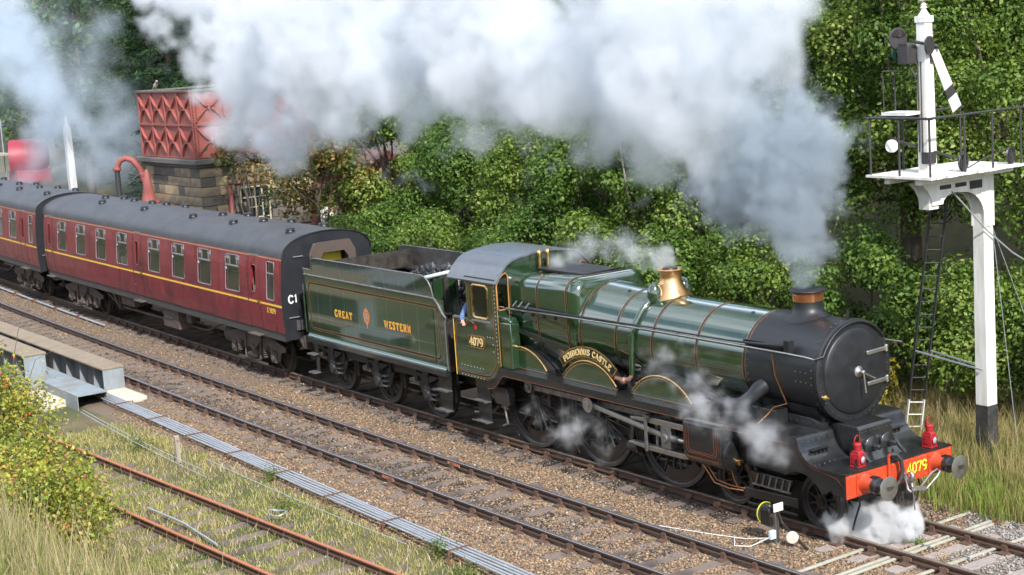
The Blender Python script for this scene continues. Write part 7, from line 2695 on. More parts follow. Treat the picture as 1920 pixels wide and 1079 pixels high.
def person(label, loc, rotz, top, trousers, hair, seated=False, arms='down', headturn=0.0):
    t = thing('person', label, 'person', loc, rotz)
    J = {}
    if seated:
        zp = 0.50
        J['pelvis'] = (0, 0, zp, 0.15)
        knees = (0.44, zp + 0.02)
        J['kneeL'] = (knees[0], 0.11, knees[1], 0.07)
        J['kneeR'] = (knees[0], -0.11, knees[1], 0.07)
        J['ankL'] = (0.44, 0.11, 0.09, 0.045)
        J['ankR'] = (0.44, -0.11, 0.09, 0.045)
    else:
        zp = 0.93
        J['pelvis'] = (0, 0, zp, 0.15)
        J['kneeL'] = (0.02, 0.11, 0.50, 0.065)
        J['kneeR'] = (0.02, -0.11, 0.50, 0.065)
        J['ankL'] = (0.0, 0.11, 0.09, 0.045)
        J['ankR'] = (0.0, -0.11, 0.09, 0.045)
    J['hipL'] = (0.0, 0.10, zp - 0.04, 0.095)
    J['hipR'] = (0.0, -0.10, zp - 0.04, 0.095)
    for s, y in (('L', 0.11), ('R', -0.11)):
        a = J['ank' + s]
        J['toe' + s] = (a[0] + 0.17, y, 0.035, 0.04)
    J['waist'] = (0.0, 0, zp + 0.18, 0.14)
    J['chest'] = (0.01, 0, zp + 0.40, 0.165)
    J['neck'] = (0.02, 0, zp + 0.57, 0.055)
    J['skull'] = (0.04, 0, zp + 0.69, 0.085)
    J['crown'] = (0.035, 0, zp + 0.78, 0.08)
    J['nose'] = (0.125, 0, zp + 0.69, 0.014)
    for s, y in (('L', 1), ('R', -1)):
        J['sh' + s] = (0.0, y * 0.19, zp + 0.48, 0.062)
        if arms == 'lean' and s == 'R':
            J['el' + s] = (0.10, y * 0.33, zp + 0.26, 0.045)
            J['wr' + s] = (0.30, y * 0.30, zp + 0.20, 0.032)
        elif seated or arms == 'fwd':
            J['el' + s] = (0.12, y * 0.24, zp + 0.22, 0.045)
            J['wr' + s] = (0.34, y * 0.16, zp + 0.22, 0.032)
        else:
            J['el' + s] = (-0.02, y * 0.24, zp + 0.19, 0.045)
            J['wr' + s] = (0.06, y * 0.24, zp - 0.05, 0.032)
        w = Vector(J['wr' + s][:3])
        e = Vector(J['el' + s][:3])
        d = (w - e).normalized()
        sd = d.cross(Vector((0, 0, 1)))
        sd = sd.normalized() if sd.length > 0.1 else Vector((0, 1, 0))
        up = sd.cross(d)
        pm = w + d * 0.07
        J['palm' + s] = (*pm, 0.03)
        for k, (off, ln) in enumerate(((-0.030, 0.055), (-0.010, 0.07), (0.010, 0.075), (0.028, 0.065))):
            b = pm + d * 0.03 + sd * off
            J['f%d%s' % (k, s)] = (*(b + d * ln * 0.5 - up * 0.006), 0.009)
            J['g%d%s' % (k, s)] = (*(b + d * ln - up * 0.025), 0.008)
        J['t0' + s] = (*(w + d * 0.05 + sd * 0.045), 0.011)
        J['t1' + s] = (*(w + d * 0.09 + sd * 0.06), 0.009)
    torso = [('pelvis', 'waist'), ('waist', 'chest')]
    headb = [('chest', 'neck'), ('neck', 'skull'), ('skull', 'crown'), ('skull', 'nose')]
    legs, shoes, armb, hand = [], [], [], []
    for s in 'LR':
        legs += [('pelvis', 'hip' + s), ('hip' + s, 'knee' + s), ('knee' + s, 'ank' + s)]
        shoes += [('ank' + s, 'toe' + s)]
        armb += [('chest', 'sh' + s), ('sh' + s, 'el' + s), ('el' + s, 'wr' + s)]
        hand += [('wr' + s, 'palm' + s), ('wr' + s, 't0' + s), ('t0' + s, 't1' + s)]
        for k in range(4):
            hand += [('palm' + s, 'f%d%s' % (k, s)), ('f%d%s' % (k, s), 'g%d%s' % (k, s))]
    skin('body', J, torso + headb + legs + shoes + armb + hand, M['skin'], t)
    skin('jacket', J, torso + armb, top, t, 0.018)
    skin('trousers', J, legs, trousers, t, 0.016)
    mb = MB()
    mb.ball((0.015, 0, J['crown'][2] - 0.005), (0.098, 0.088, 0.085), 14, 8)
    mb.build('hair', hair, t, 60)
    return t


person('engine driver in blue overalls leaning at the cab doorway', (-10.12, -0.93, 1.48), R(-35), M['denim'], M['denim'], M['hair_dark'], arms='lean')
person('crew member in orange jacket behind the cab front window', (-9.35, -0.86, 1.48), R(10), M['hiviz'], M['hiviz'], M['hair_dark'], arms='fwd')
_c, _s = math.cos(math.atan(slopeA(C1X))), math.sin(math.atan(slopeA(C1X)))


def in_coach(lx, ly, lz):
    return (C1X + lx * _c - ly * _s, yA(C1X) + lx * _s + ly * _c, lz)


person('white haired passenger in a cream shirt at the coach window', in_coach(-2.35, -1.0, 1.33), R(-10), M['shirt'], M['seat'], M['hair_white'], seated=True)
person('dim passenger seated at the rearmost wide window of the nearer coach', in_coach(-8.2, -1.0, 1.33), R(-10), M['seat'], M['seat'], M['hair_dark'], seated=True)
# ================================================================ plants
def leaf_mat(name, gloss=0.35, trans=0.38):
    m = bpy.data.materials.new(name)
    m.use_nodes = True
    t = m.node_tree
    b = t.nodes['Principled BSDF']
    at = t.nodes.new('ShaderNodeAttribute')
    at.attribute_name = 'tint'
    t.links.new(at.outputs['Color'], b.inputs['Base Color'])
    b.inputs['Roughness'].default_value = 0.5
    b.inputs['Specular IOR Level'].default_value = gloss
    tr = t.nodes.new('ShaderNodeBsdfTranslucent')
    t.links.new(at.outputs['Color'], tr.inputs['Color'])
    mx = t.nodes.new('ShaderNodeMixShader')
    mx.inputs[0].default_value = trans
    o = t.nodes['Material Output']
    t.links.new(b.outputs[0], mx.inputs[1])
    t.links.new(tr.outputs[0], mx.inputs[2])
    t.links.new(mx.outputs[0], o.inputs['Surface'])
    return m


M['leaf'] = leaf_mat('leaves')
M['needle'] = leaf_mat('needles', 0.15, 0.15)
M['blade'] = leaf_mat('grass_blades', 0.15, 0.3)
M['bark'] = mat('bark', (0.11, 0.085, 0.06), 0.95, 0, (0.06, 0.05, 0.04), 6, 0.9, bump=0.6, bscale=14, stretch=(1, 1, 0.25))
M['palebark'] = mat('pale_bark', (0.30, 0.26, 0.20), 0.9, 0, (0.14, 0.12, 0.09), 5, 0.9, bump=0.4, bscale=14)


def unit(v):
    return v / np.maximum(np.linalg.norm(v, axis=-1, keepdims=True), 1e-9)


def leaves_mesh(name, pos, nrm, size, cols, g, aspect=1.6):
    n = len(pos)
    r = unit(g.normal(size=(n, 3)))
    t = unit(np.cross(nrm, r))
    b = np.cross(nrm, t)
    s = size[:, None]
    v = np.stack([pos - t * s * aspect * 0.5, pos + b * s * 0.5 + nrm * s * 0.12, pos + t * s * aspect * 0.5, pos - b * s * 0.5 + nrm * s * 0.12], 1)
    f = np.arange(n * 4).reshape(-1, 4)
    return np_mesh(name, v.reshape(-1, 3), f, False, np.repeat(cols, 4, 0))


def tree(label, x, y, h, r, n_leaf, lsize, pal, seed, trunk_r=0.16, low=0.25, clump=0.75, n_clump=60, name='broadleaf_tree', mbark='bark', group=None, flat=1.0, sparse=1.0, cat='tree', jit=0.0):
    g = nrand(seed)
    z0 = float(ground_h(x, y)) - 0.05
    T = thing(name, label, cat, (x, y, z0), group=group)
    ch_ = h * (1 - low)
    # clump centres: fill an egg-shaped crown, denser towards its outside
    u = unit(g.normal(size=(n_clump, 3)))
    rad = g.uniform(0.45, 1.0, n_clump) ** 0.6
    c = u * rad[:, None] * np.array([r, r, ch_ / 2]) * 0.92
    taper = 1.0 - 0.35 * np.clip(c[:, 2] / (ch_ / 2), 0, 1)
    c[:, :2] *= taper[:, None]
    c[:, 2] += h * low + ch_ / 2
    rc = clump * g.uniform(0.55, 1.3, n_clump) * (0.8 + 0.2 * r / 3)
    tone = g.uniform(0, 1, n_clump)
    k = g.choice(n_clump, n_leaf, p=rc ** 2 / np.sum(rc ** 2))
    d = unit(g.normal(size=(n_leaf, 3)) + np.array([0, 0, 0.35]))
    rr = rc[k] * (g.uniform(0.15, 1.0, n_leaf) ** 0.33) * g.uniform(0.9, 1.12, n_leaf)
    pos = c[k] + d * rr[:, None] * np.array([1, 1, 0.8 * flat])
    pos += g.normal(0, 0.05 + jit, pos.shape)
    nrm = unit(d + 0.5 * g.normal(size=d.shape) + np.array([0, 0, 0.3]))
    pa = np.array(pal)
    mixv = np.clip(tone[k] * 0.7 + g.normal(0, 0.22, n_leaf), 0, 0.999) * (len(pa) - 1)
    i0 = mixv.astype(int)
    fr = (mixv - i0)[:, None]
    cols = pa[i0] * (1 - fr) + pa[np.minimum(i0 + 1, len(pa) - 1)] * fr
    cols = cols * g.uniform(0.8, 1.2, (n_leaf, 1))
    me = leaves_mesh('crown', pos, nrm, lsize * g.uniform(0.6, 1.35, n_leaf), cols, g)
    me.materials.append(M['leaf'])
    put('crown', me, T)
    mb = MB()
    lean = g.normal(0, 0.03, 2) * h
    pts = [(lean[0] * t * t, lean[1] * t * t, h * 0.8 * t) for t in np.linspace(0, 1, 6)]
    mb.tube(pts, [trunk_r * (1.15 - t) for t in np.linspace(0, 1, 6)], 8)
    mb.build('trunk', M[mbark], T, 60)
    for i in range(min(9, n_clump)):
        e = c[i]
        t0 = g.uniform(0.2, 0.75)
        s = np.array([lean[0] * t0 * t0, lean[1] * t0 * t0, min(h * 0.8 * t0, e[2] - 0.1)])
        m_ = (s + e) / 2 + g.normal(0, 0.12, 3) + np.array([0, 0, 0.15])
        mb = MB()
        mb.tube([tuple(s), tuple(m_), tuple(e)], [trunk_r * 0.45, trunk_r * 0.3, trunk_r * 0.12], 6)
        mb.build('limb', M[mbark], T, 60)
    return T


GRN = [(0.0621, 0.116, 0.015), (0.1056, 0.1775, 0.025), (0.1615, 0.2457, 0.0375), (0.236, 0.3071, 0.0625), (0.2981, 0.3276, 0.075)]
GRN2 = [(0.0559, 0.1162, 0.0176), (0.0878, 0.1626, 0.0239), (0.133, 0.2178, 0.034), (0.1928, 0.2686, 0.0504)]
DARKG = [(0.0265, 0.0676, 0.0157), (0.0441, 0.0998, 0.02), (0.0662, 0.132, 0.0243), (0.0955, 0.161, 0.0315)]
AUT = [(0.075, 0.10, 0.022), (0.12, 0.14, 0.03), (0.20, 0.15, 0.035), (0.26, 0.10, 0.04), (0.18, 0.19, 0.035)]
GB = 'trees behind the train'
# right-hand trees, behind the bracket signal
tree('tall leafy tree directly behind the bracket signal post', -3.6, 10.2, 11.5, 3.1, 46000, 0.068, GRN, 21, group=GB, n_clump=95)
tree('tall leafy tree between chimney smoke and bracket signal', -7.6, 10.4, 12.0, 3.2, 46000, 0.068, GRN, 22, group=GB, n_clump=95)
tree('leafy tree hidden behind the chimney smoke', -11.6, 10.8, 10.5, 3.0, 30000, 0.072, GRN2, 23, group=GB, n_clump=80)
tree('leafy tree at the right edge beyond the signal', -0.2, 12.0, 12.0, 3.2, 40000, 0.072, GRN, 24, group=GB, n_clump=90)
tree('tall dark tree farther back above the signal platform', -6.0, 15.5, 15.5, 4.2, 16000, 0.14, GRN2, 25, group=GB, n_clump=80, clump=1.0)
tree('tall dark tree farther back left of the signal', -12.5, 15.5, 15, 4.2, 15000, 0.14, GRN2, 26, group=GB, n_clump=80, clump=1.0)
tree('tall dark tree farther back at the top right corner', 0.5, 17.5, 16, 4.2, 15000, 0.14, DARKG, 27, group=GB, n_clump=80, clump=1.0)
# middle row
tree('round leafy tree behind the smokebox end of the boiler', -14.6, 9.6, 7.6, 2.5, 22000, 0.072, GRN, 31, group=GB, n_clump=60)
tree('round leafy tree behind the firebox', -18.4, 9.2, 7.0, 2.4, 22000, 0.072, GRN2, 32, group=GB, n_clump=60)
tree('round leafy tree behind the cab roof', -21.8, 9.6, 6.9, 2.3, 21000, 0.072, GRN, 33, group=GB, n_clump=60)
tree('round leafy tree behind the middle of the tender', -25.6, 9.2, 6.9, 2.5, 20000, 0.075, GRN2, 34, group=GB, n_clump=60)
tree('big bushy tree behind the front end of the coach', -30.0, 9.0, 7.8, 2.9, 28000, 0.078, GRN, 35, group=GB, n_clump=80)
tree('slender pale barked tree rising behind the locomotive boiler', -15.3, 8.2, 6.6, 1.5, 2600, 0.09, GRN2, 36, 0.11, 0.62, 0.5, 26, name='birch_tree', mbark='palebark')
for i, (x, y, h) in enumerate(((-18.5, 16, 13), (-25.5, 16, 12.5), (-32.5, 16.5, 13), (-40, 17, 14))):
    tree('back row tree showing %s through the smoke' % ('above the boiler', 'above the cab', 'above the tender', 'above the coach roof')[i], x, y, h, 4.0, 9000, 0.17, DARKG, 40 + i, group=GB, n_clump=70, clump=1.05)
# undergrowth in front of the trunks
sh = ((-0.6, 8.6, 3.0, 'behind the foot of the signal post'), (-3.9, 8.3, 3.7, 'between ladder and signal post'), (-6.9, 8.0, 4.0, 'behind the smokebox door'), (-10.2, 7.6, 4.1, 'behind the chimney'),
      (-13.4, 7.2, 3.9, 'behind the front boiler bands'), (-16.6, 7.0, 4.0, 'behind the safety valve'), (-19.8, 6.8, 3.9, 'behind the firebox top'), (-23.0, 6.7, 4.1, 'behind the cab and coal'), (-26.3, 6.5, 4.1, 'behind the tender'), (-29.2, 6.2, 3.4, 'beside the notice board'))
for i, (x, y, h, w) in enumerate(sh):
    tree('dense green shrub ' + w, x, y, h, 2.0, 14000, 0.068, GRN if i % 2 else GRN2, 60 + i, 0.06, 0.06, 0.6, 50, name='shrub', group='shrubs along the line', cat='shrub')
tree('yellow leaved bush at the foot of the hedge by the ladder', -5.6, 6.4, 1.9, 0.8, 1500, 0.075, [(0.22, 0.20, 0.03), (0.34, 0.28, 0.04), (0.16, 0.18, 0.03)], 80, 0.03, 0.05, 0.35, 18, name='shrub', cat='shrub')
tree('autumn tree with red and orange leaves beside the water tower', -30.6, 6.3, 6.3, 2.2, 4800, 0.09, AUT, 81, 0.13, 0.44, 0.5, 44, jit=0.10)
tree('small reddish autumn tree leaning against the tank side', -34.9, 5.8, 6.6, 1.1, 1000, 0.095, AUT, 82, 0.07, 0.66, 0.5, 22, jit=0.10)
tree('autumn tinted tree far left beyond the smoke', -84, 19, 12, 3.5, 7000, 0.15, [(0.05, 0.07, 0.02), (0.11, 0.10, 0.03), (0.14, 0.08, 0.04)], 83, 0.2, 0.2, 0.9, 60)
for i, (x, y, h, r) in enumerate(((-78, 16, 15, 5), (-88, 22, 18, 5), (-72, 24, 18, 5), (-100, 28, 20, 6))):
    tree('distant tree at the far left, %s' % ('nearest the scaffolding', 'half lost in smoke', 'tallest of the row', 'farthest away')[i], x, y, h, r, 7000, 0.24, DARKG, 84 + i, 0.25, 0.1, 1.3, 60, group='distant trees at the far left')


def fir(label, x, y, h, r, n, seed):
    g = nrand(seed)
    z0 = float(ground_h(x, y)) - 0.05
    T = thing('fir_tree', label, 'tree', (x, y, z0), group='dark firs behind the coaches')
    nb = 230
    zb = g.uniform(0.08, 0.98, nb) * h
    az = g.uniform(0, 6.283, nb)
    L_ = r * (1 - zb / h) ** 0.8 * g.uniform(0.65, 1.1, nb) + 0.25
    k = g.choice(nb, n, p=L_ / L_.sum())
    t = g.uniform(0.12, 1, n) ** 0.75
    dirx, diry = np.cos(az[k]), np.sin(az[k])
    rad = t * L_[k]
    droop = -0.30 * rad + 0.12 * rad ** 2 / np.maximum(L_[k], 0.3)
    side = g.normal(0, 0.16, n) * (0.5 + t)
    pos = np.stack([dirx * rad - diry * side, diry * rad + dirx * side, zb[k] + droop - np.abs(side) * 0.35 + g.normal(0, 0.05, n)], 1)
    nrm = unit(np.stack([g.normal(0, 0.5, n), g.normal(0, 0.5, n), np.ones(n)], 1) + 0.35 * np.stack([dirx, diry, np.zeros(n)], 1))
    pal = np.array([(0.012, 0.032, 0.014), (0.022, 0.050, 0.018), (0.040, 0.075, 0.022)])
    cols = pal[g.integers(0, 3, n)] * g.uniform(0.7, 1.3, (n, 1))
    me = leaves_mesh('crown', pos, nrm, 0.055 * g.uniform(0.6, 1.3, n), cols, g, 5.0)
    me.materials.append(M['needle'])
    put('crown', me, T)
    mb = MB()
    mb.tube([(0, 0, 0), (0, 0, h * 0.5), (0, 0, h)], [0.3, 0.17, 0.02], 8)
    mb.build('trunk', M['bark'], T, 60)


for i, (x, y, h, r, n) in enumerate(((-47.5, 10.2, 16, 4.2, 34000), (-54.0, 11.5, 19, 4.6, 34000), (-44.0, 13.5, 17, 4.2, 24000), (-61, 13.5, 20, 5, 24000), (-50, 18, 21, 5, 20000), (-68, 17, 22, 5.5, 20000))):
    fir('dark fir tree %s' % ('right behind the red tank', 'behind the far white post', 'whose top is veiled by smoke above the tank', 'rising behind the scaffolding', 'in the back row above the tank', 'tallest in the back row at the left')[i], x, y, h, r, n, 120 + i)

# far-off wood closing the view
g = nrand(300)
_n = 60000
_cx, _cy = g.uniform(-150, 25, 520), g.uniform(22, 60, 520)
_k = g.integers(0, 520, _n)
_d = unit(g.normal(size=(_n, 3)))
_cz = ground_h(_cx, _cy) + g.uniform(1.5, 9.5, 520)
_pos = np.stack([_cx, _cy, _cz], 1)[_k] + _d * g.uniform(0.5, 2.4, (_n, 1))
_pal = np.array(DARKG + GRN2[:2])
me = leaves_mesh('woodland', _pos, unit(_d + 0.6 * g.normal(size=_d.shape)), 0.42 * g.uniform(0.6, 1.4, _n), _pal[(_k * 7) % len(_pal)] * g.uniform(0.7, 1.3, (_n, 1)), g)
me.materials.append(M['leaf'])
tag(put('woodland', me), 'far wooded hillside behind the smoke', 'woodland', kind='stuff')

# ---------------------------------------------------------------- grass
def grass(name, label, pts, hmin, hmax, wid, pal, seed, bend=0.35, kind='stuff'):
    g = nrand(seed)
    n = len(pts)
    H = g.uniform(hmin, hmax, n) * g.uniform(0.6, 1.0, n)
    a = g.uniform(0, 6.283, n)
    wdir = np.stack([np.cos(a), np.sin(a), np.zeros(n)], 1)
    b = g.uniform(0, 6.283, n)
    bd = np.stack([np.cos(b), np.sin(b), np.zeros(n)], 1) * (bend * H * g.uniform(0.2, 1.0, n))[:, None]
    w = (wid * g.uniform(0.6, 1.3, n))[:, None]
    up = np.array([0, 0, 1.0])
    p0 = pts
    p1 = pts + bd * 0.3 + up * (H * 0.55)[:, None]
    p2 = pts + bd + up * (H * 0.97)[:, None]
    v = np.stack([p0 - wdir * w, p0 + wdir * w, p1 + wdir * w * 0.8, p1 - wdir * w * 0.8, p2 + wdir * w * 0.12, p2 - wdir * w * 0.12], 1)
    f = np.array([(0, 1, 2, 3), (3, 2, 4, 5)])[None] + (np.arange(n) * 6)[:, None, None]
    pa = np.array(pal)
    patch = np.clip(0.5 + 0.5 * nz(pts[:, 0], pts[:, 1], 1.1, seed) + g.normal(0, 0.25, n), 0, 0.999)
    ci = (patch * len(pa)).astype(int)
    cols = pa[ci] * g.uniform(0.7, 1.3, (n, 1))
    me = np_mesh(name, v.reshape(-1, 3), f.reshape(-1, 4), False, np.repeat(cols, 6, 0))
    me.materials.append(M['blade'])
    o = put(name, me)
    return tag(o, label, 'grass', kind='stuff')


def scatter(x0, x1, y0, y1, dens, seed, mask=None):
    g = nrand(seed)
    n = int((x1 - x0) * (y1 - y0) * dens)
    x, y = g.uniform(x0, x1, n), g.uniform(y0, y1, n)
    if mask is not None:
        k = mask(x, y, g)
        x, y = x[k], y[k]
    return np.stack([x, y, ground_h(x, y) - 0.01], 1)


STRAW = [(0.42, 0.33, 0.15), (0.30, 0.28, 0.10), (0.22, 0.25, 0.06), (0.14, 0.20, 0.035), (0.32, 0.23, 0.11), (0.18, 0.24, 0.045)]
LUSH = [(0.1, 0.1955, 0.03), (0.16, 0.253, 0.04), (0.22, 0.276, 0.06), (0.3, 0.299, 0.1), (0.26, 0.23, 0.09)]
MOSSY = [(0.3808, 0.357, 0.1125), (0.4928, 0.399, 0.2125), (0.2912, 0.315, 0.075), (0.5376, 0.42, 0.275), (0.224, 0.273, 0.0625)]
far_m = lambda x, y, g: g.uniform(0, 1, len(x)) < sm(1.7, 2.7, y - 0.35 * nz(x, y, 1.5))
grass('grass', 'straw and green verge grass between the line and the hedge', scatter(-9, 6, 1.6, 9.0, 500, 201, far_m), 0.18, 0.62, 0.008, STRAW, 202)
grass('grass', 'tall dry grass around the signal post foot', scatter(-6, 5, 4.2, 8.5, 160, 203), 0.5, 1.05, 0.006, [(0.42, 0.33, 0.17), (0.36, 0.27, 0.13), (0.28, 0.24, 0.1)], 204, 0.5)
grass('grass', 'fresh green tufts on the verge near the buffer beam', scatter(-5, 6, 2.2, 7.0, 420, 205, lambda x, y, g: nz(x, y, 2.2, 1.0) > 0.15), 0.2, 0.5, 0.009, LUSH, 206)


def sid(x, y, g):
    yc = -8.0 + 0.052 * (x + 6)
    rail = np.abs(np.abs(y - yc) - 0.752) < 0.06
    rods = np.abs(y - (-5.27 - 0.0285 * (x + 20))) < 0.24
    p = 0.35 + 0.65 * sm(-0.35, 0.35, nz(x, y, 1.3, 4.0))
    sl_ = (np.abs(((x / SP) % 1.0) - 0.5) * SP < 0.13) & (np.abs(y - yc) < 1.3)
    p = np.where(sl_, p * 0.35, p)
    return (~rail) & (~rods) & (g.uniform(0, 1, len(x)) < p)


grass('grass', 'low mossy weeds over the rusty siding', scatter(-19, 3.5, -10.8, -5.75, 720, 207, sid), 0.05, 0.19, 0.008, MOSSY, 208, 0.8)
grass('grass', 'taller wispy grass stalks among the siding rails', scatter(-19, 3.5, -10.8, -5.9, 22, 209, sid), 0.25, 0.6, 0.005, [(0.40, 0.32, 0.18), (0.32, 0.26, 0.13), (0.2, 0.2, 0.06)], 210, 0.5)
grass('grass', 'long pale grass on the bank in the left foreground', scatter(-14, 9, -17.5, -10.4, 210, 211), 0.35, 0.95, 0.009, [(0.36, 0.30, 0.15), (0.24, 0.25, 0.08), (0.14, 0.18, 0.04), (0.42, 0.34, 0.19), (0.18, 0.23, 0.05), (0.11, 0.15, 0.03)], 212, 0.45)
grass('grass', 'tall seeding grass stalks in the bottom left corner', scatter(-6, 7, -16.8, -12.5, 34, 213), 0.9, 1.7, 0.006, [(0.46, 0.38, 0.22), (0.40, 0.32, 0.17), (0.30, 0.27, 0.12)], 214, 0.35)
YG = [(0.117, 0.1625, 0.0287), (0.208, 0.2625, 0.0345), (0.312, 0.35, 0.0517), (0.442, 0.4125, 0.069), (0.468, 0.3125, 0.069), (0.364, 0.1625, 0.0575)]
for i, (x, y, h, r, lab) in enumerate(((-13.0, -10.8, 3.4, 1.4, 'yellow green rose bush with red hips hiding the girder end'), (-9.6, -11.4, 2.2, 1.4, 'yellowing rose bush in the left foreground above the siding'), (-7.0, -12.0, 1.7, 1.2, 'lower rose bush among the tall grass at the bottom left'))):
    b = tree(lab, x, y, h, r, 11000, 0.05, YG, 220 + i, 0.03, 0.05, 0.30, 70, name='rose_bush', cat='bush', jit=0.13)
    g = nrand(230 + i)
    for k in range(16):
        az, rr_ = g.uniform(0, 6.283), r * g.uniform(0.4, 1.15)
        tp = h * g.uniform(0.75, 1.18)
        mb = MB()
        mb.tube([(0.05 * math.cos(az), 0.05 * math.sin(az), 0), (rr_ * 0.35 * math.cos(az), rr_ * 0.35 * math.sin(az), tp * 0.6), (rr_ * 0.75 * math.cos(az), rr_ * 0.75 * math.sin(az), tp * 0.95), (rr_ * 1.05 * math.cos(az), rr_ * 1.05 * math.sin(az), tp * 0.98)], [0.012, 0.010, 0.007, 0.004], 5)
        mb.build('stem', M['bark'], b, 60)
    mb = MB()
    for k in range(18):
        d = unit(g.normal(size=3) + np.array([0.6, 0.2, 0.5]))
        c = d * np.array([r, r, h * 0.5]) * g.uniform(0.7, 1.05) + np.array([0, 0, h * 0.52])
        mb.ball(tuple(c), 0.024, 6, 4)
    o = mb.build('berries', mat('rose_hip_red', (0.55, 0.02, 0.03), 0.3) if 'rose_hip_red' not in bpy.data.materials else bpy.data.materials['rose_hip_red'], b, 60)
    o['kind'] = 'stuff'
WEED = [(0.09, 0.15, 0.025), (0.14, 0.20, 0.04), (0.20, 0.24, 0.06)]
for i, (x, y, h, r, lab) in enumerate(((-11.0, -5.75, 0.42, 0.26, 'bright green weed tuft growing beside the rods'), (-9.0, -6.5, 0.3, 0.3, 'leafy weed near the coil of wire'), (-4.3, -5.9, 0.45, 0.2, 'small weed growing up past the rods lower right'), (-3.0, -6.2, 0.35, 0.25, 'leafy weed at the bottom of the picture beside the rods'), (1.28, 0.12, 0.13, 0.07, 'tiny green weed between the near rails'), (-16.0, -6.6, 0.5, 0.35, 'leafy weed clump by the wooden stake'))):
    tree(lab, x, y, h * 0.8, r * 0.8, 260, 0.034, WEED, 240 + i, 0.008, 0.02, 0.12, 14, name='weed', cat='weed', jit=0.02)
cw = thing('coil', 'small pale loop of cable lying in the weeds', 'cable', (-8.6, -6.85, -0.2))
mb = MB()
mb.tube([(0.22 * math.cos(a), 0.16 * math.sin(a), 0.07 + 0.02 * math.sin(2 * a)) for a in np.linspace(0, 2 * math.pi, 18)[:-1]], 0.012, 6, closed=True)
mb.build('loop', M['galv'], cw, 60)
# ================================================================ smoke and steam (real volumes)
def smoke_material(name, col, dens, aniso=0.2, absorb=None):
    m = bpy.data.materials.new(name)
    m.use_nodes = True
    t = m.node_tree
    t.nodes.clear()
    o = t.nodes.new('ShaderNodeOutputMaterial')
    v = t.nodes.new('ShaderNodeVolumePrincipled')
    v.inputs['Color'].default_value = (*col, 1)
    v.inputs['Density'].default_value = dens
    v.inputs['Density Attribute'].default_value = 'density'
    v.inputs['Anisotropy'].default_value = aniso
    t.links.new(v.outputs[0], o.inputs['Volume'])
    return m


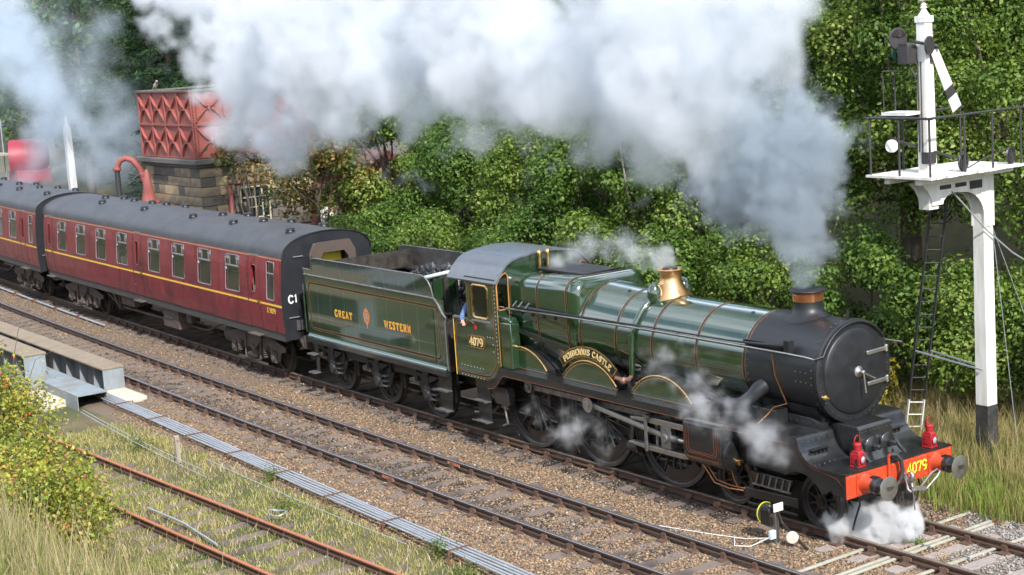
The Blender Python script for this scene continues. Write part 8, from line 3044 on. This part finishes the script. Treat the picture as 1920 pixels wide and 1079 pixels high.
def smoke(name, label, blobs, lo, hi, res, mat, n_scale, n_amp, warp, seed, edge=0.25, lobes=0.6, step=0.06, crisp=1.0):
    """blobs: (x,y,z, rx,ry,rz, weight).  Density = smooth union of the puffs, broken up by turbulence."""
    vol = bpy.data.volumes.new(name)
    ob = bpy.data.objects.new(name, vol)
    COL.objects.link(ob)
    ob['label'] = label
    ob['category'] = 'smoke' if 'smoke' in name else 'steam'
    ob['group'] = 'smoke and steam'
    ob['kind'] = 'stuff'
    g = bpy.data.node_groups.new(name + '_nodes', 'GeometryNodeTree')
    g.interface.new_socket('Geometry', in_out='INPUT', socket_type='NodeSocketGeometry')
    g.interface.new_socket('Geometry', in_out='OUTPUT', socket_type='NodeSocketGeometry')
    N, L = g.nodes, g.links
    out = N.new('NodeGroupOutput')
    pos = N.new('GeometryNodeInputPosition')

    def math_(op, a, b=None, c=None):
        n = N.new('ShaderNodeMath')
        n.operation = op
        for i, v in enumerate((a, b, c)):
            if v is None:
                continue
            if isinstance(v, (int, float)):
                n.inputs[i].default_value = v
            else:
                L.new(v, n.inputs[i])
        return n.outputs[0]

    def vmath(op, a, b):
        n = N.new('ShaderNodeVectorMath')
        n.operation = op
        for i, v in enumerate((a, b)):
            if v is None:
                continue
            if isinstance(v, (tuple, list)):
                n.inputs[i].default_value = v
            else:
                L.new(v, n.inputs[i])
        return n.outputs['Value'] if op in ('LENGTH', 'DOT_PRODUCT') else n.outputs['Vector']

    def noise(scale, detail, vec, rough=0.55):
        n = N.new('ShaderNodeTexNoise')
        n.inputs['Scale'].default_value = scale
        n.inputs['Detail'].default_value = detail
        n.inputs['Roughness'].default_value = rough
        L.new(vec, n.inputs['Vector'])
        return n

    sp = vmath('ADD', pos.outputs[0], (seed * 3.1, seed * 7.7, seed * 1.3))
    w = noise(n_scale * 0.45, 1.0, sp)
    wv = vmath('MULTIPLY', vmath('SUBTRACT', w.outputs['Color'], (0.5, 0.5, 0.5)), (warp, warp, warp))
    P = vmath('ADD', pos.outputs[0], wv)
    F = None
    for (x, y, z, rx, ry, rz, wt_) in blobs:
        d = vmath('MULTIPLY', vmath('SUBTRACT', P, (x, y, z)), (1 / rx, 1 / ry, 1 / rz))
        q = math_('MAXIMUM', math_('SUBTRACT', 1.0, vmath('DOT_PRODUCT', d, d)), 0.0)
        q = math_('MULTIPLY', q, wt_)
        F = q if F is None else math_('MAXIMUM', F, q) if False else (q if F is None else math_('ADD', F, q))
    n1 = noise(n_scale, 5.0, sp, 0.64).outputs['Fac']
    nz = math_('MULTIPLY', math_('SUBTRACT', n1, 0.5), n_amp * 2)

    def puffs(scale, vec):
        n = N.new('ShaderNodeTexVoronoi')
        n.feature = 'F1'
        n.inputs['Scale'].default_value = scale
        L.new(vec, n.inputs['Vector'])
        return n.outputs['Distance']
    wv2 = vmath('ADD', sp, vmath('MULTIPLY', noise(n_scale * 2.2, 1.0, sp).outputs['Color'], (0.55 / n_scale, 0.55 / n_scale, 0.55 / n_scale)))
    b1 = math_('SUBTRACT', 0.42, puffs(n_scale * 0.8, wv2))
    b2 = math_('SUBTRACT', 0.42, puffs(n_scale * 2.1, wv2))
    nz = math_('ADD', nz, math_('ADD', math_('MULTIPLY', b1, lobes), math_('MULTIPLY', b2, lobes * 0.55)))
    inside = math_('GREATER_THAN', F, 0.0005)
    v = math_('ADD', math_('MINIMUM', F, 1.0), nz)
    v = math_('MULTIPLY', math_('SUBTRACT', v, edge), crisp / (1.0 - edge))
    v = math_('MAXIMUM', math_('MINIMUM', v, 1.0), 0.0)
    v = math_('MULTIPLY', math_('MULTIPLY', v, v), inside)
    v = math_('MULTIPLY', v, math_('MINIMUM', math_('MULTIPLY', F, 4.0), 1.0))
    vc = N.new('GeometryNodeVolumeCube')
    L.new(v, vc.inputs['Density'])
    vc.inputs['Min'].default_value = lo
    vc.inputs['Max'].default_value = hi
    vc.inputs['Resolution X'].default_value = res[0]
    vc.inputs['Resolution Y'].default_value = res[1]
    vc.inputs['Resolution Z'].default_value = res[2]
    sm = N.new('GeometryNodeSetMaterial')
    sm.inputs['Material'].default_value = mat
    L.new(vc.outputs[0], sm.inputs[0])
    L.new(sm.outputs[0], out.inputs[0])
    vol.render.space = 'WORLD'
    vol.render.step_size = step
    mod = ob.modifiers.new('puff', 'NODES')
    mod.node_group = g
    vol.materials.append(mat)
    return ob



SM_CLOUD = smoke_material('white_smoke', (0.925, 0.945, 0.972), 1.35, 0.2)
SM_COLUMN = smoke_material('blue_grey_smoke', (0.60, 0.655, 0.705), 2.2, 0.2)
SM_STEAM = smoke_material('white_steam', (0.96, 0.975, 0.99), 2.5, 0.2)
SM_PUFF = smoke_material('dense_steam', (0.985, 0.99, 0.995), 22.0, 0.2)
SM_HAZE = smoke_material('drifting_smoke', (0.80, 0.88, 0.96), 1.0, 0.2)


def bl(*rows, k=1.25, q=1.0):
    return [(x, y, z, r * k, r * k, r * k, w * q) for (x, y, z, r, w) in rows]


column = bl((-0.92, 0.0, 4.08, 0.27, 0.75), (-0.91, 0.0, 4.3, 0.30, 0.7), (-0.94, 0.0, 4.55, 0.38, 0.64), (-1.03, 0.1, 4.85, 0.54, 0.60), (-1.28, 0.2, 5.23, 0.82, 0.56), (-1.65, 0.3, 5.82, 1.05, 0.56),
            (-1.30, 0.4, 6.5, 1.05, 0.55), (-2.54, 0.4, 5.35, 0.95, 0.50), (-0.95, 0.5, 6.4, 0.62, 0.46), (-3.3, 0.5, 6.0, 1.05, 0.52), (-3.0, 0.5, 5.1, 0.6, 0.42), (-2.2, 0.5, 7.1, 1.0, 0.5), (-4.2, 0.6, 5.5, 0.75, 0.44), (-1.5, 0.3, 4.9, 0.5, 0.4))
smoke('smoke_column', 'blue grey smoke shooting up out of the chimney', column, (-5.6, -1.3, 4.02), (0.4, 2.4, 8.4), (116, 72, 84), SM_COLUMN, 2.4, 1.0, 0.5, 1, 0.30, 0.8, 0.09, 1.7)
cloud = bl((-3.6, 0.7, 6.5, 0.9, 0.8), (-4.07, 0.7, 7.0, 1.25, 1.0), (-2.99, 0.7, 7.7, 1.0, 1.0), (-3.18, 0.8, 8.57, 1.08, 1.0), (-5.83, 0.8, 6.1, 0.91, 0.55), (-6.37, 0.9, 7.08, 1.29, 1.0), (-5.57, 1.0, 8.23, 1.58, 1.0),
           (-8.28, 1.0, 6.85, 1.24, 0.8), (-9.24, 1.1, 8.1, 1.73, 1.0), (-8.0, 1.0, 5.95, 0.68, 0.44), (-11.69, 1.2, 7.42, 1.47, 0.9), (-12.4, 1.2, 8.77, 1.73, 1.0), (-13.59, 1.2, 6.54, 0.89, 0.55), (-15.18, 1.2, 5.5, 0.7, 0.45),
           (-13.34, 1.2, 4.95, 0.5, 0.40), (-17.02, 1.2, 5.3, 0.65, 0.42), (-16.0, 1.3, 7.97, 1.87, 1.0), (-19.49, 1.4, 7.73, 1.72, 1.0), (-22.25, 1.5, 7.01, 1.43, 1.0), (-23.47, 1.5, 5.85, 0.93, 0.85), (-25.48, 1.6, 7.15, 1.28, 0.9),
           (-20.63, 1.5, 9.04, 2.04, 1.0), (-25.68, 1.7, 8.89, 1.75, 0.95), (-29.63, 1.8, 9.34, 1.53, 0.7), (-33.29, 2.0, 10.34, 1.25, 0.55), (-2.56, 0.8, 9.6, 0.96, 1.0), (-6.26, 1.0, 9.83, 1.7, 1.0), (-12.19, 1.2, 10.46, 1.95, 1.0),
           (-20.29, 1.5, 11.02, 2.3, 1.0), (-28.4, 1.8, 11.26, 1.98, 0.8), (-7.21, 0.9, 5.4, 0.5, 0.40), (-10.0, 1.0, 5.6, 0.6, 0.38), (-18.6, 1.3, 6.1, 0.8, 0.5), (-27.2, 1.6, 6.9, 1.0, 0.85), (-25.8, 1.6, 6.1, 0.8, 0.75), (-29.0, 1.7, 7.6, 0.9, 0.6), (-2.2, 0.7, 7.9, 0.7, 0.7), (-2.0, 0.8, 9.0, 0.8, 0.8))
smoke('smoke_plume', 'white smoke rolling back from the locomotive chimney over the train', cloud,
      (-36, -1.8, 4.3), (0.3, 4.6, 12.4), (376, 62, 84), SM_CLOUD, 1.1, 1.0, 1.3, 2, 0.36, 0.8, 0.22, 1.7)
valve = bl((-4.66, 0.0, 4.08, 0.13, 0.9), (-4.78, 0.0, 4.2, 0.18, 0.8), (-5.0, 0.05, 4.27, 0.23, 0.75), (-5.63, 0.1, 4.32, 0.32, 0.7), (-6.3, 0.1, 4.34, 0.34, 0.65), (-7.18, 0.1, 4.28, 0.37, 0.6), (-7.93, 0.1, 4.13, 0.34, 0.55), (-8.25, -0.1, 3.95, 0.27, 0.45), (-8.8, -0.4, 3.98, 0.22, 0.36), k=1.6, q=1.2)
smoke('safety_valve_steam', 'white steam wisps drifting back from the brass safety valve', valve, (-9.5, -1.0, 3.5), (-4.3, 1.0, 5.1), (120, 38, 34), SM_STEAM, 3.4, 0.8, 0.35, 3, 0.24, 0.8)
cyl = bl((-2.57, -1.4, 2.7, 0.36, 0.36), (-3.22, -1.5, 2.52, 0.37, 0.42), (-3.85, -1.5, 2.33, 0.36, 0.36), (-1.85, -1.6, 1.95, 0.42, 0.5), (-0.97, -1.65, 1.85, 0.46, 0.5), (-0.38, -1.6, 1.7, 0.34, 0.46), (-2.37, -1.5, 2.15, 0.36, 0.42), (-0.38, -1.5, 1.42, 0.27, 0.4), (-0.1, -1.45, 1.2, 0.22, 0.34), k=1.6, q=1.2)
smoke('cylinder_steam', 'thin steam curling around the outside cylinder', cyl, (-4.9, -2.5, 0.7), (0.6, -0.9, 3.5), (100, 26, 48), SM_STEAM, 3.2, 0.95, 0.4, 4, 0.28, 0.8)
wh = bl((-6.54, -1.2, 0.81, 0.40, 0.5), (-5.58, -1.25, 1.05, 0.36, 0.42), (-7.61, -1.2, 1.09, 0.35, 0.40), (-6.95, -1.1, 0.4, 0.36, 0.42), (-6.1, -1.2, 1.1, 0.3, 0.36), (-5.3, -1.2, 0.6, 0.3, 0.36), k=1.6, q=1.2)
smoke('wheel_steam', 'thin steam drifting between the large driving wheels', wh, (-8.3, -1.8, 0.02), (-4.8, -0.85, 1.7), (90, 28, 44), SM_STEAM, 3.2, 0.95, 0.4, 5, 0.28, 0.8)
fr = bl((0.62, -0.2, 0.14, 0.42, 1.0), (0.9, 0.1, 0.20, 0.40, 1.0), (0.5, -0.5, 0.10, 0.38, 0.9), (0.2, -0.5, 0.40, 0.32, 0.5), (1.05, 0.15, 0.06, 0.33, 1.0), (0.75, -0.25, -0.02, 0.30, 0.9), (0.36, -0.6, -0.02, 0.30, 0.7), (0.15, -0.75, 0.15, 0.27, 0.45))
smoke('front_steam', 'dense white puff of steam under the buffer beam', fr, (-0.4, -1.3, -0.22), (1.6, 0.8, 0.9), (64, 66, 38), SM_PUFF, 4.2, 0.6, 0.22, 6, 0.25, 0.8, 0.05, 1.4)
cb = bl((-10.46, -1.35, 2.89, 0.27, 0.40), (-10.74, -1.35, 2.44, 0.3, 0.36), (-9.2, -1.5, 2.87, 0.26, 0.36), (-8.8, -1.5, 2.8, 0.22, 0.34), (-11.4, -1.0, 3.7, 0.34, 0.36), (-12.5, -0.6, 3.75, 0.33, 0.34), k=1.6, q=1.2)
smoke('cab_steam', 'faint steam around the cab doorway and tender front', cb, (-13.2, -2.0, 1.9), (-8.3, -0.1, 4.2), (80, 32, 38), SM_STEAM, 3.4, 0.6, 0.3, 7, 0.24)
left = bl((-56.56, 5.0, 10.58, 1.72, 0.7), (-54.23, 5.0, 8.83, 1.6, 0.75), (-52.74, 5.0, 6.91, 1.25, 0.7), (-54.2, 5.0, 5.4, 1.0, 0.6), (-58.09, 5.0, 8.41, 1.5, 0.6), (-48.55, 5.0, 9.82, 2.0, 0.42), (-46.81, 4.0, 4.55, 1.6, 0.38), (-52.12, 3.2, 3.74, 1.6, 0.42), (-48.39, 6.0, 6.6, 1.82, 0.4), (-44.0, 3.4, 4.6, 1.2, 0.34), (-41, 1.0, 4.3, 1.2, 0.34), (-58, 2.0, 3.0, 2.0, 0.42), (-50, 0.0, 2.2, 2.2, 0.38), (-64, 3.0, 4.0, 3.5, 0.5), (-46, 2.5, 7.0, 2.2, 0.36), (-52, 7.5, 4.5, 3.0, 0.42), k=1.4, q=1.2)
smoke('drifting_smoke', 'thin bluish smoke hanging around the rear coaches and firs', left, (-68, -3.5, 0.0), (-38, 9.0, 13.5), (120, 58, 64), SM_HAZE, 0.8, 0.6, 1.4, 8, 0.14, 0.5, 0.5)
